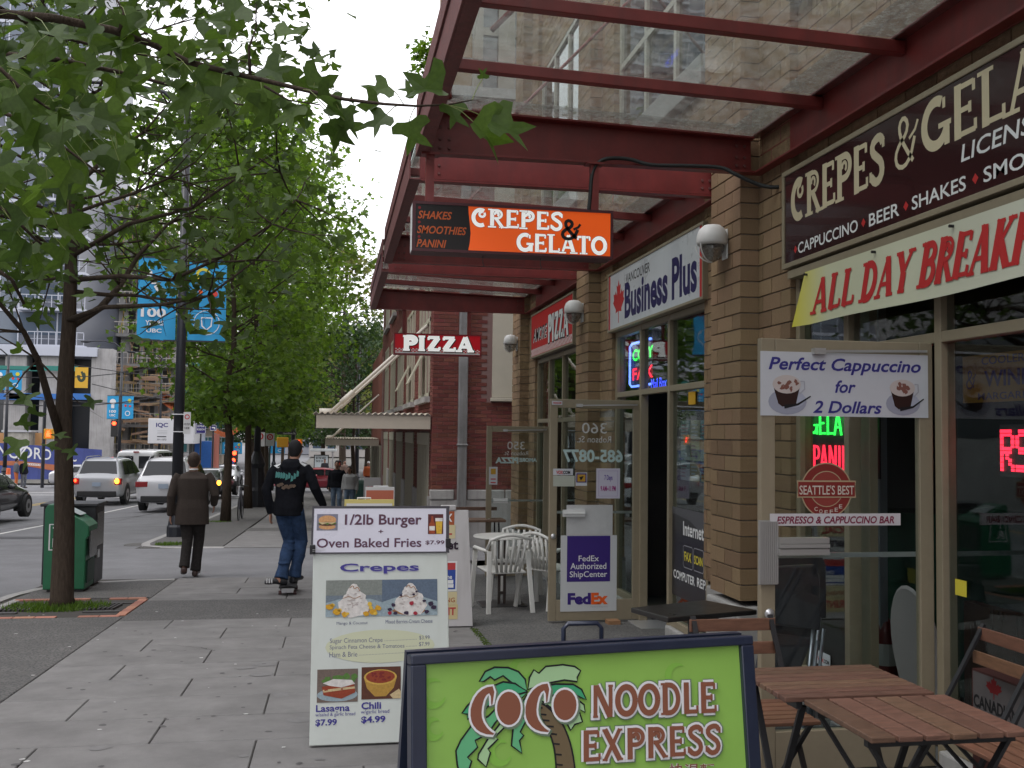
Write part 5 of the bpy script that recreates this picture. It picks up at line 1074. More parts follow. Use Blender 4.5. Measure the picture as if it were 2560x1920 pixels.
def two(P):
    L_ = [(F('slate2', (.11, .15, .21)), lambda mb: P.rect(mb, .5, 0, 1, 1, .5)), (F('slate3', (.22, .24, .22)), lambda mb: P.rect(mb, 0, 0, .5, .42, .6)), (f_plate, lambda mb: (P.disc(mb, .25, .86, .27, 1, 20, .33), P.disc(mb, .76, .86, .25, 1.2, 20, .33)))]
    L_[2] = (f_plate, lambda mb: (P.poly(mb, [(0, .62), (.12, .52), (.4, .52), (.5, .62), (.5, 1), (0, 1)], 1), P.poly(mb, [(.5, .62), (.62, .5), (.88, .5), (1, .62), (1, 1), (.5, 1)], 1)))
    L_ += [(f_crust, lambda mb: (P.disc(mb, .25, .84, .14, 1.6, 14, .12, .1), P.disc(mb, .75, .86, .15, 1.6, 14, .12, .1)))]
    L_ += cream(P, .25, 2) + cream(P, .755, 2)
    L_ += [(m_, (lambda pts, kk: lambda mb: [P.disc(mb, a, b, r, kk + .2 * i, 7, r * 2.4, .25) for i, (a, b, r) in enumerate(pts)])(pts, 8)) for m_, pts in (
        (f_mango, [(.04, .72, .035), (.1, .86, .035), (.17, .94, .03), (.42, .88, .03), (.46, .78, .03), (.36, .92, .03)]), (f_mang2, [(.06, .68, .02), (.12, .82, .02), (.39, .66, .024), (.40, .76, .022), (.19, .92, .02), (.44, .92, .02)]),
        (f_berry, [(.60, .70, .022), (.57, .82, .02), (.72, .92, .024), (.67, .44, .013), (.785, .42, .013), (.81, .34, .013), (.94, .68, .03), (.97, .78, .028), (.9, .9, .024), (.62, .93, .02), (.88, .6, .018)]), (f_rasp, [(.765, .66, .024), (.57, .92, .02), (.8, .94, .02)]))]
    return L_
photo((393, 522), (1096, 748), f_slate, two)
photo((360, 1072), (615, 1270), F('lasagna_bg', (.16, .12, .10)), lambda P: [(f_plate, lambda mb: P.disc(mb, .5, .78, .5, .5, 20, .2)), (f_grn, lambda mb: [P.disc(mb, .2 + .1 * i + random.uniform(-.05, .05), .28 + random.uniform(-.08, .12), .09, 1 + i * .1, 8, .1, .3) for i in range(8)]),
    (f_red, lambda mb: P.poly(mb, [(.12, .52), (.9, .42), (.94, .72), (.6, .90), (.16, .78)], 3)), (f_chz, lambda mb: P.poly(mb, [(.14, .62), (.92, .54), (.93, .6), (.16, .7)], 3.5)), (f_wh, lambda mb: P.poly(mb, [(.14, .42), (.4, .3), (.85, .34), (.93, .46), (.6, .56), (.3, .50)], 4)), (f_red, lambda mb: [P.disc(mb, random.uniform(.2, .85), random.uniform(.6, .85), .03, 4.5 + i * .05, 6, .03, .4) for i in range(10)])])
photo((632, 1064), (883, 1258), f_dk, lambda P: [(f_bowl, lambda mb: P.poly(mb, [(.06, .32), (.9, .32), (.82, .66), (.62, .92), (.34, .92), (.14, .66)], 1)), (F('bowl_rim', (.6, .38, .08)), lambda mb: P.disc(mb, .48, .32, .42, 1.6, 22, .24)), (f_red, lambda mb: P.disc(mb, .48, .31, .37, 2.2, 22, .20)), (F('bean', (.20, .02, .02)), lambda mb: [P.disc(mb, .48 + random.uniform(-.28, .28), .31 + random.uniform(-.12, .12), .035, 2.8 + i * .05, 7, .035, .3) for i in range(16)]), (f_chz, lambda mb: P.poly(mb, [(.72, .88), (.95, .7), (1, .78), (1, 1), (.8, 1)], 3))])
photo((898, 1058), (1150, 1250), F('meal', (.22, .20, .12)), lambda P: [(f_chz, lambda mb: P.disc(mb, .5, .6, .4, .6, 16, .3)), (f_red, lambda mb: P.disc(mb, .5, .5, .25, 1.2, 14, .2, .1)), (f_grn, lambda mb: P.disc(mb, .12, .3, .12, 1.5, 9, .14, .3))])
# burger banner clipped over the top
bb = MB(); a, b = q(300, 62), q(1142, 350); P0 = pl.p(-.012, -.004, 6); P1 = pl.p(1.02, -.004, 6); P2_ = pl.p(-.018, .198, 12)
t2 = thing('clip_banner', 'white banner with burger and fries lettering clipped over the menu board top', 'banner', tuple(P2_)); nb_ = Plane(P0, P1 - P0, P2_ - P0, .001)
bb = MB(); nb_.rect(bb, 0, 0, 1, 1, 0); n = nb_.N; bb.prism([nb_.p(0, 0) - n * .006, nb_.p(1, 0) - n * .006, nb_.p(1, 1) - n * .006, nb_.p(0, 1) - n * .006], n * .0055); bb.build('sheet', mat('glossy_white_print', (.64, .63, .72), .3, var=.03, nscale=6, bump=.4, bscale=7), t2)
lay(nb_, 'frame', mat('black_plastic', (.03, .025, .035), .4), t2, lambda mb: (nb_.ribbon(mb, [(-.002, 0), (1.002, 0)], .014, 1), nb_.ribbon(mb, [(-.002, 1), (1.002, 1)], .008, 1), nb_.ribbon(mb, [(.006, 0), (.006, 1)], .011, 2), nb_.ribbon(mb, [(.988, 0), (.988, 1)], .018, 2)))
for (uu, vv, w_) in ((.012, .92, .03), (.992, .80, .028)): p = nb_.p(uu, vv, 4); MB().box(p.x - w_ / 2, p.x + w_ / 2, p.y - .014, p.y + .01, p.z - .026, p.z + .026).build('clip', M_black, t2, bev=.004)
pt = nb_.p(.012, .92, 4); MB().tube([(pt.x, pt.y - .016, pt.z), (pt.x + .06, pt.y - .016, pt.z + .006), (pt.x + .07, pt.y - .016, pt.z - .002), (pt.x, pt.y - .016, pt.z - .008)], .0012, 5).build('clip_wire', M_alu, t2)
I_br = ink('plum_brown', (.10, .04, .06)); I_br2 = ink('plum_halo', (.30, .24, .38))
def bf(mb, g): text(nb_, mb, '1/2lb Burger', .235, .155, .795, .46, .012 + g, k=1 + (0 if g else 1)); text(nb_, mb, '+', .48, .50, .515, .575, .01 + g, k=1 + (0 if g else 1)); text(nb_, mb, 'Oven Baked Fries', .04, .68, .795, .885, .006 + g, k=1 + (0 if g else 1)); text(nb_, mb, '$7.99', .825, .74, .965, .84, .01 + g, k=1 + (0 if g else 1))
lay(nb_, 'lettering_edge', I_br2, t2, lambda mb: bf(mb, .022)); lay(nb_, 'lettering', I_br, t2, lambda mb: bf(mb, 0))
def sub(u0, v0, u1, v1): return Plane(nb_.p(u0, v0), nb_.p(u1, v0) - nb_.p(u0, v0), nb_.p(u0, v1) - nb_.p(u0, v0), .001)
P = sub(.035, .15, .185, .51); lay(P, 'picture', F('burger_bg', (.20, .20, .26)), t2, lambda mb: P.rect(mb, 0, 0, 1, 1)); lay(P, 'burger_bun', F('bun', (.60, .32, .14)), t2, lambda mb: (P.disc(mb, .5, .36, .42, 1, 18, .28), P.disc(mb, .5, .78, .40, 1, 18, .16))); lay(P, 'burger_patty', F('patty', (.12, .05, .03)), t2, lambda mb: P.disc(mb, .5, .60, .43, 2, 18, .13)); lay(P, 'burger_lettuce', f_grn, t2, lambda mb: [P.disc(mb, .15 + .12 * i, .56 + .04 * (i % 2), .07, 3 + .1 * i, 7, .05, .3) for i in range(7)]); lay(P, 'burger_cheese', f_chz, t2, lambda mb: P.poly(mb, [(.1, .5), (.9, .5), (.7, .62), (.5, .54), (.25, .64)], 4.2))
P = sub(.842, .155, .955, .60); lay(P, 'picture', F('bar_bg', (.10, .02, .02)), t2, lambda mb: P.rect(mb, 0, 0, 1, 1)); lay(P, 'beer_bottle', F('bottle', (.32, .06, .02)), t2, lambda mb: P.poly(mb, [(.22, .1), (.34, .1), (.36, .35), (.46, .5), (.46, .98), (.08, .98), (.08, .5), (.2, .35)], 1)); lay(P, 'beer_label', f_wh, t2, lambda mb: P.rect(mb, .09, .6, .45, .82, 2)); lay(P, 'beer_glass', F('beer', (.65, .40, .04)), t2, lambda mb: P.poly(mb, [(.5, .3), (.95, .3), (.9, .98), (.56, .98)], 1)); lay(P, 'beer_foam', f_wh, t2, lambda mb: P.rect(mb, .48, .2, .96, .36, 2))

# white plastic board with business words behind it
br = atG(*Z5(1322, 800)); w = .66; xr = br.x; yb = br.y; zb = GZ(yb) + .01; ztop = atY(*Z5(1285, 85), yb + .16).z
M_pl = mat('grey_white_plastic', (.52, .50, .50), .55, streak=.3, dirt=(.3, .28, .27), bump=.1, bscale=20)
t, pl = aboard_panel('plastic_board', 'grubby white plastic sandwich board with copy and internet words, behind the menu board', (xr - w + .03, yb + .16, ztop), (xr - .035, yb + .16, ztop), (xr - w, yb, zb), (xr, yb, zb), M_pl)
def q(x, y): p = atY(*Z5(x, y), yb + .08); return ((p.x - (xr - w)) / w, (ztop - p.z) / (ztop - zb))
def card(a, b, m, k=1): u0, v0 = q(*a); u1, v1 = q(*b); lay(pl, 'card', m, t, lambda mb: pl.rect(mb, u0, v0, u1, v1, k))
def tx(s, a, b, m, bold=.03, sh=0.): u0, v0 = q(*a); u1, v1 = q(*b); lay(pl, 'lettering', m, t, lambda mb: text(pl, mb, s, u0, v0, u1, v1, bold, sh, k=4))
I_rb = ink('rust', (.38, .09, .03)); I_cr = ink('butter', (.62, .54, .32)); I_bl = ink('post_blue', (.03, .07, .32)); I_rd = ink('post_red', (.48, .05, .05))
card((900, 97), (1228, 180), I_rb); card((900, 180), (1236, 262), I_cr); tx('MAIL BOX', (938, 112), (1215, 162), I_white); tx('SPECIAL', (930, 195), (1215, 240), I_rd, .03, .1); tx('Internet', (955, 272), (1258, 328), ink('near_black', (.03, .015, .03)), .03)
card((980, 400), (1250, 575), I_white); card((985, 410), (1240, 450), I_rd, 2); card((985, 452), (1240, 565), I_bl, 2); tx('One', (1155, 478), (1218, 504), I_white, .02); card((1040, 512), (1226, 532), I_white, 3); card((1040, 537), (1228, 556), I_white, 3)
card((900, 585), (1252, 660), I_cr); tx('MORNING', (1040, 618), (1238, 642), I_rb, .01); card((900, 660), (1258, 742), ink('butter2', (.60, .50, .27))); tx('PRINT', (1075, 675), (1245, 718), I_rd, .03)
a, b = pl.p(.35, 0), pl.p(.65, 0); MB().box(pl.p(.55, 0).x, pl.p(.8, 0).x, yb + .15, yb + .2, ztop - .005, ztop + .045).build('handle', M_pl, t, bev=.01)
# far boards: burritos, yellow edged, spa
def farboard(name, label, L_, R_, top, bot_off, Y, m, fn=None):
    a = atY(*Z4(L_, top), Y); b = atY(*Z4(R_, top), Y); z = GZ(Y) + .01
    t, pl = aboard_panel(name, label, (a.x, Y + .14, a.z), (b.x, Y + .14, a.z), (a.x - .01, Y, z), (b.x + .01, Y, z), m)
    if fn: fn(pl, t)
    return t
def bur(pl, t):
    lay(pl, 'swoosh', ink('salmon', (.50, .14, .08)), t, lambda mb: pl.poly(mb, [(.03, .03), (.97, .03), (.97, .40), (.8, .34), (.6, .18), (.3, .12), (.03, .14)], 1)); lay(pl, 'lettering', f_grn, t, lambda mb: text(pl, mb, 'BURRITOS', .06, .27, .55, .33, .03, k=2))
    lay(pl, 'small_print', I_rd, t, lambda mb: text(pl, mb, 'fresh & tasty', .07, .38, .48, .41, .0, k=2))
farboard('sandwich_board', 'white sandwich board with a salmon swoosh and green burritos lettering', 1088, 1342, 895, 0, 11.4, mat('board_white', (.62, .61, .60), .5), bur)
farboard('sandwich_board', 'sandwich board with a yellow edge just behind the crepes menu board', 905, 1340, 1005, 0, 10.1, mat('board_yellow', (.60, .50, .16), .5), lambda pl, t: lay(pl, 'face', mat('board_white'), t, lambda mb: pl.rect(mb, .04, .035, .96, .96, 1)))
farboard('sandwich_board', 'grey sandwich board with pink spa lettering near the brick building', 1075, 1220, 812, 0, 15.8, mat('board_grey', (.24, .23, .23), .6), lambda pl, t: lay(pl, 'lettering', ink('spa_pink', (.36, .09, .12)), t, lambda mb: text(pl, mb, 'spa', .18, .10, .82, .20, .0, k=2)))
for (x, y, zz, w) in ((0, 0, 0, 0),): pass
for (L_, R_, yy, Y) in ((1155, 1280, 884, 11.5), (1015, 1130, 985, 10.2)):
    a = atY(*Z4(L_, yy), Y + .13); b = atY(*Z4(R_, yy), Y + .13)
    t = thing('board_handle', 'white plastic handle on top of the %s sandwich board' % ('burritos' if Y > 11 else 'yellow edged'), 'handle', (a.x, a.y, a.z)); MB().tube([(a.x, a.y, a.z - .05), (a.x, a.y, a.z), (b.x, a.y, a.z), (b.x, a.y, a.z - .05)], .008, 6).build('grip', M_white, t)

# green noodle board in the foreground
TL = atZ(1024, 1637, 1.03); TR = atZ(1875, 1588, 1.03); TR = Vector((TR.x, TR.y, 1.03))
lean = .13; right = Vector((.02, 0, 0)); dn = Vector((0, -lean * 1.0, -1.08)); perp = Vector((TR.y - TL.y, -(TR.x - TL.x), 0)).normalized()
BL = TL + perp * .16 + Vector((-.012, 0, -1.10)); BR_ = TR + perp * .16 + Vector((.012, 0, -1.10))
M_nav = mat('navy_frame', (.016, .022, .045), .35, coat=.2, var=.1)
t = thing('noodle_board', 'large lime green sandwich board with a palm tree and brown noodle express lettering', 'sandwich board', tuple((BL + BR_) / 2))
pl = Plane(TL, TR - TL, BL - TL); n = pl.N
def fr_bar(u0, v0, u1, v1, name='frame_rail'):
    mb = MB(); q_ = [pl.p(u0, v0), pl.p(u1, v0), pl.p(u1, v1), pl.p(u0, v1)]; mb.prism([p + n * .012 for p in q_], -n * .04); mb.build(name, M_nav, t, bev=.003)
fw = .041; fh = fw * pl.w / pl.h
fr_bar(0, 0, 1, fh * .62); fr_bar(0, fh * .62, fw, 1); fr_bar(1 - fw, fh * .62, 1, 1); fr_bar(fw, 1 - fh, 1 - fw, 1)
M_lime = mat('lime_print', (.25, .46, .085), .4, var=.07, nscale=5)
pb = MB(); qq = [pl.p(fw, fh * .62), pl.p(1 - fw, fh * .62), pl.p(1 - fw, 1 - fh), pl.p(fw, 1 - fh)]; pb.prism(qq, -n * .01); pb.build('poster', M_lime, t)
mb = MB(); b1 = TL - n * .02 + Vector((0, .02, 0)); b2 = TR - n * .02 + Vector((0, .02, 0)); off = -perp * .36
mb.add([b1, b2, BR_ + off, BL + off, b1 - perp * .02, b2 - perp * .02, BR_ + off - perp * .02, BL + off - perp * .02], [(0, 3, 2, 1), (4, 5, 6, 7), (0, 1, 5, 4), (1, 2, 6, 5), (2, 3, 7, 6), (3, 0, 4, 7)]); mb.build('back_panel', M_nav, t)
pl.lift = .003
def ZC(x, y): # photo zoom (980,1400, scale .425) -> u,v by intersecting the board plane
    d = ray(980 + .425 * x, 1400 + .425 * y); tt = (pl.O - EYE).dot(n) / d.dot(n); p = EYE + d * tt - pl.O
    U, V = pl.U, pl.V; uu, vv, uv = U.dot(U), V.dot(V), U.dot(V); a, b = p.dot(U), p.dot(V); den = uu * vv - uv * uv
    return ((a * vv - b * uv) / den, (b * uu - a * uv) / den)
def pc(pts): return [ZC(*p) for p in pts]
def shape(pts, m, k, edge=True, sm=1, name='palm_frond', ew=.0035):
    p = smoothp(pts, sm, True); c = pc(p); lay(pl, name, m, t, lambda mb: pl.poly(mb, c, k))
    if edge: lay(pl, 'outline', I_black, t, lambda mb: pl.ribbon(mb, c, ew, k + .7, closed=True))
fg = ink('frond_green', (.12, .42, .20)); fg2 = ink('frond_teal', (.05, .34, .16)); fg3 = ink('frond_pale', (.36, .56, .30))
swirl = ink('faded_swirl', (.22, .46, .07))
for cx, cy, r in ((245, 780, 70), (1680, 680, 60), (760, 640, 50), (1600, 960, 60), (640, 1130, 60), (250, 990, 50)): lay(pl, 'swirl', swirl, t, lambda mb: pl.ribbon(mb, pc(arc(cx, cy, r, r * 1.1, 20, 300, 14)), [.002 + .014 * math.sin(3.14 * i / 14) for i in range(15)], .2))
trunk_ = [(845, 840), (870, 925), (915, 1000), (940, 1060), (955, 1130), (962, 1224), (965, 1330), (1080, 1330), (1072, 1224), (1058, 1130), (1038, 1050), (1000, 960), (950, 900), (890, 845)]
shape(trunk_, ink('palm_trunk', (.15, .11, .06)), .8, name='palm_trunk', sm=1)
lay(pl, 'trunk_rings', I_black, t, lambda mb: [pl.ribbon(mb, pc([(a, y), (a + 42, y + 4)]), .003, 2) for a, y in ((840, 865), (862, 905), (880, 940), (905, 975), (925, 1020), (940, 1078), (952, 1140), (958, 1200))])
shape([(790, 770), (780, 700), (740, 655), (680, 632), (600, 630), (545, 655), (510, 715), (540, 712), (575, 685), (600, 705), (650, 680), (700, 720)], fg, 1, sm=0)
shape([(795, 760), (805, 690), (830, 645), (860, 665), (900, 625), (1000, 615), (1070, 625), (1105, 650), (1085, 690), (1085, 715), (1010, 705), (930, 720), (860, 740)], fg3, 1.4, sm=0)
shape([(790, 772), (720, 725), (650, 715), (590, 740), (510, 790), (440, 855), (408, 900), (440, 905), (440, 935), (520, 900), (560, 860), (620, 830), (700, 800)], fg2, 1.8, sm=0)
shape([(795, 775), (700, 800), (620, 860), (560, 920), (480, 950), (400, 1060), (372, 1120), (380, 1200), (395, 1260), (430, 1290), (465, 1180), (440, 1160), (500, 1100), (485, 1060), (560, 1020), (600, 960), (650, 900), (740, 830)], fg, 2.2, sm=0)
shape([(700, 860), (640, 950), (560, 1050), (505, 1140), (500, 1170), (550, 1215), (575, 1130), (560, 1110), (620, 1050), (600, 1040), (660, 980)], fg3, 2.6, sm=0)
shape([(790, 790), (740, 870), (710, 960), (698, 1090), (760, 1135), (745, 1060), (770, 1030), (750, 1010), (785, 940), (765, 930), (800, 850)], fg, 3.0, sm=0)
shape([(800, 775), (880, 740), (960, 728), (1060, 730), (1110, 760), (1138, 820), (1090, 800), (1060, 790), (1000, 800), (900, 790)], fg2, 3.0, sm=0)
shape([(800, 785), (900, 795), (1000, 800), (1080, 815), (1125, 850), (1130, 895), (1090, 870), (1115, 950), (1070, 965), (1045, 1000), (1020, 950), (960, 890), (880, 830)], fg3, 2.8, sm=0)
I_wb = ink('letter_white', (.72, .72, .74)); I_lb = ink('letter_brown', (.23, .085, .05)); I_sh = ink('letter_shadow', (.14, .20, .13))
def glyph(pts, closed=True, sm=1, k=5, grow=.0085):
    p = pc(smoothp(pts, sm, True)); lay(pl, 'letter_shadow', I_sh, t, lambda mb: pl.ribbon(mb, [(a + .004, b + .003) for a, b in p], grow * 1.3, k - .6, closed=True)); lay(pl, 'letter_edge', I_wb, t, lambda mb: pl.ribbon(mb, p, grow, k, closed=True)); lay(pl, 'letter', I_lb, t, lambda mb: pl.poly(mb, p, k + .5))
for dx, dy in ((0, 0), (322, -16)):
    glyph([(602 + dx, 738 + dy), (540 + dx, 748 + dy), (490 + dx, 790 + dy), (458 + dx, 860 + dy), (456 + dx, 930 + dy), (480 + dx, 985 + dy), (530 + dx, 1020 + dy), (608 + dx, 1028 + dy), (560 + dx, 995 + dy), (525 + dx, 940 + dy), (520 + dx, 880 + dy), (540 + dx, 800 + dy), (575 + dx, 775 + dy), (580 + dx, 880 + dy)], sm=1)
for cx, cy, rx, ry in ((681, 870, 70, 98), (1010, 850, 68, 90)): glyph(arc(cx, cy, rx, ry, 0, 345, 22), sm=0, k=6.5)
def word(s, x0, y0, x1, y1, rise, k=5):
    a = pc([(x0, y0), (x1, y0 - rise), (x0, y1)]); P = Plane(pl.p(*a[0]), pl.p(*a[1]) - pl.p(*a[0]), pl.p(*a[2]) - pl.p(*a[0]), .0)
    P.N = n
    for m_, g, kk, nm, o_ in ((I_sh, .013, k - 1, 'letter_shadow', .006), (I_wb, .009, k + 1.5, 'letter_edge', 0), (I_lb, 0, k + 4.5, 'letter', 0)): lay(P, nm, m_, t, lambda mb: display(P, mb, s, o_, o_, 1 + o_, 1 + o_, .19, .09, k=kk, grow=g, thin=.7))
word('NOODLE', 1165, 735, 1895, 925, 22); word('EXPRESS', 1100, 1000, 1925, 1185, 40)
cj = ink('letter_brown')
for s_, x0_ in (('快', 1620), ('湯', 1710), ('麵', 1800)):
    a = pc([(x0_, 1195), (x0_ + 90, 1190), (x0_, 1290)]); P = Plane(pl.p(*a[0]), pl.p(*a[1]) - pl.p(*a[0]), pl.p(*a[2]) - pl.p(*a[0]), 0); P.N = n
    lay(P, 'letter_edge', I_wb, t, lambda mb: text(P, mb, s_, .02, .02, .96, .96, .04, k=3)); lay(P, 'letter', I_lb, t, lambda mb: text(P, mb, s_, .02, .02, .96, .96, .008, k=5))
# tube handle behind the noodle board
a = atY(1160 + .3858 * 645, 1000 + .3858 * 1600, 2.6)
hx0 = atY(1160 + .3858 * 645, 1580, 2.6); hx1 = atY(1160 + .3858 * 890, 1580, 2.6); top = atY(1420, 1000 + .3858 * 1450, 2.6).z
MB().tube([(hx0.x, 2.6, hx0.z - .25), (hx0.x, 2.6, top - .012), (hx0.x + .012, 2.6, top), (hx1.x - .012, 2.6, top), (hx1.x, 2.6, top - .012), (hx1.x, 2.6, hx1.z - .25)], .0065, 8).build('handle', M_nav, t, smooth=True)

# ------------------------------------------------------------------ wooden folding tables and chairs
M_wood = mat('stained_acacia', (.128, .068, .045), .5, var=.38, nscale=7, rnd=.22, stretch=(2, 12, 12), bump=.15, bscale=30, spec=.5)
M_woodc = mat('orange_acacia', (.175, .085, .050), .5, var=.28, nscale=7, rnd=.18, stretch=(2, 12, 12), bump=.12, bscale=30, spec=.5)
def wslat(a, b, w, h, parent, m, name='slat'): mb = MB(); mb.bar(a, b, w, h); return mb.build(name, m, parent, bev=.003)
def table(label, c, sx, sy, z, along, n, legs='x'):
    # c centre; slats run along 'x' or 'y'
    t = thing('folding_table', label, 'folding table', (c[0], c[1], GZ(c[1])), group='slatted wooden folding tables outside the cafe')
    gap = .010
    if along == 'x': w = sy / n; [wslat((c[0] - sx / 2, c[1] - sy / 2 + w * (i + .5), z - .009), (c[0] + sx / 2, c[1] - sy / 2 + w * (i + .5), z - .009), w - gap, .018, t, M_wood) for i in range(n)]
    else: w = sx / n; [wslat((c[0] - sx / 2 + w * (i + .5), c[1] - sy / 2, z - .009), (c[0] - sx / 2 + w * (i + .5), c[1] + sy / 2, z - .009), w - gap, .018, t, M_wood) for i in range(n)]
    g = GZ(c[1]); 
    if along == 'x': rails = [((c[0] - sx / 2 + .06, c[1] - sy / 2 + .02), (c[0] - sx / 2 + .06, c[1] + sy / 2 - .02)), ((c[0] + sx / 2 - .06, c[1] - sy / 2 + .02), (c[0] + sx / 2 - .06, c[1] + sy / 2 - .02))]
    else: rails = [((c[0] - sx / 2 + .02, c[1] - sy / 2 + .06), (c[0] + sx / 2 - .02, c[1] - sy / 2 + .06)), ((c[0] - sx / 2 + .02, c[1] + sy / 2 - .06), (c[0] + sx / 2 - .02, c[1] + sy / 2 - .06))]
    for (a, b) in rails:
        MB().bar((*a, z - .032), (*b, z - .032), .022, .026).build('rail', M_black, t)
        for p, q in ((a, b), (b, a)):
            off = .02 if p == a else -.0; qx = Vector((*q, 0)) - Vector((*p, 0)); s_ = Vector((off if along == 'x' else 0, off if along != 'x' else 0, 0))
            MB().bar(Vector((*p, z - .04)) + qx * .04 + s_, Vector((*p, g + .01)) + qx * .86 + s_, .024, .012).build('leg', M_black, t)
    (a, b), (c_, d) = rails; mA = Vector((*a, 0)).lerp(Vector((*b, 0)), .5); mB = Vector((*c_, 0)).lerp(Vector((*d, 0)), .5); MB().bar(mA + Vector((0, 0, z - .33)), mB + Vector((0, 0, z - .33)), .012, .012).build('stretcher', M_black, t)
    return t
table('wooden slatted folding table with slats across, nearer the cafe door', (1.815, 3.49), .56, .44, .57, 'x', 8)
table('wooden slatted folding table with slats along the street, nearest the camera', (1.865, 3.045), .54, .44, .564, 'y', 6)
def wchair(label, c, z, rz, m=M_woodc):
    t = thing('folding_chair', label, 'folding chair', (c[0], c[1], GZ(c[1])), rz, group='slatted wooden folding chairs outside the cafe'); h = z
    def L(*k): return k
    for i in range(6): mb = MB(); mb.bar((-.20, -.17 + .062 * i, .44), (.20, -.17 + .062 * i, .44), .05, .016); mb.build('seat_slat', m, t, bev=.003, local=True)
    for zz in (.66, .76): mb = MB(); mb.bar((-.205, .235 + (zz - .66) * .25, zz), (.205, .235 + (zz - .66) * .25, zz), .014, .055); mb.build('back_slat', m, t, bev=.003, local=True)
    for sx in (-1, 1):
        MB().bar((sx * .185, .27, .80), (sx * .185, -.20, .0), .022, .012).build('leg', M_black, t, local=True); MB().bar((sx * .165, -.17, .43), (sx * .165, .24, .0), .022, .012).build('leg', M_black, t, local=True)
    MB().bar((-.185, -.13, .11), (.185, -.13, .11), .012, .012).build('stretcher', M_black, t, local=True); MB().bar((-.165, .17, .09), (.165, .17, .09), .012, .012).build('stretcher', M_black, t, local=True)
    return t
c1 = wchair('wooden folding chair behind the tables, back towards the dark side table', (1.80, 4.12), .44, R(0)); c1.location.z = GZ(4.12) + .0
c2 = wchair('wooden folding chair against the cafe window, left of its twin', (2.53, 3.82), .44, R(-90))
c3 = wchair('wooden folding chair against the cafe window, right of its twin', (2.53, 3.38), .44, R(-90))
c4 = None
# black pedestal table at the pier
zt_ = .425; P4 = [atZ(*Z1(*p), zt_) for p in ((1080, 1345), (1320, 1410), (1900, 1360), (1560, 1295))]
t = thing('pedestal_table', 'black square pedestal table beside the brick pier', 'table', (2.15, 5.85, GZ(5.85))); MB().prism([p for p in P4], (0, 0, -.03)).build('table_top', mat('black_table_top', (.022, .020, .019), .3, var=.2, nscale=4), t, bev=.006)
cx, cy = 2.16, 5.86; MB().box(cx - .12, cx + .12, cy - .1, cy + .1, .37, .394).build('bracket', M_black, t); MB().tube([(cx, cy, .37), (cx, cy, GZ(cy) + .02)], .034, 12).build('column', mat('grey_post', (.12, .12, .12), .45), t, smooth=True); MB().box(cx - .24, cx + .24, cy - .24, cy + .24, GZ(cy), GZ(cy) + .025).build('base', M_black, t, bev=.01)
# folded dark chairs leaning at the cafe sidelight
M_dk = mat('dark_plastic', (.035, .035, .042), .5); M_tube = mat('steel_tube', (.30, .32, .36), .3, metal=.8)
for k, (x0_, x1_, ytop, X_, lb) in enumerate(((268, 475, 388, 2.72, 'folded dark plastic chair leaning on the sidelight, nearer the street'), (375, 582, 358, 2.86, 'folded dark plastic chair leaning on the sidelight, nearer the wall'))):
    y = 5.28 + .18 * k; z_top = .74 - .0 + .03 * k; xc = 2.50 + .13 * k; t = thing('folded_chair', lb, 'folded chair', (xc, y, GZ(y)), group='dark folded chairs by the cafe sidelight')
    MB().prism([(xc - .17, y - .06, z_top - .30), (xc + .20, y + .02, z_top - .36), (xc + .22, y + .06, z_top - .06), (xc + .20, y + .08, z_top), (xc - .15, y, z_top)], (.0, .03, 0)).build('back', M_dk, t, bev=.012)
    MB().prism([(xc - .15, y + .01, z_top - .36), (xc + .15, y + .03, z_top - .40), (xc + .02, y + .0, z_top - .66), (xc - .22, y - .03, z_top - .62)], (0, .025, 0)).build('seat', M_dk, t, bev=.01)
    for s_ in (-.13, .17):
        MB().tube([(xc + s_, y + .04, z_top - .3), (xc + s_ - .06, y, z_top - .62), (xc + s_ - .13, y - .08, GZ(y) + .03)], .011, 8).build('leg', M_tube, t, smooth=True); MB().tube([(xc + s_ + .02, y + .04, z_top - .42), (xc + s_ - .07, y + .0, GZ(y) + .02)], .010, 8).build('leg', M_tube, t, smooth=True)
    MB().tube([(xc - .26, y - .08, GZ(y) + .08), (xc - .24, y - .08, GZ(y) + .02), (xc + .02, y - .08, GZ(y) + .02), (xc + .04, y - .08, GZ(y) + .08)], .010, 8).build('foot_rail', M_tube, t, smooth=True)
# extinguisher, folded round table, mat, beer carton
t = thing('fire_extinguisher', 'red fire extinguisher standing inside the cafe sidelight', 'fire extinguisher', (3.35, 5.75, -.12)); MB().lathe([(.07, 0), (.075, .02), (.075, .38), (.05, .45), (.02, .48), (.02, .52)], (3.35, 5.75, -.12), 14).build('cylinder', mat('extinguisher_red', (.10, .008, .008), .4), t, smooth=True); MB().lathe([(.0765, .2), (.0765, .33)], (3.35, 5.75, -.12), 14).build('label', mat('bottle_label'), t)
tag(MB().lathe([(.0, -.01), (.24, -.01), (.25, 0), (.24, .01), (0, .01)], (0, 0, 0), 28).build('folded_table_top', mat('grey_laminate', (.30, .28, .28), .4)), 'grey round folding table top leaning inside the cafe entrance', 'table top').matrix_world = Matrix.Translation((3.1, 4.98, .28)) @ Matrix.Rotation(R(80), 4, 'Y') @ Matrix.Scale(1.6, 4, (1, 0, 0))
tg = tag(MB().box(2.05, 2.95, 4.78, 5.35, GZ(5.05) + .0, GZ(5.05) + .03).build('door_mat', mat('rubber_mat', (.03, .03, .032), .8, bump=1, bscale=50)), 'black rubber mat lying at the cafe door', 'door mat')
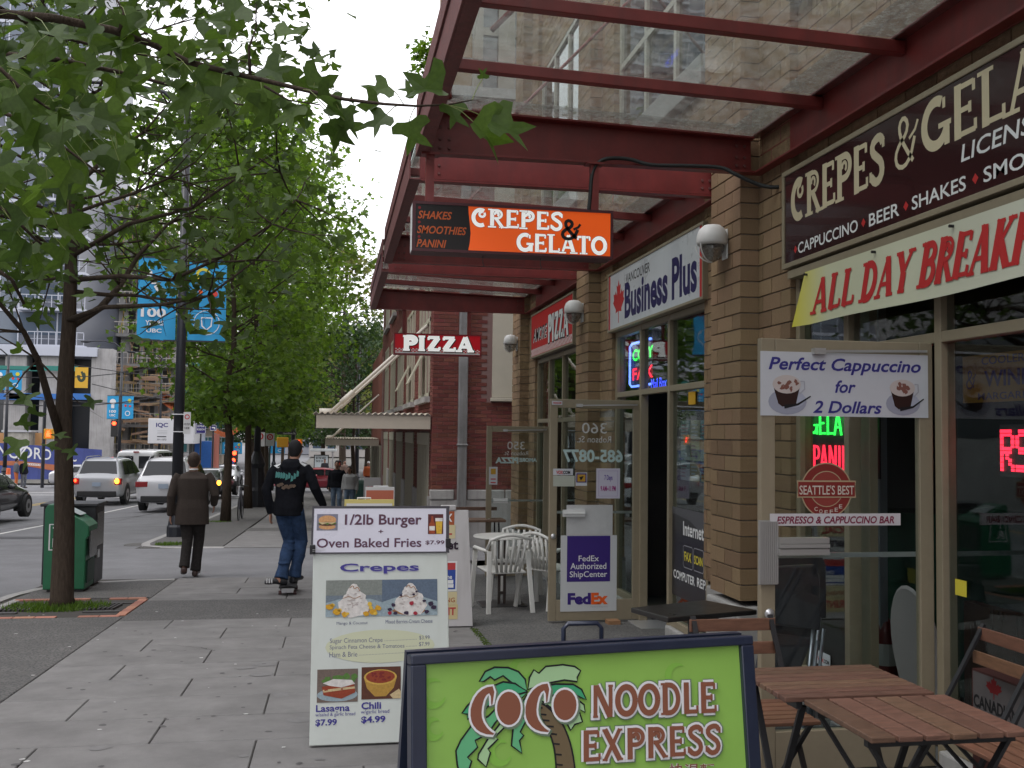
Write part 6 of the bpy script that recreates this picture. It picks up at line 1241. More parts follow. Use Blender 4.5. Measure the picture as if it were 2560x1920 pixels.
t = thing('beer_carton', 'brown beer carton with a red maple leaf standing under the cafe window', 'carton', (2.9, 3.9, GZ(3.9))); pl = px_plane(Z3, 1630, 990, 1280, 2150, 2.86, .001); p = pl.p(0, 1); q_ = pl.p(1, 0)
MB().box(2.861, 2.94, q_.y, p.y, GZ(3.9), q_.z).build('box', mat('carton_brown', (.05, .012, .01), .6), t); lay(pl, 'face', mat('carton_grey', (.10, .09, .09), .6), t, lambda mb: pl.rect(mb, .02, .04, .98, .96, 0)); lay(pl, 'maple_leaf', ink('carton_red', (.16, .01, .012)), t, lambda mb: pl.poly(mb, [(.2 + .22 * a, .02 + .5 * b) for a, b in LEAF], 1)); lay(pl, 'lettering', I_black, t, lambda mb: text(pl, mb, 'CANADIAN', .03, .55, .62, .85, .03, k=2))
# white plastic garden chairs and table by the middle shop
M_pw = mat('white_resin', (.66, .65, .62), .35, streak=.12, dirt=(.4, .38, .34)); 
def pchair(label, c, rz, proto=None):
    if proto: o = copy_tree(proto); o.location = (c[0], c[1], GZ(c[1])); o.rotation_euler = (0, 0, rz); o['label'] = label; return o
    t = thing('plastic_chair', label, 'plastic chair', (c[0], c[1], GZ(c[1])), rz, group='white plastic garden chairs')
    # local: seat faces -y, backrest at +y
    s_ = MB(); s_.prism([(-.22, -.22, .42), (.22, -.22, .42), (.20, .2, .40), (-.20, .2, .40)], (0, 0, .02)); s_.build('seat', M_pw, t, bev=.012, local=True)
    for i in range(6): x = -.15 + .06 * i; MB().tube([(x * .8, .19, .42), (x * 1.0, .225, .58), (x * 1.15, .27, .76)], .0165, 6).build('back_slat', M_pw, t, smooth=True, local=True)
    MB().tube([(-.24, .15, .62), (-.22, .24, .72)] + [(-.22 + .44 * i / 8, .27 + .01 * math.sin(i * .39), .76 + .05 * math.sin(math.pi * i / 8)) for i in range(9)] + [(.22, .24, .72), (.24, .15, .62)], .017, 8).build('top_rail', M_pw, t, smooth=True, local=True)
    MB().box(-.19, .19, .195, .215, .52, .56).build('cross_rail', M_pw, t, bev=.01, local=True)
    for sx in (-1, 1):
        MB().tube([(sx * .235, .2, .64), (sx * .27, .08, .65), (sx * .275, -.12, .65), (sx * .25, -.23, .62)], [.018, .02, .022, .02], 8).build('armrest', M_pw, t, smooth=True, local=True)
        MB().bar((sx * .235, -.225, .64), (sx * .27, -.26, 0), .05, .028).build('leg', M_pw, t, bev=.006, local=True); MB().bar((sx * .21, .20, .64), (sx * .24, .30, 0), .05, .028).build('leg', M_pw, t, bev=.006, local=True)
    return t
ch = pchair('white plastic chair with its back to the street, nearest the white sandwich board', (1.79, 10.62), R(188)); 
pchair('white plastic chair with a fanned back behind the round table', (2.12, 11.55), R(-20), ch); pchair('white plastic chair seen through the open glass door', (2.35, 10.78), R(125), ch)
t = thing('round_table', 'round white plastic table between the garden chairs', 'table', (1.83, 10.9, GZ(10.9))); zt_ = .335
MB().lathe([(0, -.02), (.30, -.02), (.315, -.01), (.31, .004), (0, .006)], (1.84, 11.0, zt_), 28).build('table_top', M_pw, t, smooth=False); MB().box(1.80, 1.83, 10.98, 11.0, GZ(11), zt_ - .02).box(1.86, 1.89, 10.98, 11.0, GZ(11), zt_ - .02).box(1.8, 1.89, 10.975, 11.0, -.1, -.07).box(1.8, 1.89, 10.975, 11.0, -.3, -.27).build('pedestal', mat('dark_brown_metal', (.05, .035, .03), .5), t); MB().box(1.6, 2.1, 10.8, 11.2, GZ(11), GZ(11) + .015).build('base', M_black, t, bev=.005)
# dark bench table far behind them
t = thing('bench_table', 'small dark wooden table with crossed legs by the brick building corner', 'table', (1.9, 14.0, GZ(14))); MB().box(1.5, 2.35, 13.7, 14.1, .24, .27).build('table_top', M_wood, t); MB().box(1.5, 2.35, 14.5, 14.54, .34, .39).build('bench_rail', M_wood, t)
for x in (1.6, 2.25):
    MB().bar((x, 13.72, .23), (x + .1, 14.08, GZ(14)), .02, .03).build('leg', M_black, t); MB().bar((x, 14.08, .23), (x - .05, 13.72, GZ(14)), .02, .03).build('leg', M_black, t)
t = thing('door_wedge', 'wooden block holding the shop door open', 'door wedge', (2.85, 9.4, GZ(9.4))); MB().box(2.62, 2.74, 9.42, 9.54, GZ(9.5), GZ(9.5) + .04).build('block', mat('raw_wood', (.30, .16, .08), .7), t)
# ------------------------------------------------------------------ trees
LEAFS = [(0, 0), (.12, .0), (.34, -.04), (.55, .08), (.60, .30), (.36, .33), (.20, .46), (.32, .66), (.42, .98), (.17, .80), (0, .66), (-.17, .80), (-.42, .98), (-.32, .66), (-.20, .46), (-.36, .33), (-.60, .30), (-.55, .08), (-.34, -.04), (-.12, .0)]
LEAF4 = [(0, 0), (.5, .1), (.28, .42), (.34, .95), (0, .75), (-.34, .95), (-.28, .42), (-.5, .1)]
def leaf_geo(mb, p, axis, nrm, s, big=False, fold=.12):
    ax = Vector(axis).normalized(); nn = Vector(nrm); nn = (nn - ax * nn.dot(ax)); nn = nn.normalized() if nn.length > 1e-4 else ax.orthogonal().normalized(); sd = ax.cross(nn); pts = LEAFS if big else LEAF4
    vs = [p + ax * (y * s) + sd * (x * s) + nn * (abs(x) * s * fold * 2 - y * y * s * fold) for x, y in pts]; n = len(pts)
    if big:
        c = len(vs); vs += [p + ax * (.42 * s) - nn * (.18 * s * fold)]; mb.add(vs, [(i, (i + 1) % n, c) for i in range(n)])
    else: mb.add(vs, [(0, 1, 2, 4), (2, 3, 4), (0, 4, 6, 7), (4, 5, 6)])
M_bark = mat('bark', (.060, .045, .034), .95, var=.35, nscale=14, stretch=(3, 3, .6), bump=.9, bscale=40, spec=.15, streak=.3, dirt=(.03, .026, .02))
def grow(mb, ends, p, d, L, r, depth, spread, up, seed, sides=6, nseg=4):
    rnd = seed; path = [p]; rad = [r]; q = Vector(p); dd = Vector(d).normalized()
    for i in range(nseg):
        dd = (dd + Vector((rnd.uniform(-1, 1), rnd.uniform(-1, 1), rnd.uniform(-1, 1))) * .16 + Vector((0, 0, up)) * .08).normalized(); q = q + dd * (L / nseg); path.append(q.copy()); rad.append(r * (1 - .62 * (i + 1) / nseg))
        if depth > 0 and i >= 1:
            for _ in range(2 if depth > 1 else 1):
                a = dd.orthogonal().normalized(); a.rotate(Matrix.Rotation(rnd.uniform(0, 6.28), 3, dd)); grow(mb, ends, q.copy(), dd * .75 + a * spread, L * rnd.uniform(.45, .68), rad[-1] * .6, depth - 1, spread, up, rnd, max(4, sides - 1), 3)
        if depth == 0: ends.append((q.copy(), dd.copy()))
    if depth > 0: ends.append((q.copy(), dd.copy()))
    mb.tube(path, rad, sides)
def tree_meshes(h, base, rad, seed, nl, ls, tr=.11, nb=26, depth=2, droop=.0, taper=.7, jit=.35, low=.0, foot=.12):
    rnd = random.Random(seed); tk = MB(); path = []; n = 9
    for i in range(n + 1): z = h * .95 * i / n; path.append(Vector((rnd.uniform(-.04, .04) * min(i, 3), rnd.uniform(-.04, .04) * min(i, 3), z)))
    rr = [tr * (1.25 if i == 0 else 1 - .86 * i / n) for i in range(n + 1)]; tk.tube(path, rr, 12)
    br = MB(); ends = []
    for k in range(nb):
        t = (k + .5) / nb; z = base + (h * .96 - base) * t; i = min(n - 1, int(z / (h * .95) * n)); f = z / (h * .95) * n - i; p = path[i].lerp(path[i + 1], min(1, f)); a = k * 2.4 + rnd.uniform(-.4, .4)
        w = rad * (math.sin(math.pi * min(1, (t * .90 + foot))) ** taper) * rnd.uniform(.75, 1.05); el = .15 + t * .9 - droop
        grow(br, ends, p, Vector((math.cos(a), math.sin(a), el)), w, max(.012, rr[i] * .42), depth, .75, .25 - droop, rnd)
    lf = MB()
    for _ in range(nl):
        p, d = ends[rnd.randrange(len(ends))]; o = Vector((rnd.gauss(0, 1), rnd.gauss(0, 1), rnd.gauss(0, .8))) * jit; q = p + o
        if q.z < base - low: q.z = base - low + rnd.random() * .3
        ax = Vector((rnd.gauss(0, 1), rnd.gauss(0, 1), rnd.gauss(-.5, .6))) + o * .8; leaf_geo(lf, q, ax, Vector((rnd.gauss(0, .6), rnd.gauss(0, .6), 1)), ls * rnd.uniform(.65, 1.2))
    return tk, br, lf, ends
def make_tree(name, label, loc, tk, br, lf, lm, group=None, kind='stuff'):
    t = thing(name, label, 'tree', loc, group=group); t.rotation_euler = (0, 0, 0)
    T_ = tk.build('trunk', M_bark, t, smooth=True, local=True); br.build('branches', M_bark, t, smooth=True, local=True, kind='stuff'); lf.build('foliage', lm, t, local=True, kind=kind, fixn=False); return t
L_mid = leafmat('street_leaves', (.062, .118, .020), (.135, .215, .038), .52); L_near = leafmat('tulip_leaves', (.042, .075, .020), (.085, .140, .030), .42); L_dk = leafmat('dark_leaves', (.022, .05, .018), (.05, .09, .03), .3); L_yel = leafmat('yellowish_leaves', (.09, .11, .03), (.16, .17, .05))
A = tree_meshes(11.4, 2.8, 2.75, 5, 9600, .19, tr=.125, nb=36, taper=.75, jit=.30, foot=.03)
t2 = make_tree('street_tree', 'second street tree from the camera, behind the man in the brown jacket', (-2.93, 29.2, GZ(29.2)), *A[:3], L_mid, 'street trees along the kerb')
spec_ = [((-3.05, 38.2), 70, 1.1, 'third street tree, its trunk just left of the black lamp post base'), ((-3.2, 47.2), 200, 1.15, 'fourth street tree, its trunk just right of the black lamp post base'), ((-3.4, 54.5), 130, 1.15, 'fifth street tree, beside the parking sign poles'), ((-3.6, 74), 20, 1.05, 'street tree beyond the cross street, nearest the corner'), ((-3.6, 84), 290, 1.1, 'street tree beyond the cross street, farthest one')]
for (x, y), rz, sc, lb in spec_:
    c = copy_tree(t2); c.location = (x, y, GZ(y)); c.rotation_euler = (0, 0, R(rz)); c.scale = (sc, sc, sc); c['label'] = lb
# nearest tree, drawn so that its leaves are pieces of their own
rnd = random.Random(21); tk, br, lf, ends = tree_meshes(8.2, 3.3, 1.95, 9, 4000, .14, tr=.095, nb=28, depth=2, droop=.10, jit=.28, taper=.5)
# photographed trunk leans a little; two low side limbs
nt_ = Vector((-2.83, 11.55, GZ(11.55)))
def W(px, py, y): return atY(px, py, y) - nt_
tk = MB().tube([(0, 0, -.02), (.0, 0, .08), (.0, 0, .9), W(158, 1040, 11.55), W(172, 820, 11.55), W(180, 600, 11.55), W(185, 300, 11.6), W(190, 0, 11.6), W(196, -300, 11.6)], [.15, .122, .105, .088, .076, .060, .048, .038, .02], 14)
for pts, r0 in (([(150, 1090, 11.5), (120, 990, 11.3), (95, 900, 11.0), (60, 830, 10.7), (0, 760, 10.4), (-80, 700, 10.2)], .048), ([(168, 822, 11.55), (250, 770, 11.8), (300, 715, 12.0), (345, 640, 12.3), (420, 560, 12.5), (470, 540, 12.6)], .045), ([(172, 800, 11.5), (260, 768, 11.2), (400, 762, 11.0), (520, 740, 10.9), (640, 650, 10.8)], .032), ([(178, 700, 11.5), (300, 690, 11.2), (430, 700, 11.0), (560, 640, 10.9), (680, 560, 10.8), (740, 500, 10.7)], .03), ([(182, 560, 11.5), (110, 520, 11.3), (0, 480, 11.0)], .03), ([(184, 470, 11.5), (260, 400, 11.6), (360, 330, 11.9), (420, 260, 12)], .03), ([(186, 400, 11.5), (90, 320, 11.2), (0, 250, 11.0)], .03), ([(180, 640, 11.5), (320, 560, 11.3), (480, 520, 11.1), (600, 440, 11), (700, 430, 11)], .028)):
    P = [W(*p) for p in pts]; n = len(P); br.tube(P, [r0 * (1 - .75 * i / (n - 1)) for i in range(n)], 8); ends += [(p, Vector((1, 0, 0))) for p in P[2:]] * 3
    for p in P[2:]:
        for _ in range(3): grow(br, ends, p, Vector((rnd.uniform(-1, 1), rnd.uniform(-1, .6), rnd.uniform(-.3, .8))), rnd.uniform(.5, 1.1), .012, 1, .7, 0, rnd, 5, 3)
t1 = make_tree('street_tree', 'nearest street tree with thick bare trunk standing in the iron grate', nt_, tk, br, lf, L_near, 'street trees along the kerb')
# singled out leaves towards the camera
LM = [MB() for _ in range(5)]
for k, m_ in enumerate(LM): leaf_geo(m_, Vector((0, 0, 0)), (0, 1, 0), (0, 0, 1), 1, True, .10 + .07 * k)
LM = [m_.mesh('leaf') for m_ in LM]
for m_ in LM: m_.materials.append(L_near)
def put_leaf(parent, p, ax, nn, s):
    o = bpy.data.objects.new('leaf', LM[rnd.randrange(5)]); COL.objects.link(o); ax = Vector(ax).normalized(); nn = Vector(nn); nn = (nn - ax * nn.dot(ax)).normalized(); sd = ax.cross(nn)
    M = Matrix((sd, ax, nn)).transposed().to_4x4(); o.parent = parent; o.matrix_basis = Matrix.Translation(p) @ M @ Matrix.Scale(s, 4); return o
front = [e for e in ends if e[0].y < .5 and e[0].z < 6.5]
for _ in range(290):
    p, d = front[rnd.randrange(len(front))]; q = p + Vector((rnd.gauss(0, .22), rnd.gauss(-.1, .2), rnd.gauss(-.05, .2)))
    put_leaf(t1, q, (rnd.gauss(0, 1), rnd.gauss(-.3, .8), rnd.gauss(-.8, .5)), (rnd.gauss(0, .6), rnd.gauss(-.3, .6), 1), rnd.uniform(.13, .21))
# overhanging branch close to the camera (its tree stands left of the frame)
org = Vector((-3.3, 3.3, GZ(3.3)))
tb = thing('overhanging_tree', 'tree with big lobed leaves reaching in overhead from the left, closest to camera', 'tree', org)
MB().tube([(0, 0, -.02), (0, 0, 1.2), (.05, .02, 2.4), (.1, .05, 3.4), (.12, .08, 5.2)], [.16, .13, .12, .09, .04], 12).build('trunk', M_bark, tb, smooth=True, local=True)
def B(px, py, y): return atY(px, py, y) - org
brm = MB(); limbs = [
    [(-400, -60, 3.3), (-150, -20, 3.25), (0, 35, 3.25), (130, 45, 3.25), (280, 75, 3.3), (380, 110, 3.35), (470, 155, 3.4), (560, 178, 3.4), (640, 196, 3.4), (760, 225, 3.35), (860, 248, 3.3), (960, 260, 3.25), (1040, 265, 3.2), (1120, 262, 3.15), (1180, 250, 3.1)],
    [(-150, -20, 3.25), (0, 20, 3.3), (120, 85, 3.5), (260, 120, 3.7), (400, 145, 3.8), (600, 150, 3.9), (700, 190, 3.9)],
    [(-300, 100, 3.8), (0, 135, 3.8), (150, 150, 3.8), (320, 185, 3.9), (450, 220, 4), (600, 262, 4), (760, 262, 4)],
    [(-300, 120, 4.2), (0, 170, 4.2), (60, 230, 4.2), (120, 270, 4.2), (180, 290, 4.2)], [(300, 80, 3.3), (310, 30, 3.3), (280, -20, 3.3)], [(625, 190, 3.4), (622, 120, 3.4), (640, 70, 3.4), (640, 10, 3.4)], [(660, 215, 3.35), (720, 250, 3.35), (800, 262, 3.3)]]
rd = [.017, .009, .014, .014, .008, .006, .005]
for L_, r0 in zip(limbs, rd):
    P = [B(*p) for p in L_]; n = len(P); brm.tube(P, [max(.0022, r0 * (1 - .9 * i / (n - 1))) for i in range(n)], 7)
brm.tube([(0.1, .05, 3.0), B(-400, -60, 3.3)], [.07, .03], 8); brm.tube([(.1, .05, 3.2), B(-300, 100, 3.8)], [.05, .014], 7); brm.tube([(.1, .05, 3.3), B(-300, 120, 4.2)], [.05, .014], 7)
stems = MB()
for a_, b_, y_ in (((1110, 260), (1228, 300), 3.12), ((1120, 262), (1183, 304), 3.12), ((1180, 250), (1207, 196), 3.1), ((1040, 265), (1022, 304), 3.22), ((1000, 262), (967, 286), 3.25), ((1010, 262), (973, 217), 3.3), ((800, 262), (829, 303), 3.35), ((760, 225), (816, 269), 3.35)): q_ = B(*a_, y_); r_ = B(*b_, y_); stems.tube([q_, q_.lerp(r_, .5) + Vector((0, 0, .008)), r_], .0016, 5)
def place(px, py, y, tipx, tipy, s, tilt=0.):
    """leaf stalk end at (px,py), tip towards (tipx,tipy) in the photograph"""
    p = B(px, py, y); q = B(tipx, tipy, y + tilt); ax = q - p; put_leaf(tb, p, ax, (rnd.uniform(-.3, .3), -.75 + rnd.uniform(-.3, .3), rnd.uniform(.2, .9)), ax.length * s)
main = [(694, 92, 780, 71, 3.4), (783, 144, 800, 101, 3.4), (512, 101, 592, 77, 3.3), (767, 212, 860, 209, 3.4), (752, 264, 740, 323, 3.35), (829, 303, 863, 378, 3.35), (816, 269, 893, 298, 3.35), (850, 301, 912, 333, 3.35), (967, 286, 915, 332, 3.3), (949, 258, 890, 281, 3.35), (973, 217, 909, 234, 3.4), (1040, 238, 1000, 207, 3.25), (1022, 304, 1050, 381, 3.25), (1106, 225, 1008, 208, 3.15), (1125, 261, 1151, 323, 3.15), (1183, 304, 1271, 383, 3.1), (1228, 300, 1334, 346, 3.1), (1207, 196, 1207, 168, 3.1), (742, 262, 700, 322, 3.35), (720, 180, 760, 240, 3.4), (640, 225, 620, 300, 3.4), (680, 250, 660, 330, 3.4)]
for a, b, c, d, y in main: place(a, b, y, c, d, 1.0, rnd.uniform(-.03, .03))
# upper left mass of near leaves
cnt = len(main)
for _ in range(150):
    L_ = limbs[rnd.choice([0, 0, 0, 1, 1, 2, 2, 3, 3, 4, 5])]; i = rnd.randrange(len(L_) - 1); t = rnd.random(); a, b = L_[i], L_[i + 1]; px = a[0] + (b[0] - a[0]) * t; py = a[1] + (b[1] - a[1]) * t; y = a[2] + (b[2] - a[2]) * t
    if px > 830 or px < -200: continue
    if px > 560 and rnd.random() < .6: continue
    ang = rnd.uniform(-.6, 3.8); r = rnd.uniform(20, 90); sx, sy = px + math.cos(ang) * r, py + abs(math.sin(ang)) * r * .9 - (rnd.random() < .35) * r * 1.4
    y2 = y + rnd.uniform(-.25, .35); p0 = B(px, py, y); p1 = B(sx, sy, y2); stems.tube([p0, p0.lerp(p1, .5) + Vector((0, 0, .01)), p1], .0012, 4)
    ln = rnd.uniform(48, 92); an2 = ang + rnd.uniform(-.7, .7); place(sx, sy, y2, sx + math.cos(an2) * ln, sy + math.sin(an2) * ln * .8 + 15, 1.0, rnd.uniform(-.06, .06)); cnt += 1
for _ in range(64):   # leaves hanging lower at the left edge
    px = rnd.uniform(-60, 330) ; py = rnd.uniform(150, 700) if px < 170 else rnd.uniform(150, 420)
    y = rnd.uniform(4.6, 6.2); ln = rnd.uniform(55, 95); an = rnd.uniform(.3, 2.8); place(px, py, y, px + math.cos(an) * ln, py + math.sin(an) * ln, 1.0, rnd.uniform(-.08, .08))
    p1 = B(px, py, y); stems.tube([p1, p1 + Vector((rnd.uniform(-.15, .0), .02, rnd.uniform(.06, .2)))], .0015, 4)
for pts in ([(-60, 260, 5.2), (60, 300, 5.2), (150, 360, 5.3), (230, 420, 5.3), (300, 470, 5.3)], [(-80, 480, 5.4), (20, 530, 5.4), (80, 590, 5.5), (150, 650, 5.6)], [(-60, 640, 5.6), (30, 700, 5.6), (60, 760, 5.7)]):
    P = [B(*p) for p in pts]; brm.tube(P, [.012, .010, .008, .006, .004][:len(P)], 6); brm.tube([(.1, .05, 3.0), P[0]], [.03, .012], 6)
brm.build('branches', M_bark, tb, smooth=True, local=True, kind='stuff'); stems.build('stalks', mat('leaf_stalk', (.16, .2, .05), .6), tb, local=True, kind='stuff')
# trees farther off: park trees at the end of the street and the half bare one beyond the brick building
bA = tree_meshes(12, 3, 4.4, 33, 6500, .38, tr=.28, nb=26, jit=.6)
far = make_tree('park_tree', 'dense green tree beyond the cross street, right behind the bus shelter', (3.0, 92, GZ(92)), *bA[:3], L_dk, 'trees beyond the cross street')
for (x, y), rz, sc, lb in (((-1.0, 100), 60, .9, 'dense tree beyond the cross street, left of the bus shelter'), ((4.8, 84), 10, .85, 'dense tree beyond the cross street, behind the low awning'), ((9, 95), 200, 1.0, 'dense tree beyond the cross street, right end of the row'), ((-9, 118), 140, .9, 'tree far down the street left of the street trees'), ((-13, 128), 260, .85, 'tree far down the street at the construction site')):
    c = copy_tree(far); c.location = (x, y, GZ(y)); c.rotation_euler = (0, 0, R(rz)); c.scale = (sc,) * 3; c['label'] = lb
bB = tree_meshes(15.5, 4, 3.6, 77, 2600, .30, tr=.25, nb=30, jit=.4)
make_tree('half_bare_tree', 'tall half bare yellowish tree rising beyond the far end of the brick building', (.6, 66, GZ(66)), *bB[:3], L_yel)
bC = tree_meshes(9, 2.5, 3.2, 78, 3500, .22, tr=.14, nb=24, jit=.35)
make_tree('corner_tree', 'dark leafy tree showing past the street edge of the brick building', (1.1, 56, GZ(56)), *bC[:3], L_dk)
# roof planting showing over the canopies
rp = MB(); rr_ = random.Random(4)
for k in range(230): leaf_geo(rp, Vector((rr_.gauss(1.05, .10), rr_.gauss(12.2, .15), rr_.gauss(6.1, .11))), (rr_.gauss(0, 1), rr_.gauss(0, 1), -.5), (0, 0, 1), rr_.uniform(.06, .1))
o = tag(rp.build('hanging_plant', L_mid, None, kind='stuff', fixn=False), 'green plant foliage showing over the edge of the canopies', 'plant')
MB().tube([(2.95, 12.2, 6.0), (1.05, 12.2, 6.1)], .03, 6).build('plant_branch', M_bark, o)

# ------------------------------------------------------------------ across the street
M_tw = mat('tower_panel', (.075, .085, .11), .35, spec=.6); M_tg = mat('tower_glass', (.06, .085, .12), .08, spec=.9); M_slabw = mat('pale_slab_edge', (.42, .44, .50), .6); M_cc = mat('raw_concrete', (.34, .33, .325), .9, var=.2, nscale=.8, streak=.3)
def px_at(x, y, Y): return atY(x, y, Y)
Y = 88
tw = thing('glass_tower', 'dark glass apartment tower with white slab edges and balconies behind the nearest trees', 'building', (-36, Y, GZ(Y)))
xr = atY(192, 800, Y).x; xl = xr - 24; z0 = GZ(Y)
MB().box(xl, xr, Y, Y + 20, z0 + 10.5, z0 + 62).build('wall', M_tw, tw)
ni = 0
for k in range(17):
    z = z0 + 10.5 + 3.0 * k; MB().box(xl, xr + .02, Y - .06, Y + .3, z - .14, z + .14).build('slab_edge', M_slabw, tw)
    if k < 14:
        mbv = MB()
        for i in range(16):
            x = xl + 24 * i / 16; mbv.box(x - .05, x + .05, Y - .05, Y, z + .14, z + 2.86)
            if ni < 290 and x > -42: MB().box(x + .06, x + 24 / 16 - .06, Y - .03, Y - .005, z + (1.0 if i % 4 else .2), z + 2.8).build('window', M_tg, tw); ni += 1
        mbv.build('mullions', M_slabw, tw)
        bx = xr - 4.2 if k % 2 else xr - 3.4; bal = MB(); bal.box(bx, xr + .9, Y - 1.4, Y - .062, z - .12, z + .1); bal.build('balcony', M_slabw, tw)
        rl = MB()
        for i in range(9): x = bx + (xr + .9 - bx) * i / 8; rl.box(x - .025, x + .025, Y - 1.38, Y - 1.33, z + .1, z + 1.1)
        rl.box(bx, xr + .9, Y - 1.39, Y - 1.32, z + 1.1, z + 1.16); rl.box(bx, xr + .9, Y - 1.39, Y - 1.32, z + .55, z + .58); rl.build('railing', M_slabw, tw)
for px in (48, 135, 260): x = atY(px, 1000, Y).x; MB().box(x - .8, x + .8, Y - 1.2, Y + .4, z0, z0 + 10.4).build('column', M_cc, tw)
MB().box(xl, xr + 1, Y + 2, Y + 3, z0, z0 + 10.4).build('lobby_glass', mat('lobby_dark', (.02, .024, .03), .2, spec=.8), tw); MB().box(xl, xr + 2, Y - 1.6, Y + 2, z0 + 9.7, z0 + 10.45).build('slab_edge', M_slabw, tw)
for px, w in ((20, 1.8), (95, 2.2), (190, 1.2)): x = atY(px, 990, Y - 1).x; MB().box(x - w, x + w, Y - 1.5, Y - 1.3, atY(px, 1000, Y).z, atY(px, 985, Y).z).build('blue_cladding', mat('blue_film', (.03, .14, .42), .5), tw)
for i, px in enumerate((60, 150)): x = atY(px, 925, Y).x; MB().box(x - 1.8, x + 1.8, Y - 1.75, Y - 1.65, atY(px, 930, Y).z, atY(px, 918, Y).z).build('fascia_sign', mat('teal_sign', (.02, .17, .14), .5), tw)
# opposite row of buildings, mostly out of frame, added to block skylight and fill reflections
ob = thing('unseen_street_block', 'plain grey concrete block out of view across the street, added to block skylight', 'building', (-30, 10, 0)); MB().box(-38, -21, -40, 47, -1.8, 19).build('wall', M_cc, ob)
for k in range(6): MB().box(-21.001, -20.98, -39, 46, 1.5 + 3 * k, 3.4 + 3 * k).build('window_band', mat('band_glass', (.05, .06, .07), .15, spec=.8), ob)
# building under construction
Y = 104; cs = thing('construction_building', 'concrete building under construction with open floors, scaffolding and orange netting', 'building', (-28, Y, GZ(Y)))
xa = atY(170, 900, Y).x; xb = atY(470, 900, Y).x; zb = GZ(Y)
M_wd = mat('shutter_wood', (.36, .24, .15), .8, rnd=.3, var=.2); M_net = mat('orange_netting', (.62, .16, .06), .8)
rs = random.Random(8)
for k in range(9):
    z = zb + 1.2 + 2.95 * k; ex = (rs.uniform(-.8, .8)); MB().box(xa, xb - max(0, k - 3) * .7 + ex, Y - rs.uniform(0, 1.6), Y + 14, z, z + .3).build('floor_slab', M_cc, cs)
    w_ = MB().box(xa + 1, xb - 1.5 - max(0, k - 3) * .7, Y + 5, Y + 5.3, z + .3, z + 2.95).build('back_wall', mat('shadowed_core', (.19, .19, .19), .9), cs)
    for i in range(7):
        x = xa + .6 + (xb - xa - 2 - max(0, k - 3) * .7) * i / 6; w = .35 if i % 3 else .9; MB().box(x - w / 2, x + w / 2, Y + .3, Y + .9, z + .3, z + 2.95).build('column', M_cc, cs)
    pr = MB()
    for i in range(22): x = xa + (xb - xa - 1) * rs.random(); pr.bar((x, Y - .2, z + .3), (x + rs.uniform(-.6, .6), Y - .2, z + 2.95), .07, .07)
    pr.build('props', M_wd if k % 2 else mat('yellow_prop', (.45, .33, .08), .7), cs, kind='stuff')
    if k < 6:
        rl = MB()
        for i in range(26): x = xa + (xb - xa) * i / 25; rl.box(x - .03, x + .03, Y - 1.75, Y - 1.69, z + .3, z + 1.4)
        rl.box(xa, xb, Y - 1.76, Y - 1.68, z + 1.3, z + 1.38); rl.box(xa, xb, Y - 1.76, Y - 1.68, z + .8, z + .86); rl.build('guard_rail', mat('grey_timber', (.50, .47, .43), .8), cs, kind='stuff')
for i in range(46):   # stacked shuttering boards and joists
    px = rs.uniform(240, 400); py = rs.uniform(905, 1110); p = atY(px, py, Y - 2.0 - rs.random()); l = rs.uniform(1, 3.2); MB().bar(p, p + Vector((l, rs.uniform(-.3, .3), rs.uniform(-.35, .35))), .12, rs.uniform(.08, .3)).build('timber', M_wd, cs)
nt2 = MB()
for i in range(60):
    u = i / 60; a = atY(400 + 60 * u, 985 + 40 * u, Y - 2.2); nt2.box(a.x, a.x + .13, a.y, a.y + .03, a.z - .6 + .2 * math.sin(i * 2.1), a.z + .25 + .15 * math.sin(i * 1.3))
nt2.build('netting', M_net, cs, kind='stuff'); mb = MB()
for i in range(30): u = i / 30; a = atY(480 + 130 * u, 1035 + 45 * math.sin(u * 2.6) ** 2 + 10 * u, 98); mb.box(a.x, a.x + .2, a.y, a.y + .03, a.z - .25, a.z + .2)
tag(mb.build('safety_flags', M_net, kind='stuff'), 'string of orange safety flags hanging over the site', 'flags')
cr = thing('tower_crane', 'red lattice mast of a tower crane rising beside the glass tower', 'crane', (atY(203, 600, 100).x, 100, GZ(100)))
xc = atY(203, 600, 100).x; m_ = MB(); 
for dx in (-.55, .55):
    for dy in (0, 1.1): m_.box(xc + dx - .06, xc + dx + .06, 100 + dy - .06, 100 + dy + .06, GZ(100), 52)
m_.build('mast', mat('crane_red', (.42, .06, .05), .6), cr); l_ = MB()
for k in range(48): z = GZ(100) + 1.1 * k; s_ = 1 if k % 2 else -1; l_.bar((xc - .55 * s_, 100, z), (xc + .55 * s_, 100, z + 1.1), .06, .06); l_.bar((xc - .55, 100, z), (xc + .55, 100, z), .05, .05)
l_.build('lattice', mat('crane_red'), cr, kind='stuff')
# pale apartment block with teal windows
Y = 125; ap = thing('pale_apartment_block', 'beige apartment block with teal windows beyond the construction site', 'building', (-20, Y, GZ(Y)))
xa = atY(395, 900, Y).x; xb = atY(560, 900, Y).x; zb = GZ(Y); M_bg = mat('beige_render', (.40, .34, .27), .9); MB().box(xa, xb, Y, Y + 15, zb, 24).build('wall', M_bg, ap); M_teal = mat('teal_pane', (.07, .20, .22), .15, spec=.8)
for k in range(8):
    for i in range(5):
        x = xa + .8 + (xb - xa) * i / 5; z = zb + 1.2 + 3.1 * k; f = MB().box(x - .08, x + 1.35, Y - .08, Y - .005, z - .08, z + 2.1).build('window', mat('white_frame', (.6, .6, .6), .5), ap); MB().box(x, x + .58, Y - .1, Y - .085, z, z + 2.0).build('pane', M_teal, f); MB().box(x + .68, x + 1.27, Y - .1, Y - .085, z, z + 2.0).build('pane', M_teal, f)
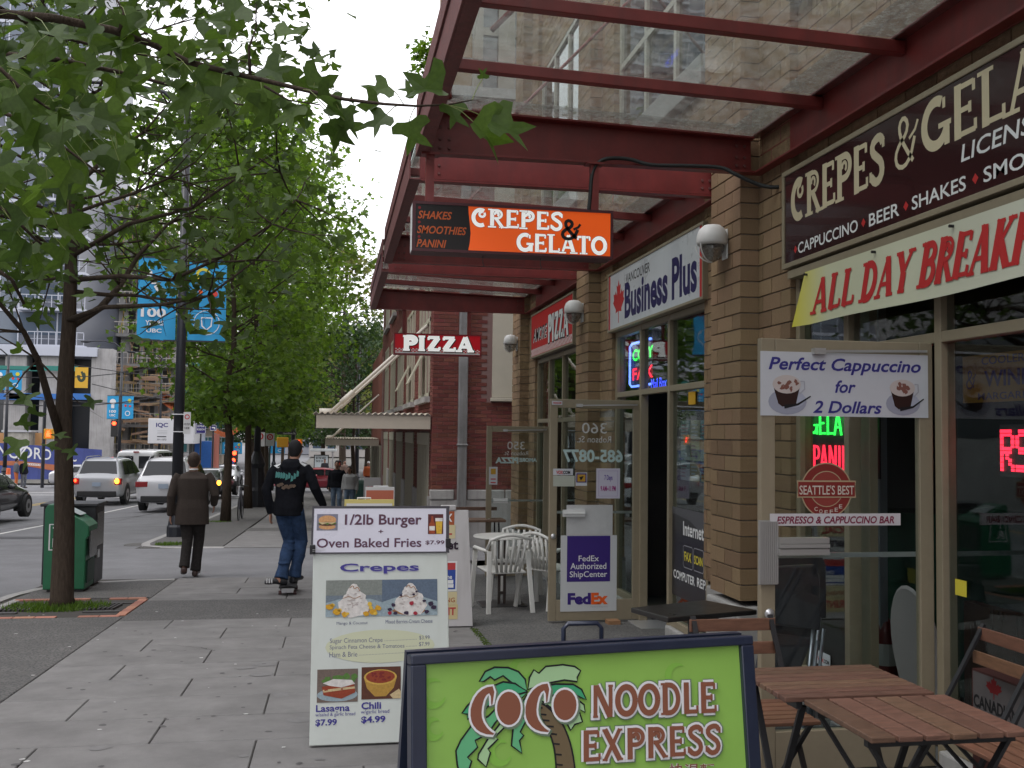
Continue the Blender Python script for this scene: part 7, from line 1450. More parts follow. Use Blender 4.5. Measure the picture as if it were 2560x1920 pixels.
# distant low buildings closing the street
for (x0, x1, y, h, c, lb) in ((-13, -3, 190, 12, (.33, .34, .38), 'pale grey building closing the far end of the street'), (-4, 14, 170, 9, (.38, .36, .34), 'long low pale building behind the bus shelter'), (10, 40, 120, 14, (.22, .14, .11), 'brown building beyond the cross street on the right'), (-75, -38, 140, 40, (.20, .22, .27), 'blue grey tower behind the glass tower on the left')):
    t = thing('distant_building', lb, 'building', ((x0 + x1) / 2, y, GZ(y))); MB().box(x0, x1, y, y + 14, GZ(y), h).build('wall', mat('far_%d' % y, c, .9), t); w = MB()
    for i in range(int((x1 - x0) / 2.4)):
        for k in range(int((h + 2) / 3)): MB().box(x0 + .6 + 2.4 * i, x0 + 1.9 + 2.4 * i, y - .05, y - .01, GZ(y) + 1.3 + 3 * k, GZ(y) + 2.8 + 3 * k).build('window', M_tg, t)
# ------------------------------------------------------------------ street furniture
def Z3a(x, y): return (.2893 * x, 1040 + .2893 * y)
def Z2b(x, y): return (.1808 * x, 1100 + .1808 * y)
M_gbox = mat('green_box_paint', (.012, .13, .055), .4, var=.12, nscale=6, streak=.25, dirt=(.03, .08, .05)); M_kbox = mat('black_box_paint', (.02, .02, .024), .45, var=.2, nscale=6)
y0 = 12.8; xa = atY(*Z3a(372, 1300), y0).x; xc = atY(*Z3a(600, 1300), y0).x; zt = atY(*Z3a(400, 765), y0).z; zf = atY(*Z3a(600, 790), y0).z; g = GZ(y0)
xc = xa + .50; t = thing('newspaper_box', 'green newspaper box with a sloping lid, half hidden by the nearest trunk', 'newspaper box', (xa + .25, 13.0, g))
MB().prism([(xa, y0, g + .03), (xc - .03, y0, g + .03), (xc - .03, y0, g + .62), (xc, y0, g + .66), (xc, y0, zt - .26), (xc - .06, y0, zt - .2), (xa + .1, y0, zt), (xa + .03, y0, zt), (xa, y0, zt - .06)], (0, .46, 0)).build('body', M_gbox, t, bev=.012)
MB().box(xc - .0, xc + .012, y0 + .06, y0 + .4, g + .40, zt - .32).build('window', mat('scratched_acrylic', (.10, .10, .10), .25), t); MB().box(xc - .03, xc - .012, y0 + .06, y0 + .4, g + .1, g + .36).build('door_panel', mat('dark_green_panel', (.01, .04, .025), .5), t); MB().box(xa + .04, xc - .06, y0 + .03, y0 + .43, g, g + .029).build('foot', M_black, t)
pl = front_plane(xa + .06, xa + .30, g + .80, g + .50, y0 - .0); lay(pl, 'logo', I_white, t, lambda mb: (pl.ribbon(mb, [(0, 0), (1, 0), (1, 1), (0, 1)], .018, 1, closed=True), text(pl, mb, 'T', .15, .1, .55, .45, .02), text(pl, mb, 'R', .15, .55, .55, .9, .02)))
pl2 = Plane((xa + .16, y0 + .08, zt - .055 + .012), (.22, 0, -.11), (0, .3, 0)); mb = MB(); mb.add([tuple(pl2.O + Vector((0, 0, .02))), tuple(pl2.O + pl2.U + Vector((0, 0, .02))), tuple(pl2.O + pl2.U + pl2.V + Vector((0, 0, .02))), tuple(pl2.O + pl2.V + Vector((0, 0, .02)))], [(0, 1, 2, 3)]); mb.build('lid_sticker', mat('bleached_sticker', (.4, .45, .45), .5), t)
t = thing('newspaper_box', 'taller black newspaper box standing behind the green one', 'newspaper box', (xa + .3, 13.6, GZ(13.6))); g = GZ(13.6); xr = atY(*Z3a(815, 1300), 13.42).x; zt = atY(*Z3a(700, 755), 13.42).z
MB().box(xr - .62, xr, 13.42, 13.9, g + .03, zt - .04).build('body', M_kbox, t, bev=.01); MB().box(xr - .65, xr + .03, 13.38, 13.94, zt - .039, zt).build('lid', M_kbox, t, bev=.008); MB().box(xr, xr + .012, 13.48, 13.84, g + .5, zt - .12).build('window', mat('scratched_acrylic'), t); MB().box(xr, xr + .02, 13.5, 13.6, g + .35, g + .45).build('coin_slot', M_alu, t); MB().box(xr - .5, xr - .38, 13.405, 13.419, g + .42, g + .62).build('sticker', mat('bleached_sticker'), t)
# lamp posts with banner pairs
M_post = mat('black_post', (.014, .016, .022), .4, spec=.5, streak=.2, dirt=(.05, .05, .06)); M_ban = mat('blue_banner', (.02, .30, .58), .6, var=.05, nscale=3)
def lamp_post(label, x, y, h, r0, r1, base=(.2, .9), banner=None, lamp=True, cat='lamp post', ang=0, flip=False, ret=False):
    g = GZ(y); t = thing('lamp_post', label, cat, (x, y, g), group='black lamp posts along the street')
    MB().lathe([(base[0] * 1.15, 0), (base[0] * 1.15, base[1] * .3), (base[0], base[1] * .36), (base[0] * .8, base[1] * .7), (base[0] * .95, base[1] * .78), (r0 * 1.1, base[1]), (0, base[1])], (x, y, g), 14).build('base', M_post, t, smooth=False, bev=0)
    MB().tube([(x, y, g + base[1] * .8), (x, y, g + h * .45), (x, y, g + h)], [r0, (r0 + r1) / 2, r1], 14).build('pole', M_post, t, smooth=True)
    if lamp:
        MB().tube([(x, y, g + h - .1), (x - .5, y, g + h + .35), (x - 1.3, y, g + h + .5), (x - 2.2, y, g + h + .45)], [.05, .045, .04, .04], 8).build('arm', M_post, t, smooth=True); MB().ball((x - 2.5, y, g + h + .42), (.38, .15, .09)).build('lamp_head', M_post, t, smooth=True)
    return t
def banner_pair(label, x, y, zt, zb, w, gap, art, post=''):
    for s_ in (-1, 1):
        a = x - gap - w if s_ < 0 else x + gap; t = thing('street_banner', label % ('left' if s_ < 0 else 'right'), 'banner', (a + w / 2, y, zb), group='blue banners on the lamp posts')
        n = 8; mb = MB(); vs = [(a + w * i / n, y + .02 * math.sin(i * 1.3 + j) * (j > 0), zt + (zb - zt) * j / 4 + (-.03 * (i / n) if (j == 4 and s_ < 0) else 0)) for j in range(5) for i in range(n + 1)]
        mb.add(vs, [(j * 9 + i, j * 9 + i + 1, j * 9 + i + 10, j * 9 + i + 9) for j in range(4) for i in range(n)]); mb.build('cloth', M_ban, t, smooth=True)
        MB().bar((x, y, zt + .02), (a if s_ < 0 else a + w, y, zt + .02), .03, .03).build('upper_rod', M_post, t); MB().bar((x, y, zb - .02), (a if s_ < 0 else a + w, y, zb - .02), .03, .03).build('lower_rod', M_post, t)
        pl = front_plane(a, a + w, zt, zb, y - .028); art(pl, t, s_)
def art_big(pl, t, s_):
    if s_ < 0: lay(pl, 'lettering', I_white, t, lambda mb: (text(pl, mb, '100', .1, .62, .75, .73, .03), text(pl, mb, 'YEARS', .22, .77, .7, .83, .02), [pl.disc(mb, .3 + .12 * i, .2 + .08 * i, .10, 1 + i * .2, 9, wob=.4) for i in range(4)], text(pl, mb, 'UBC', .25, .87, .65, .92, .02)))
    else:
        lay(pl, 'motif', ink('banner_yellow', (.62, .55, .05)), t, lambda mb: (pl.ribbon(mb, arc(.38, .19, .16, .07, 150, 400), .06, 1), pl.disc(mb, .22, .24, .07, 2, 8)))
        lay(pl, 'motif', ink('banner_red', (.6, .06, .04)), t, lambda mb: (pl.disc(mb, .7, .42, .08, 1, 8), pl.poly(mb, [(.6, .5), (.78, .48), (.72, .58)], 1))); lay(pl, 'motif', I_orange, t, lambda mb: pl.disc(mb, .32, .40, .06, 1, 7))
        lay(pl, 'seal', I_white, t, lambda mb: (pl.ribbon(mb, [(.36, .72), (.64, .72), (.62, .82), (.5, .87), (.38, .82)], .03, 1, closed=True), pl.ribbon(mb, arc(.5, .78, .34, .15, 0, 360, 20), .014, 1.5)))
def art_small(pl, t, s_):
    if s_ < 0: lay(pl, 'motif', I_white, t, lambda mb: (pl.disc(mb, .5, .26, .27, 1, 12), pl.rect(mb, .36, .4, .64, .54, 1.4), text(pl, mb, '100', .22, .62, .8, .74, .03), text(pl, mb, 'UBC', .25, .8, .75, .9, .03)))
    else: lay(pl, 'motif', ink('banner_yellow'), t, lambda mb: pl.disc(mb, .65, .2, .17, 1, 9)); lay(pl, 'motif', ink('banner_red'), t, lambda mb: (pl.disc(mb, .3, .42, .12, 1, 7), pl.disc(mb, .7, .44, .1, 1, 7))); lay(pl, 'seal', I_white, t, lambda mb: pl.ribbon(mb, arc(.5, .76, .2, .1, 0, 360, 12), .05, 1))
lp = atG(434, 1340); lx, ly = lp.x, lp.y; lx = -3.33; ly = 22.9
lamp_post('nearest black lamp post, holding the big blue banner pair', lx, ly, 9.4, .125, .075, (.17, .75))
zt = atY(450, 648, ly).z; zb = atY(450, 850, ly).z; banner_pair('%s banner of the big blue pair on the nearest lamp post', lx, ly - .02, zt, zb, .80, .13, art_big)
p = atY(458, 1030, ly - .16); q = atY(458, 1085, ly - .16); t = thing('parking_sign', 'white parking sign strapped to the nearest lamp post', 'sign', (lx + .16, ly - .16, q.z)); MB().box(lx + .12, lx + .27, ly - .19, ly - .18, q.z, p.z).build('plate', mat('white_plate', (.55, .55, .55), .4), t); pl = front_plane(lx + .12, lx + .27, p.z, q.z, ly - .19); lay(pl, 'ring', I_red, t, lambda mb: pl.ribbon(mb, arc(.5, .22, .3, .3 * pl.w / pl.h, 0, 360, 14), .02, 1)); lay(pl, 'lettering', I_black, t, lambda mb: (text(pl, mb, 'NO STOP', .12, .5, .88, .6, .02), text(pl, mb, '7-9:30', .15, .68, .85, .78, .02))); MB().box(lx - .13, lx + .2, ly - .175, ly - .13, p.z - .06, p.z - .04).box(lx - .13, lx + .2, ly - .175, ly - .13, q.z + .04, q.z + .06).build('strap', M_alu, t)
b2 = atG(640, 1268); lamp_post('ornate black lamp post between the third and fourth street trees', b2.x, b2.y, 9, .13, .09, (.33, 2.1))
for (px, Y, h, lb, bz) in ((302, 76, 9.5, 'black lamp post across the intersection with the small blue banner pair', (990, 1047)), (489, 84, 7.5, 'thin black lamp post in front of the beige apartment block', None), (402, 90, 10, 'black post in front of the construction site', None), (688, 100, 8, 'far black lamp post with pale blue banners down the street', (1105, 1133)), (584, 112, 9, 'farthest black lamp post between the street tree trunks', (1106, 1134)), (18, 72, 8.5, 'lamp post at the left edge carrying blue banners', (925, 975)), (895, 60, 10, 'black lamp post rising behind the cream awning', None)):
    x = atY(px, 1000, Y).x; lamp_post(lb, x, Y, h, .13, .08, (.24, 1.0))
    if bz: banner_pair('%s small blue banner ' + {302: 'across the intersection', 688: 'far down the street', 584: 'farthest down the street', 18: 'at the left edge of view'}[px], x, Y - .1, atY(px, bz[0], Y).z, atY(px, bz[1], Y).z, .78 if Y < 90 else .9, .12, art_small)
x = atY(203, 940, 74).x; t = thing('street_banner', 'yellow banner with a dark letter shape seen right of the nearest trunk', 'banner', (x, 74, atY(203, 970, 74).z)); a = atY(188, 918, 74); b = atY(219, 970, 74); MB().box(a.x, b.x, 74, 74.03, b.z, a.z).build('cloth', mat('yellow_banner', (.62, .36, .03), .6), t); pl = front_plane(a.x, b.x, a.z, b.z, 74); lay(pl, 'motif', mat('print_dark_green', (.03, .05, .03)), t, lambda mb: (pl.ribbon(mb, arc(.5, .45, .22, .2, -60, 200), .2, 1), pl.ribbon(mb, [(.5, .2), (.75, .6)], .15, 2)))
# wires over the crossing
mb = MB()
for (a, b) in (((-20, 940, 70), (460, 905, 74)), ((-20, 975, 70), (470, 1000, 72)), ((180, 912, 74), (700, 940, 80)), ((0, 1010, 66), (480, 975, 70)), ((230, 960, 74), (640, 1005, 72))):
    p, q = atY(*a), atY(*b); mb.tube([p.lerp(q, i / 8) - Vector((0, 0, .5 * math.sin(math.pi * i / 8))) for i in range(9)], .03, 5)
tag(mb.build('trolley_wires', M_black, kind='stuff'), 'thin black trolley wires strung over the intersection', 'wires')
# signals
S_red = glow('signal_red', (1, .04, .01), 7.); S_amb = glow('signal_amber', (1, .35, .02), 6.)
def signal(label, px, py, Y, w, h, col, lamp, hand=False, back=False):
    p = atY(px, py, Y); t = thing('traffic_signal', label, 'traffic signal', tuple(p), group='signals at the crossing'); MB().box(p.x - w, p.x + w, Y, Y + .3, p.z - h, p.z + h).build('housing', col, t, bev=.03)
    if lamp:
        if hand: MB().box(p.x - w * .45, p.x + w * .45, Y - .03, Y - .005, p.z - h * .55, p.z + h * .2).box(p.x - w * .3, p.x - w * .1, Y - .03, Y - .005, p.z + h * .2, p.z + h * .6).box(p.x + .0, p.x + w * .2, Y - .03, Y - .005, p.z + h * .2, p.z + h * .65).build('hand_symbol', lamp, t)
        else: MB().tube([(p.x, Y - .04, p.z + h * .6), (p.x, Y - .005, p.z + h * .6)], w * .62, 12).build('lens', lamp, t)
    return t, p
M_sy = mat('signal_yellow', (.60, .30, .02), .5); M_sb = mat('signal_black', (.02, .02, .02), .5)
signal('red hand signal in a yellow housing left of the nearest trunk', 121, 1085, 62, .26, .3, M_sy, S_red, True)[0]; x = atY(110, 1080, 62.4).x; t = thing('signal_pole', 'dark pole carrying the pedestrian signal by the blue hoarding', 'pole', (x, 62.4, GZ(62))); MB().tube([(x, 62.4, GZ(62)), (x, 62.4, 3)], .1, 10).build('pole', M_post, t)
signal('red traffic light hanging beside the post with the small banners', 285, 1071, 70, .2, .55, M_sb, S_red); signal('back of a square yellow pedestrian signal by the fourth tree', 706, 1106, 52, .28, .25, M_sy, None); signal('lit red hand signal just above the skateboarder', 746, 1108, 53, .2, .22, M_sy, S_red, True)
signal('small red traffic light far down the street', 586, 1141, 95, .3, .5, M_sb, S_red); signal('second small red traffic light low down the street', 583, 1158, 95, .3, .45, M_sb, S_red); signal('red hand signal low down by the walking couple', 846, 1159, 58, .16, .18, M_sb, S_red, True)
x = atY(733, 1100, 53.3).x; t = thing('signal_pole', 'dark signal pole carrying the black street name sign', 'pole', (x, 53.3, GZ(53))); MB().tube([(x, 53.3, GZ(53)), (x, 53.3, 4.6)], .11, 10).build('pole', M_post, t)
a = atY(693, 1079, 53); b = atY(742, 1087, 53); t = thing('street_name_sign', 'long black street name sign above the yellow pedestrian signal', 'street sign', (a.x, 53, b.z)); MB().box(a.x, b.x, 53, 53.05, b.z, a.z).build('plate', M_sb, t); pl = front_plane(a.x, b.x, a.z, b.z, 53); lay(pl, 'lettering', I_grey, t, lambda mb: text(pl, mb, 'Hamilton St.', .3, .2, .95, .85, .02))
for (px, py, Y, lb) in ((650, 1098, 44, 'left of the two round no parking signs by the far tree trunks'), (675, 1099, 49, 'right of the two round no parking signs by the far tree trunks')):
    p = atY(px, py, Y); t = thing('parking_sign', lb, 'sign', (p.x, Y, GZ(Y))); MB().box(p.x - .2, p.x + .2, Y, Y + .02, p.z - .3, p.z + .3).build('plate', mat('white_plate'), t); pl = front_plane(p.x - .2, p.x + .2, p.z + .3, p.z - .3, Y); lay(pl, 'ring', I_red, t, lambda mb: (pl.ribbon(mb, arc(.5, .3, .3, .2, 0, 360, 12), .06, 1), pl.disc(mb, .5, .3, .1, 1))); MB().tube([(p.x, Y + .05, GZ(Y)), (p.x, Y + .05, p.z + .3)], .04, 8).build('post', mat('green_post', (.03, .07, .06), .5), t)
for (x0, y0_, x1, y1_, Y, m_, lb, tx_) in ((489, 1057, 515, 1085, 62, I_navy, 'dark blue framed direction board beside the white trailer', None), (525, 1062, 541, 1077, 62, I_navy, 'small blue left turn sign', '<')):
    a, b = atY(x0, y0_, Y), atY(x1, y1_, Y); t = thing('road_sign', lb, 'sign', (a.x, Y, GZ(Y))); MB().box(a.x, b.x, Y, Y + .04, b.z, a.z).build('plate', m_, t); pl = front_plane(a.x, b.x, a.z, b.z, Y); lay(pl, 'border', I_white, t, lambda mb: pl.ribbon(mb, [(.06, .06), (.94, .06), (.94, .94), (.06, .94)], .035, 1, closed=True)); lay(pl, 'arrow', I_white, t, lambda mb: pl.ribbon(mb, [(.7, .75), (.7, .45), (.3, .45)], .08, 2)) if tx_ else lay(pl, 'lettering', I_white, t, lambda mb: (text(pl, mb, 'DETOUR', .15, .2, .85, .38, .02), text(pl, mb, 'ROBSON', .15, .5, .85, .68, .02))); MB().tube([((a.x + b.x) / 2, Y + .08, GZ(Y)), ((a.x + b.x) / 2, Y + .08, a.z)], .05, 8).build('post', M_post, t)
# hoarding with big lettering
Y = 80; a = atY(-60, 1100, Y); b = atY(255, 1124, Y); zb = GZ(Y) - .05; hb = thing('site_hoarding', 'blue and orange construction hoarding with large white lettering', 'hoarding', ((a.x + b.x) / 2, Y, zb)); zt0 = atY(0, 1104, Y).z; zt1 = atY(236, 1124, Y).z
n = 14
for i in range(n):
    u0, u1 = i / n, (i + 1) / n; x0_, x1_ = a.x + (b.x - a.x) * u0, a.x + (b.x - a.x) * u1; z0_, z1_ = zt0 + (zt1 - zt0) * u0, zt0 + (zt1 - zt0) * u1
    MB().prism([(x0_, Y, zb), (x1_ - .01, Y, zb), (x1_ - .01, Y, z1_), (x0_, Y, z0_)], (0, .05, 0)).build('panel', mat('hoarding_blue', (.055, .075, .26), .6, var=.15, nscale=.7), hb)
pl = Plane((a.x, Y, zt0), (b.x - a.x, 0, zt1 - zt0), (0, 0, zb - zt0), .02); D_ = lambda x, y: ((atY(*Z2b(x, y), Y).x - a.x) / (b.x - a.x))
def hv(x, y): p = atY(*Z2b(x, y), Y); return ((p.x - a.x) / (b.x - a.x), (zt0 + (zt1 - zt0) * (p.x - a.x) / (b.x - a.x) - p.z) / (zt0 - zb))
def hf(mb):
    for ch, x0_, x1_, ya, yb in (('N', -30, 95, 60, 240), ('C', 122, 240, 78, 258), ('O', 268, 445, 82, 262), ('R', 475, 575, 105, 268), ('D', 608, 705, 125, 278), ('C', 985, 1060, 165, 300), ('O', -190, -50, 60, 240)): u0, v0 = hv(x0_, ya); u1, v1 = hv(x1_, yb); text(pl, mb, ch, u0, v0, u1, v1, .01)
    u0, v0 = hv(380, 75); u1, v1 = hv(250, 265); pl.ribbon(mb, [(u0, v0), (u1, v1)], .12, 3)
    for i in range(6): u0, v0 = hv(385 + i * 30, 322 + i * 2); u1, v1 = hv(405 + i * 30, 345 + i * 2); pl.ribbon(mb, [(u0, v0), (u1, v0), (u1, v1), (u0, v1)], .05, 3, closed=True)
lay(pl, 'lettering', I_white, hb, hf); lay(pl, 'orange_band', mat('hoarding_orange', (.40, .13, .06), .6, var=.3, nscale=.9), hb, lambda mb: pl.poly(mb, [hv(-330, 285), hv(300, 290), hv(780, 345), hv(1400, 420), hv(1400, 470), hv(780, 430), hv(300, 350), hv(-330, 350)], 1))
# trailer, container, site bits
a, b = atY(371, 1046, 68), atY(484, 1110, 68); t = thing('site_trailer', 'white box trailer with blue letters standing on stilts at the construction site', 'trailer', ((a.x + b.x) / 2, 68, GZ(68))); MB().box(a.x, b.x, 68, 74, b.z, a.z).build('body', mat('trailer_white', (.62, .62, .64), .5, streak=.15, dirt=(.4, .4, .4)), t, bev=.04); pl = front_plane(a.x, b.x, a.z, b.z, 68)
lay(pl, 'lettering', I_navy, t, lambda mb: text(pl, mb, 'IQC', .17, .17, .43, .37, .03)); lay(pl, 'small_print', I_grey, t, lambda mb: [pl.rect(mb, .2, v, .42, v + .015, 1) for v in (.48, .54, .60)]); lay(pl, 'small_print', I_black, t, lambda mb: (pl.rect(mb, .2, .70, .4, .74, 1), text(pl, mb, '301-1573', .2, .8, .4, .87, .02)))
for x in (a.x + .2, b.x - .2): MB().box(x - .1, x + .1, 68.2, 68.4, GZ(68), b.z).build('leg', M_sb, t)
a, b = atY(487, 1103, 72), atY(533, 1140, 72); tag(MB().box(a.x, b.x, 72, 75, GZ(72), a.z).build('skip_container', mat('container_blue', (.02, .12, .42), .5, var=.15)), 'bright blue container at the construction site', 'container'); a, b = atY(533, 1085, 71), atY(545, 1140, 71); tag(MB().tube([((a.x + b.x) / 2, 71, GZ(71)), ((a.x + b.x) / 2, 71, a.z)], .25, 12).build('red_column', mat('dull_red', (.35, .12, .09), .7)), 'dull red round column beside the blue container', 'column')
a, b = atY(10, 1075, 84), atY(72, 1103, 84); t = thing('block_pallet', 'wrapped stack of pale blocks standing behind the hoarding', 'pallet', ((a.x + b.x) / 2, 84, GZ(84))); MB().box(a.x, b.x, 84, 86, GZ(84), a.z - .15).build('blocks', mat('pale_blocks', (.36, .34, .30), .8, var=.3, nscale=4), t); MB().box(a.x - .15, b.x + .15, 83.9, 86.1, a.z - .149, a.z).build('wrap', mat('plastic_wrap', (.45, .45, .47), .3), t)
for i, (px, w) in enumerate(((-20, 30), (88, 26))): a, b = atY(px, 1082, 85), atY(px + w, 1110, 85); tag(MB().box(a.x, b.x, 85, 85.2, GZ(85), a.z).build('plywood_sheet', mat('plywood', (.45, .24, .10), .8)), 'orange plywood sheet %s the block pallet' % ('left of' if i == 0 else 'right of'), 'board')
p = atY(21, 1175, 61); t = thing('traffic_cone', 'tall orange delineator post beside the two workers', 'traffic post', (p.x, 61, GZ(61))); MB().lathe([(.35, 0), (.35, .06), (.14, .08), (.11, 1.15), (.0, 1.17)], (p.x, 61, GZ(61)), 12).build('post', mat('cone_orange', (.75, .14, .04), .6), t); MB().lathe([(.135, .6), (.13, .8)], (p.x, 61, GZ(61)), 12).build('band', I_white, t)
# bus shelter across the cross street
a, b = atY(785, 1122, 74), atY(842, 1165, 74); t = thing('bus_shelter', 'bus shelter with a white advertising panel beyond the cross street', 'bus shelter', ((a.x + b.x) / 2, 74, GZ(74)))
z_ = atY(800, 1137, 74); z2_ = atY(800, 1176, 74); xa, xb = atY(785, 1137, 74).x, atY(822, 1137, 74).x; MB().box(xa, xb, 74, 74.15, GZ(74) + .4, z_.z).build('advert_case', M_sb, t); pl = front_plane(xa + .06, xb - .06, z_.z - .06, GZ(74) + .5, 73.99); sheet(pl, mat('lit_advert', (.62, .68, .70), .4), 'advert', t); lay(pl, 'lettering', I_black, t, lambda mb: (text(pl, mb, 'BE THE NEXT', .1, .06, .85, .17, .03), text(pl, mb, 'FACE OF IT', .1, .22, .8, .33, .03)))
MB().box(atY(776, 1120, 74).x, atY(842, 1120, 74).x, 73.2, 75.2, atY(800, 1128, 74).z, atY(800, 1122, 74).z).build('roof', mat('shelter_roof', (.5, .52, .52), .4), t, bev=.03); MB().box(atY(830, 1120, 74).x, atY(834, 1120, 74).x, 74, 74.2, GZ(74), atY(800, 1126, 74).z).build('post', M_alu, t)
x = atY(905, 1190, 40).x; t = thing('litter_bin', 'dark green litter bin on the far pavement near the awning', 'litter bin', (x, 40, GZ(40))); MB().lathe([(.3, 0), (.32, .9), (.28, 1.0), (0, 1.05)], (x, 40, GZ(40)), 14).build('body', mat('bin_green', (.015, .06, .045), .5), t)
# bicycle behind the second tree
t = thing('bicycle', 'bicycle locked behind the second street tree, front wheel showing', 'bicycle', (-2.55, 30.2, GZ(30.2))); bx = -2.62
for i, yy in enumerate((29.75, 30.8)): MB().tube([(bx, yy + .34 * math.cos(a * .3142), GZ(30.2) + .35 + .34 * math.sin(a * .3142)) for a in range(21)], .018, 6, cap=False).build('wheel', M_black, t, smooth=True)
MB().tube([(bx, 29.75, GZ(30) + .35), (bx, 29.95, GZ(30) + .95), (bx, 30.5, GZ(30) + .85), (bx, 30.35, GZ(30) + .3), (bx, 29.98, GZ(30) + .85)], .018, 6).tube([(bx, 30.5, GZ(30) + .85), (bx, 30.8, GZ(30) + .35), (bx, 30.35, GZ(30) + .3)], .014, 6).build('frame', mat('bike_grey', (.1, .1, .12), .4), t); MB().tube([(bx - .25, 29.85, GZ(30) + 1.0), (bx, 29.95, GZ(30) + 1.02), (bx + .25, 29.85, GZ(30) + 1.0)], .014, 6).build('handlebar', M_black, t); MB().ball((bx, 30.52, GZ(30) + .93), (.07, .13, .035)).build('saddle', M_black, t)

# ------------------------------------------------------------------ vehicles (rear at y=0, front towards +y)
M_glassc = mat('car_glass', (.012, .014, .017), .12, spec=.5); M_tyre = mat('tyre', (.018, .018, .018), .85); M_rim = mat('alloy_rim', (.35, .35, .36), .35, metal=.7); M_trim = mat('black_trim', (.02, .02, .021), .6); M_lampr = mat('tail_lamp', (.28, .01, .012), .15, coat=.5)
def paint(n, c=(.5, .5, .5)): return mat('paint_' + n, c, .28, metal=.15, coat=.8, spec=.5)
def section(s): y, zb, zm, zt, wb, wm, wt = s; h = zm - zb; return [(0, zb), (wb * .8, zb), (wb * .96, zb + .06), (wb, zb + h * .3), (wm + .012, zb + h * .72), (wm, zm), (wt + (wm - wt) * .12, zt - (zt - zm) * .14), (wt, zt - .015), (wt * .72, zt + .018 * (zt - zm > .2)), (0, zt + .03 * (zt - zm > .2))]
def vehicle(name, label, cat, loc, rz, pnt, st, wheels, wr=.36, roof_rails=False, side=None, rear=None, front=None, lamps=None, lit=None, plate=True, low_trim=.5, tw=.84, name_rear='rear_window', group=None):
    t = thing(name, label, cat, (loc[0], loc[1], GZ(loc[1]) - .122), rz, group); mb = MB(); rows = []
    for s in st:
        sec = section(s); full = sec + [(-x, z) for x, z in sec[-2:0:-1]]; rows.append(full)
    m = len(rows[0]); vs = [(x, s[0], z) for s, r_ in zip(st, rows) for x, z in r_]
    mb.add(vs, [(i * m + k, i * m + (k + 1) % m, (i + 1) * m + (k + 1) % m, (i + 1) * m + k) for i in range(len(st) - 1) for k in range(m)]); mb.f += [tuple(range(m)), tuple(range(len(vs) - m, len(vs)))]
    b = mb.build('body', pnt, t, smooth=True, local=True); sb = b.modifiers.new('s', 'SUBSURF'); sb.levels = 1; sb.render_levels = 2
    def lerp_st(y):
        for a, c in zip(st, st[1:]):
            if y <= c[0]: f = (y - a[0]) / (c[0] - a[0]); return [p + (q - p) * f for p, q in zip(a, c)]
        return list(st[-1])
    def sidepane(ya, yb, yat, ybt, v0=.10, v1=.84):
        for s_ in (-1, 1):
            P = []
            for (y, v) in ((ya, v0), (yb, v0), (ybt, v1), (yat, v1)):
                s = lerp_st(y); x = s[5] + (s[6] - s[5]) * v * .92 + .016; P.append((s_ * x, y, s[2] + (s[3] - s[2]) * v))
            mb = MB(); mb.prism(P, (-s_ * .012, 0, 0)); mb.build('side_window', M_glassc, t, local=True)
    for q in side or []: sidepane(*q)
    def panel(ya, yb, w0, w1, nm, za=None, zb_=None, m_=M_glassc, off=.012):
        a, c = lerp_st(ya), lerp_st(yb); za = a[3] + .0 if za is None else za; zb2 = c[3] if zb_ is None else zb_; d = Vector((0, yb - ya, zb2 - za)).normalized(); nn = Vector((0, -d.z, d.y)) * off
        if nm == 'windscreen': nn = Vector((0, -d.z, d.y)) * off
        mb = MB(); P = [Vector((-w0, ya, za)) + nn, Vector((w0, ya, za)) + nn, Vector((w1, yb, zb2)) + nn, Vector((-w1, yb, zb2)) + nn]; mb.prism(P, -nn * .8); mb.build(nm, m_, t, local=True)
    if rear: panel(*rear, name_rear)
    if front: panel(*front, 'windscreen')
    tyr = MB(); tyr.tube([(-.11, 0, 0), (-.105, 0, 0), (.105, 0, 0), (.11, 0, 0)], [wr * .9, wr, wr, wr * .9], 24); tm = tyr.mesh('tyre'); tm.materials.append(M_tyre); rm_ = MB(); rm_.tube([(-.115, 0, 0), (.115, 0, 0)], wr * .62, 10); rmm = rm_.mesh('rim'); rmm.materials.append(M_rim)
    hubm = MB().tube([(-.119, 0, 0), (.119, 0, 0)], wr * .25, 8).mesh('hub'); hubm.materials.append(M_trim)
    for y in wheels:
        for s_ in (-1, 1):
            W_ = bpy.data.objects.new('wheel', tm); COL.objects.link(W_); W_.parent = t; W_.location = (s_ * tw, y, wr); r2 = bpy.data.objects.new('rim', rmm); COL.objects.link(r2); r2.parent = W_; h2 = bpy.data.objects.new('hub', hubm); COL.objects.link(h2); h2.parent = W_
            sx = lerp_st(y)[4]; mb = MB(); mb.prism([(s_ * (sx + .004), y + (wr + .07) * math.cos(a * .1745), wr + (wr + .07) * math.sin(a * .1745)) for a in range(-2, 21)], (-s_ * .2, 0, 0)); mb.build('wheel_arch', M_trim, t, local=True)
    s0 = st[0]; MB().box(-s0[4] * .93, s0[4] * .93, -.03, .12, s0[1] - .08, s0[1] + .12).build('lower_bumper', M_trim, t, local=True, bev=.03)
    if lamps:
        for (x0, x1, z0, z1, yy) in lamps:
            for s_ in (-1, 1): MB().box(min(s_ * x0, s_ * x1), max(s_ * x0, s_ * x1), yy - .05, yy + .16, z0, z1).build('tail_lamp', M_lampr, t, local=True, bev=.02)
    if lit:
        for (x, z, rr2, yy, mm) in lit: MB().ball((x, yy, z), (rr2, .03, rr2 * 1.2)).build('lit_lamp', mm, t, local=True)
    if plate: p_ = MB().box(-.16, .16, -.055 + st[1][0] * .0, -.02, plate if plate is not True else .8, (plate if plate is not True else .8) + .15).build('number_plate', mat('plate_blue_white', (.35, .42, .52), .4), t, local=True)
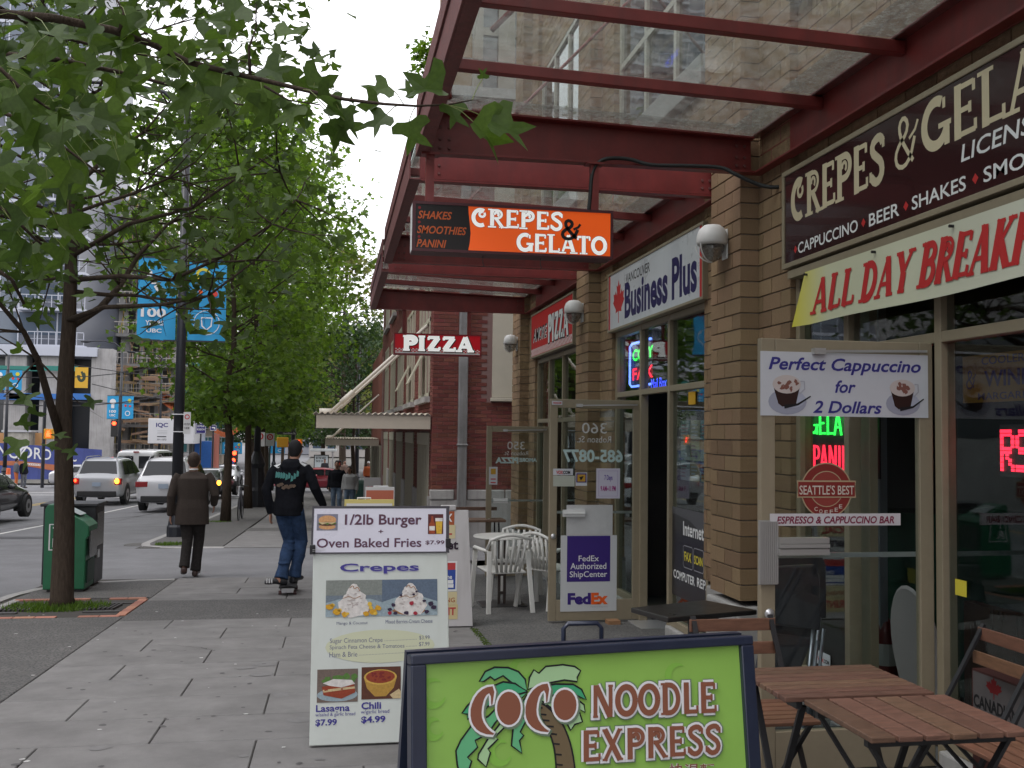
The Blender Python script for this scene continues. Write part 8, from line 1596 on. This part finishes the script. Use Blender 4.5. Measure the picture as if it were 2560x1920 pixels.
    if roof_rails:
        for s_ in (-1, 1): MB().tube([(s_ * .6, .5, 1.70), (s_ * .6, .75, 1.80), (s_ * .6, 2.5, 1.81), (s_ * .6, 2.8, 1.72)], .018, 6).build('roof_rail', M_rim, t, local=True)
    for s_ in (-1, 1): MB().ball((s_ * (st[-4][4] + .12), st[-4][0] - .55, st[-4][2] + .06), (.11, .06, .08)).build('door_mirror', pnt, t, local=True)
    return t
def onroad(px, py, dx, dy): p = atG(px, py, -.12); return (p.x - dx, p.y - dy)
SUV = [(0, .42, .86, .98, .80, .80, .74), (.04, .34, .98, 1.06, .88, .87, .78), (.14, .30, 1.06, 1.12, .93, .92, .80), (.44, .28, 1.08, 1.66, .94, .92, .66), (.75, .27, 1.08, 1.74, .94, .92, .68), (2.1, .27, 1.06, 1.76, .94, .92, .68), (2.9, .27, 1.03, 1.64, .94, .92, .66), (3.65, .28, 1.0, 1.07, .94, .91, .74), (4.4, .30, .86, .93, .92, .86, .70), (4.72, .38, .68, .74, .80, .74, .6)]
sp = [(.55, 1.25, .75, 1.25), (1.32, 2.15, 1.32, 2.15), (2.22, 3.25, 2.22, 2.75)]
vehicle('silver_suv', 'silver suv waiting with its amber turn light on, left of the lamp post', 'suv', onroad(306, 1262, .84, .95), R(-3), paint('silver', (.40, .41, .43)), SUV, (.95, 3.85), .37, True, sp, (.17, .43, .72, .60), (2.95, 3.6, .60, .70), [(.66, .92, .78, 1.02, .05)], [(.77, .92, .085, -.04, S_amb), (-.80, .93, .05, -.04, S_red)], .72, tw=.84)
vehicle('white_suv', 'white suv at the kerb lane, half hidden by the lamp post and the man', 'suv', onroad(357, 1279, -.84, .95), R(-2), paint('pearl', (.60, .60, .62)), SUV, (.95, 3.85), .38, True, sp, (.17, .43, .74, .60), (2.95, 3.6, .60, .70), [(.52, .93, .82, 1.0, .05)], None, .78)
VAN = [(0, .42, 1.25, 2.0, .92, .92, .80), (.05, .34, 1.25, 2.06, .97, .96, .83), (.5, .30, 1.25, 2.12, .98, .96, .84), (3.6, .30, 1.2, 2.10, .98, .96, .84), (4.3, .30, 1.16, 1.75, .97, .94, .78), (4.75, .32, 1.1, 1.2, .95, .92, .8), (5.3, .4, .9, 1.0, .85, .8, .7)]
tv = vehicle('white_van', 'white van with two rear door windows behind the silver suv', 'van', (-9.25, 50.5), R(-4), paint('white', (.66, .66, .66)), VAN, (1.1, 4.2), .37, False, [(.5, 1.4, .5, 1.4), (1.5, 2.5, 1.5, 2.5), (2.6, 3.5, 2.6, 3.5)], None, (4.3, 4.75, .7, .76), [(.86, .97, .95, 1.4, .03)], None, .62)
for s_ in (-1, 1): MB().box(s_ * .46 - .34, s_ * .46 + .34, -.05, -.01, 1.32, 1.86).build('rear_window', M_glassc, tv, local=True, bev=.03)
MB().box(-.12, .12, -.05, -.0, 2.0, 2.06).build('high_brake_lamp', M_lampr, tv, local=True)
HAT = [(0, .40, .82, .90, .74, .76, .70), (.05, .32, .92, .98, .82, .82, .72), (.3, .26, .96, 1.1, .86, .84, .66), (.85, .25, .96, 1.38, .86, .84, .60), (1.8, .25, .95, 1.44, .86, .84, .60), (2.4, .25, .93, 1.36, .86, .84, .58), (3.15, .26, .90, .98, .86, .83, .68), (4.0, .28, .76, .84, .84, .78, .62), (4.35, .36, .6, .66, .7, .66, .5)]
hp = [(.75, 1.35, 1.0, 1.35), (1.42, 2.15, 1.42, 2.1), (2.22, 2.85, 2.2, 2.4)]
vehicle('black_car', 'black car with its rear amber light lit beyond the second tree', 'car', (-6.1, 50), R(-6), paint('black', (.012, .013, .016)), HAT, (.85, 3.4), .33, False, hp, (.32, .82, .64, .55), (2.45, 3.1, .54, .62), [(.55, .82, .72, .88, .05)], [(.76, .80, .10, -.03, S_amb)], .62)
vehicle('dark_car', 'black hatchback cut off by the left edge of the picture', 'car', onroad(46, 1301, .84, 3.4), R(-3), paint('black'), HAT, (.85, 3.4), .34, False, hp, (.32, .82, .64, .55), (2.45, 3.1, .54, .62), [(.55, .82, .72, .88, .05)], None, .62)
vehicle('red_car', 'dark red car crossing behind the skateboarder', 'car', (.9, 60.5), R(90), paint('red', (.30, .02, .04)), HAT, (.85, 3.4), .33, False, hp, (.32, .82, .64, .55), (2.45, 3.1, .54, .62), [(.55, .82, .72, .88, .05)], None, .62)
for o_ in bpy.data.objects:
    if o_.get('category') in ('suv', 'van'): o_.scale = (1.04, 1.04, 1.10)
oc = vehicle('oncoming_car', 'pale oncoming car with glaring headlights far down the street', 'car', (-7.2, 74), R(180), paint('pale', (.5, .5, .52)), HAT, (.85, 3.4), .33, False, hp, (.32, .82, .64, .55), (2.45, 3.1, .54, .62), None, [(-.6, .62, .12, 4.3, glow('headlight', (1, .95, .85), 9)), (.6, .62, .12, 4.3, glow('headlight', (1, .95, .85), 9))], .4)
for (x, y, rz, lb) in ((-4.6, 66, 182, 'pale car seen between the second and third tree trunks'), (-1.8, 88, 90, 'pale car far behind the tree trunks on the cross street'), (-17, 66, -90, 'silver car crossing on the far left of the intersection')):
    c = copy_tree(oc); c.location = (x, y, GZ(y) - .12); c.rotation_euler = (0, 0, R(rz)); c['label'] = lb
    for ch_ in [o for o in bpy.data.objects if o.parent == c and o.name.startswith('lit_lamp')]: bpy.data.objects.remove(ch_)

# ------------------------------------------------------------------ people
M_skin = mat('skin', (.42, .22, .15), .5, var=.06); M_skin2 = mat('skin_tan', (.30, .16, .11), .5)
def remesh(o, v, sm=5):
    r_ = o.modifiers.new('r', 'REMESH'); r_.mode = 'VOXEL'; r_.voxel_size = v; r_.use_smooth_shade = True
    if sm: s_ = o.modifiers.new('s', 'SMOOTH'); s_.factor = .5; s_.iterations = sm
    return o
def person(label, loc, rz, J={}, skin=None, top=None, bottom=None, shoes=None, hair=None, kind='jacket', vox=.009, scale=1., hem=.80, cap=None, hairlen=0, zoff=0., folds=0.):
    D = dict(head=(0, .02, 1.60), nk=(0, -.005, 1.45), ch=(0, 0, 1.28), wa=(0, 0, 1.06), pe=(0, 0, .94), shL=(-.19, 0, 1.40), elL=(-.24, -.03, 1.12), wrL=(-.25, .05, .88), shR=(.19, 0, 1.40), elR=(.24, -.03, 1.12), wrR=(.25, .05, .88), hiL=(-.09, 0, .92), knL=(-.10, .04, .50), anL=(-.10, -.02, .09), hiR=(.09, 0, .92), knR=(.10, .02, .50), anR=(.10, -.02, .09), toL=(-.12, .15, .035), toR=(.12, .15, .035), hdL=(0, .02, -1), hdR=(0, .02, -1)); D.update(J); V = {k: Vector(v) for k, v in D.items()}
    t = thing('person', label, 'person', (loc[0], loc[1], GZ(loc[1]) + zoff), rz); t.scale = (scale,) * 3
    b = MB(); h = V['head']; b.ball(h, (.076, .098, .115), 16, 12); b.ball(h + Vector((0, .03, -.06)), (.055, .07, .06)); b.ball(h + Vector((0, .102, -.012)), (.014, .022, .022), 8, 6)
    for s_ in (-1, 1): b.ball(h + Vector((s_ * .078, 0, -.01)), (.012, .02, .032), 8, 6)
    b.tube([h - Vector((0, .01, .05)), V['nk'] - Vector((0, 0, .06))], [.055, .062], 10); b.loft([(V['nk'] - Vector((0, 0, .03)), (.11, 0, 0), (0, .07, 0)), (V['ch'] + Vector((0, 0, .08)), (.165, 0, 0), (0, .10, 0)), (V['ch'] - Vector((0, 0, .05)), (.155, 0, 0), (0, .11, 0)), (V['wa'], (.135, 0, 0), (0, .10, 0)), (V['pe'], (.16, 0, 0), (0, .11, 0)), (V['pe'] - Vector((0, 0, .08)), (.13, 0, 0), (0, .09, 0))], 14)
    for s in 'LR':
        sx = -1 if s == 'L' else 1
        b.tube([V['sh' + s], V['el' + s], V['wr' + s]], [.045, .038, .026], 8); b.tube([V['hi' + s], V['kn' + s], V['an' + s]], [.078, .052, .036], 9); b.loft([(V['an' + s] - Vector((0, .05, .03)), (.03, 0, 0), (0, 0, .035)), (V['an' + s].lerp(V['to' + s], .5), (.042, 0, 0), (0, 0, .035)), (V['to' + s], (.035, 0, 0), (0, 0, .02))], 8)
        w = V['wr' + s]; dn = Vector(V['hd' + s]).normalized(); fw = Vector((0, 1, 0)); fw = (fw - dn * fw.dot(dn)).normalized(); sd = dn.cross(fw); b.loft([(w, fw * .024, sd * .016), (w + dn * .045, fw * .038, sd * .015), (w + dn * .085, fw * .040, sd * .013)], 8)
        for i, ln in enumerate((.062, .072, .068, .052)):
            o_ = w + dn * .08 + fw * (.030 - .020 * i); b.tube([o_, o_ + dn * ln * .5 + sd * .004 * -sx, o_ + dn * ln * .85 + sd * .02 * -sx], [.0095, .009, .0075], 6)
        o_ = w + dn * .02 + fw * .025; b.tube([o_, o_ + dn * .035 + fw * .025, o_ + dn * .065 + fw * .026], [.012, .0105, .009], 6)
    remesh(b.build('body', skin or M_skin, t, local=True), vox, 3)
    # trousers
    b = MB(); b.loft([(V['wa'] - Vector((0, 0, .04)), (.150, 0, 0), (0, .112, 0)), (V['pe'], (.172, 0, 0), (0, .125, 0)), (V['pe'] - Vector((0, 0, .11)), (.165, 0, 0), (0, .115, 0))], 14)
    for s in 'LR':
        a, k_, c = V['hi' + s] - Vector((0, 0, .02)), V['kn' + s], V['an' + s] + Vector((0, 0, -.02)); P = [a, a.lerp(k_, .5), k_, k_.lerp(c, .35), k_.lerp(c, .7), c]; b.tube(P, [.098, .09, .074, .070 + folds * .01, .068, .074 + folds * .012], 12)
    if folds:
        rf = random.Random(3)
        for s in 'LR':
            for _ in range(5): c = V['kn' + s].lerp(V['an' + s], rf.uniform(.0, 1)); b.ball(c + Vector((rf.uniform(-.02, .02), rf.uniform(-.03, .03), 0)), (.078, .082, .022), 8, 6)
    remesh(b.build('trousers', bottom, t, local=True), vox, 4)
    # top
    b = MB(); hw = .215 if kind == 'jacket' else .19; hz = V['pe'].z - .94 + hem
    b.loft([(V['nk'] + Vector((0, -.01, -.005)), (.075, 0, 0), (0, .07, 0)), (V['nk'] + Vector((0, -.01, -.055)), (hw * .80, 0, 0), (0, .095, 0)), (V['ch'] + Vector((0, 0, .06)), (hw, 0, 0), (0, .135, 0)), (V['ch'] - Vector((0, 0, .06)), (hw * .98, 0, 0), (0, .14, 0)), (V['wa'], (hw * (.93 if kind == 'jacket' else .88), 0, 0), (0, .132, 0)), (V['pe'], (hw * (1.02 if kind == 'jacket' else .93), 0, 0), (0, .148, 0)), (Vector((V['pe'].x, V['pe'].y, hz)), (hw * (1.06 if kind == 'jacket' else .90), 0, 0), (0, .15, 0))], 18, pw=2.4)
    for s in 'LR':
        P = [V['sh' + s] + Vector((-.03 if s == 'R' else .03, 0, -.0)), V['sh' + s].lerp(V['el' + s], .25), V['el' + s], V['el' + s].lerp(V['wr' + s], .6), V['wr' + s] + (V['wr' + s] - V['el' + s]).normalized() * .01]; b.tube(P, [.066, .066, .060, .055, .050 if kind == 'jacket' else .042], 12)
    if kind == 'hoodie': b.loft([(V['nk'] + Vector((0, -.06, .03)), (.10, 0, 0), (0, .06, .02)), (V['nk'] + Vector((0, -.10, -.04)), (.13, 0, 0), (0, .06, .02)), (V['nk'] + Vector((0, -.11, -.13)), (.07, 0, 0), (0, .035, 0))], 12)
    tp = remesh(b.build('jacket' if kind == 'jacket' else kind, top, t, local=True), vox, 4)
    # shoes
    for s in 'LR':
        a, c = V['an' + s], V['to' + s]; d = (c - a); d.z = 0; d.normalize(); sd = Vector((-d.y, d.x, 0)); low = min(a.z - .09, c.z - .035); up = (a.z - .09)
        q = MB(); q.loft([(a - d * .075 + Vector((0, 0, -.055)), sd * .034, (0, 0, .035)), (a - d * .03 + Vector((0, 0, -.045)), sd * .042, (0, 0, .05)), (a.lerp(c, .5) + Vector((0, 0, -.012)), sd * .046, (0, 0, .036)), (c + Vector((0, 0, .005)), sd * .046, (0, 0, .032)), (c + d * .05, sd * .03, (0, 0, .022))], 10, pw=2.6); remesh(q.build('shoe', shoes, t, local=True), max(.008, vox), 2)
    # hair or cap
    q = MB(); q.ball(h + Vector((0, -.014, .022)), (.084, .100, .108), 16, 12); q.ball(h + Vector((0, -.042, -.02)), (.070, .065, .075), 12, 9)
    if hairlen: q.loft([(h + Vector((0, -.04, 0)), (.085, 0, 0), (0, .07, 0)), (h + Vector((0, -.07, -.12)), (.10, 0, 0), (0, .06, 0)), (h + Vector((0, -.07, -.12 - hairlen)), (.08, 0, 0), (0, .045, 0))], 12)
    remesh(q.build('cap' if cap else 'hair', hair, t, local=True), vox, 2)
    if cap: MB().loft([(h + Vector((0, .09, .045)), (.07, 0, 0), (0, 0, .008)), (h + Vector((0, .17, .03)), (.055, 0, 0), (0, 0, .006))], 10).build('cap_peak', hair, t, local=True)
    for s_ in (-1, 1): MB().ball(h + Vector((s_ * .03, .088, .012)), (.011, .008, .008), 8, 6).build('eye', M_black, t, local=True)
    MB().ball(h + Vector((0, .090, -.062)), (.024, .008, .006), 8, 6).build('mouth', mat('lips', (.25, .08, .07), .5), t, local=True)
    return t, V
tweed = mat('brown_tweed', (.062, .050, .044), .95, var=.35, nscale=160, bump=.5, bscale=220, spec=.1); char = mat('charcoal_cloth', (.030, .027, .026), .9, var=.25, nscale=30, bump=.3, bscale=60, spec=.1)
bp = atG(*Z3a(1615, 1390)); man, V = person('man in a brown tweed jacket and dark trousers walking away past the lamp post', (-1.90, 14.5), R(2), dict(head=(.0, .05, 1.575), nk=(0, .02, 1.44), shL=(-.21, 0, 1.385), shR=(.21, .02, 1.385), elL=(-.275, -.05, 1.10), wrL=(-.285, .02, .84), elR=(.30, -.04, 1.12), wrR=(.27, .20, .98), hiL=(-.08, 0, .9), knL=(-.05, -.02, .50), anL=(-.07, -.16, .16), toL=(-.09, .0, .05), hiR=(.09, 0, .9), knR=(.09, .10, .50), anR=(.06, .02, .09), toR=(.07, .19, .035)), M_skin, tweed, char, mat('brown_shoe', (.045, .02, .015), .4), mat('short_brown_hair', (.045, .028, .02), .8, var=.4, nscale=60), 'jacket', hem=.71, scale=1.0)
MB().loft([((0, .0, 1.455), (.066, 0, 0), (0, .062, 0)), ((0, .01, 1.475), (.064, 0, 0), (0, .06, 0))], 16).build('shirt_collar', mat('shirt_white', (.6, .6, .6), .8), man, local=True)
hood = mat('black_fleece', (.012, .013, .017), .95, var=.3, nscale=12, bump=.4, bscale=40, spec=.1); jean = mat('blue_denim', (.035, .065, .135), .85, var=.35, nscale=16, bump=.4, bscale=90, spec=.15)
sk = (-.50, 12.45); brd = .10
skater, V = person('young man in a black hooded top and jeans riding a skateboard away from the camera', sk, R(-16), dict(head=(.03, .06, 1.60), nk=(.02, .0, 1.455), ch=(.01, -.02, 1.27), wa=(-.0, -.03, 1.05), pe=(-.01, -.03, .93), shL=(-.20, -.02, 1.385), shR=(.20, .02, 1.39), elL=(-.265, -.10, 1.12), wrL=(-.22, -.06, .85), elR=(.31, -.03, 1.15), wrR=(.37, .14, .93), hiL=(-.09, -.02, .9), knL=(-.04, .12, .50), anL=(-.06, -.10, .09), toL=(-.19, -.15, .035), hiR=(.08, -.02, .9), knR=(.10, .16, .52), anR=(.03, .12, .09), toR=(.05, .28, .035)), M_skin, hood, jean, mat('black_trainer', (.02, .02, .024), .5), mat('black_cap', (.012, .011, .013), .8), 'hoodie', hem=.83, cap=True, zoff=brd, folds=1)
MB().loft([((-.01, -.03, .945), (.176, 0, 0), (0, .128, 0)), ((-.01, -.03, .975), (.178, 0, 0), (0, .130, 0))], 20).build('belt', mat('white_belt', (.5, .48, .42), .6), skater, local=True)
def decal(pts, m_, y): mb = MB(); mb.prism([(x, y, z) for x, z in pts], (0, .012, 0)); mb.build('back_print', m_, skater, local=True)
rp_ = random.Random(5)
for k in range(9): x = -.13 + .032 * k; z = 1.265 + .03 * abs(k - 4) / 4 + rp_.uniform(-.022, .022); decal([(x - .012, z - .03), (x + .014, z - .02), (x + .018, z + .03), (x - .004, z + .045)], mat('teal_print', (.10, .32, .30), .8), -.168 + .02 * (abs(k - 4) / 4) ** 2)
for k in range(7): x = -.09 + .03 * k; z = 1.18 + rp_.uniform(-.03, .02); decal([(x + .03 * math.cos(a), z + .022 * math.sin(a)) for a in (0, 1.2, 2.4, 3.6, 4.8)], mat('brown_print', (.16, .11, .08), .8), -.170)
for s_, a in (('L', V['anL']), ('L', V['anL'])):
    for i in range(3): MB().box(-.20 + i * .03, -.188 + i * .03, -.215, -.19, .035, .085).build('shoe_stripe', I_white, skater, local=True) if s_ == 'L' and a is V['anL'] else None
    break
g = GZ(sk[1]); sb = thing('skateboard', 'dark skateboard with small wheels under the rider', 'skateboard', (sk[0], sk[1], g)); mb = MB(); n = 10; vs = []
for i in range(n + 1):
    u = -.39 + .78 * i / n; w = .1 * math.sqrt(max(.05, 1 - max(0, abs(u) - .29) ** 2 / .0102)); zz = .085 + max(0, abs(u) - .29) * .45; vs += [(sk[0] - w, sk[1] + u, g + zz), (sk[0] + w, sk[1] + u, g + zz), (sk[0] + w, sk[1] + u, g + zz + .012), (sk[0] - w, sk[1] + u, g + zz + .012)]
mb.add(vs, [(4 * i + a, 4 * i + (a + 1) % 4, 4 * i + 4 + (a + 1) % 4, 4 * i + 4 + a) for i in range(n) for a in range(4)]); mb.f += [(3, 2, 1, 0), (4 * n, 4 * n + 1, 4 * n + 2, 4 * n + 3)]; mb.build('deck', mat('grip_tape', (.03, .03, .032), .9), sb)
for yy in (-.2, .2):
    MB().box(sk[0] - .07, sk[0] + .07, sk[1] + yy - .02, sk[1] + yy + .02, g + .03, g + .084).build('truck', M_alu, sb)
    for xx in (-.085, .085): MB().tube([(sk[0] + xx - .018, sk[1] + yy, g + .027), (sk[0] + xx + .018, sk[1] + yy, g + .027)], .027, 12).build('wheel', mat('wheel_dark', (.06, .02, .02), .5), sb)
grey_kn = mat('pale_grey_knit', (.36, .36, .36), .95, bump=.5, bscale=60); pj = mat('pale_jeans', (.12, .17, .24), .9, var=.2)
p1 = atY(*Z4(835, 900), 33.5); person('man in a black top and jeans walking beside the woman in grey', (p1.x, 33.5), R(175), dict(elL=(-.26, -.05, 1.12), knL=(-.1, .1, .5), anR=(.1, -.14, .11), toR=(.1, .03, .04)), M_skin2, hood, pj, M_black, mat('black_cap'), 'jacket', .014, hem=.86, scale=1.02)
p2 = atY(*Z4(950, 900), 32.8); person('woman in a pale grey sweater and jeans, her long dark hair loose', (p2.x, 32.8), R(165), dict(head=(.03, .03, 1.58), knR=(.1, .1, .5)), M_skin2, grey_kn, pj, M_black, mat('long_dark_hair', (.015, .01, .009), .7), 'jacket', .014, hem=.90, scale=.93, hairlen=.13)
w1 = atY(*Z2b(225, 400), 61.5); wk, _ = person('worker in a grey top and orange chaps at the blue hoarding, left of the pair', (w1.x, 61.5), R(-60), {}, M_skin2, mat('grey_shirt', (.08, .09, .11), .9), mat('orange_trousers', (.45, .13, .04), .9), M_black, mat('black_cap'), 'jacket', .03, hem=.92)
w2 = atY(*Z2b(330, 400), 61.8); person('person in a black coat and grey trousers at the blue hoarding, right of the pair', (w2.x, 61.8), R(-120), {}, M_skin2, hood, mat('grey_trousers', (.12, .13, .15), .9), M_black, mat('black_cap'), 'jacket', .03, hem=.80)
w3 = atY(*Z4(1110, 730), 57); person('person in an orange vest and white hard hat far along the pavement', (w3.x, 57), R(190), {}, M_skin2, mat('orange_vest', (.60, .15, .05), .9), mat('dark_red_trousers', (.12, .03, .03), .9), M_black, M_white, 'jacket', .03, hem=.88, cap=True)
for i, (px, Y, lb, c) in enumerate(((812, 73, 'person in dark clothes sitting height before the bus shelter panel', (.02, .02, .025)), (861, 64, 'far walker in a brown top between the couple and the awning', (.14, .09, .07)), (882, 68, 'far walker in black to the right of the woman in grey', (.02, .02, .02)), (640, 80, 'distant walker in grey among the tree trunks', (.14, .14, .16)), (578, 84, 'distant walker in blue near the low red light', (.05, .09, .25)), (661, 82, 'distant walker in a green top among the tree trunks', (.05, .12, .1)))):
    x = atY(px, 1160, Y).x; person(lb, (x, Y), R(170 + 40 * i), {}, M_skin2, mat('walker_top_%d' % i, c, .9), mat('grey_trousers') if i % 2 else jean, M_black, mat('black_cap'), 'jacket', .035, hem=.88)
# dark tree pit soil etc. needs nothing more; drop unused helper meshes
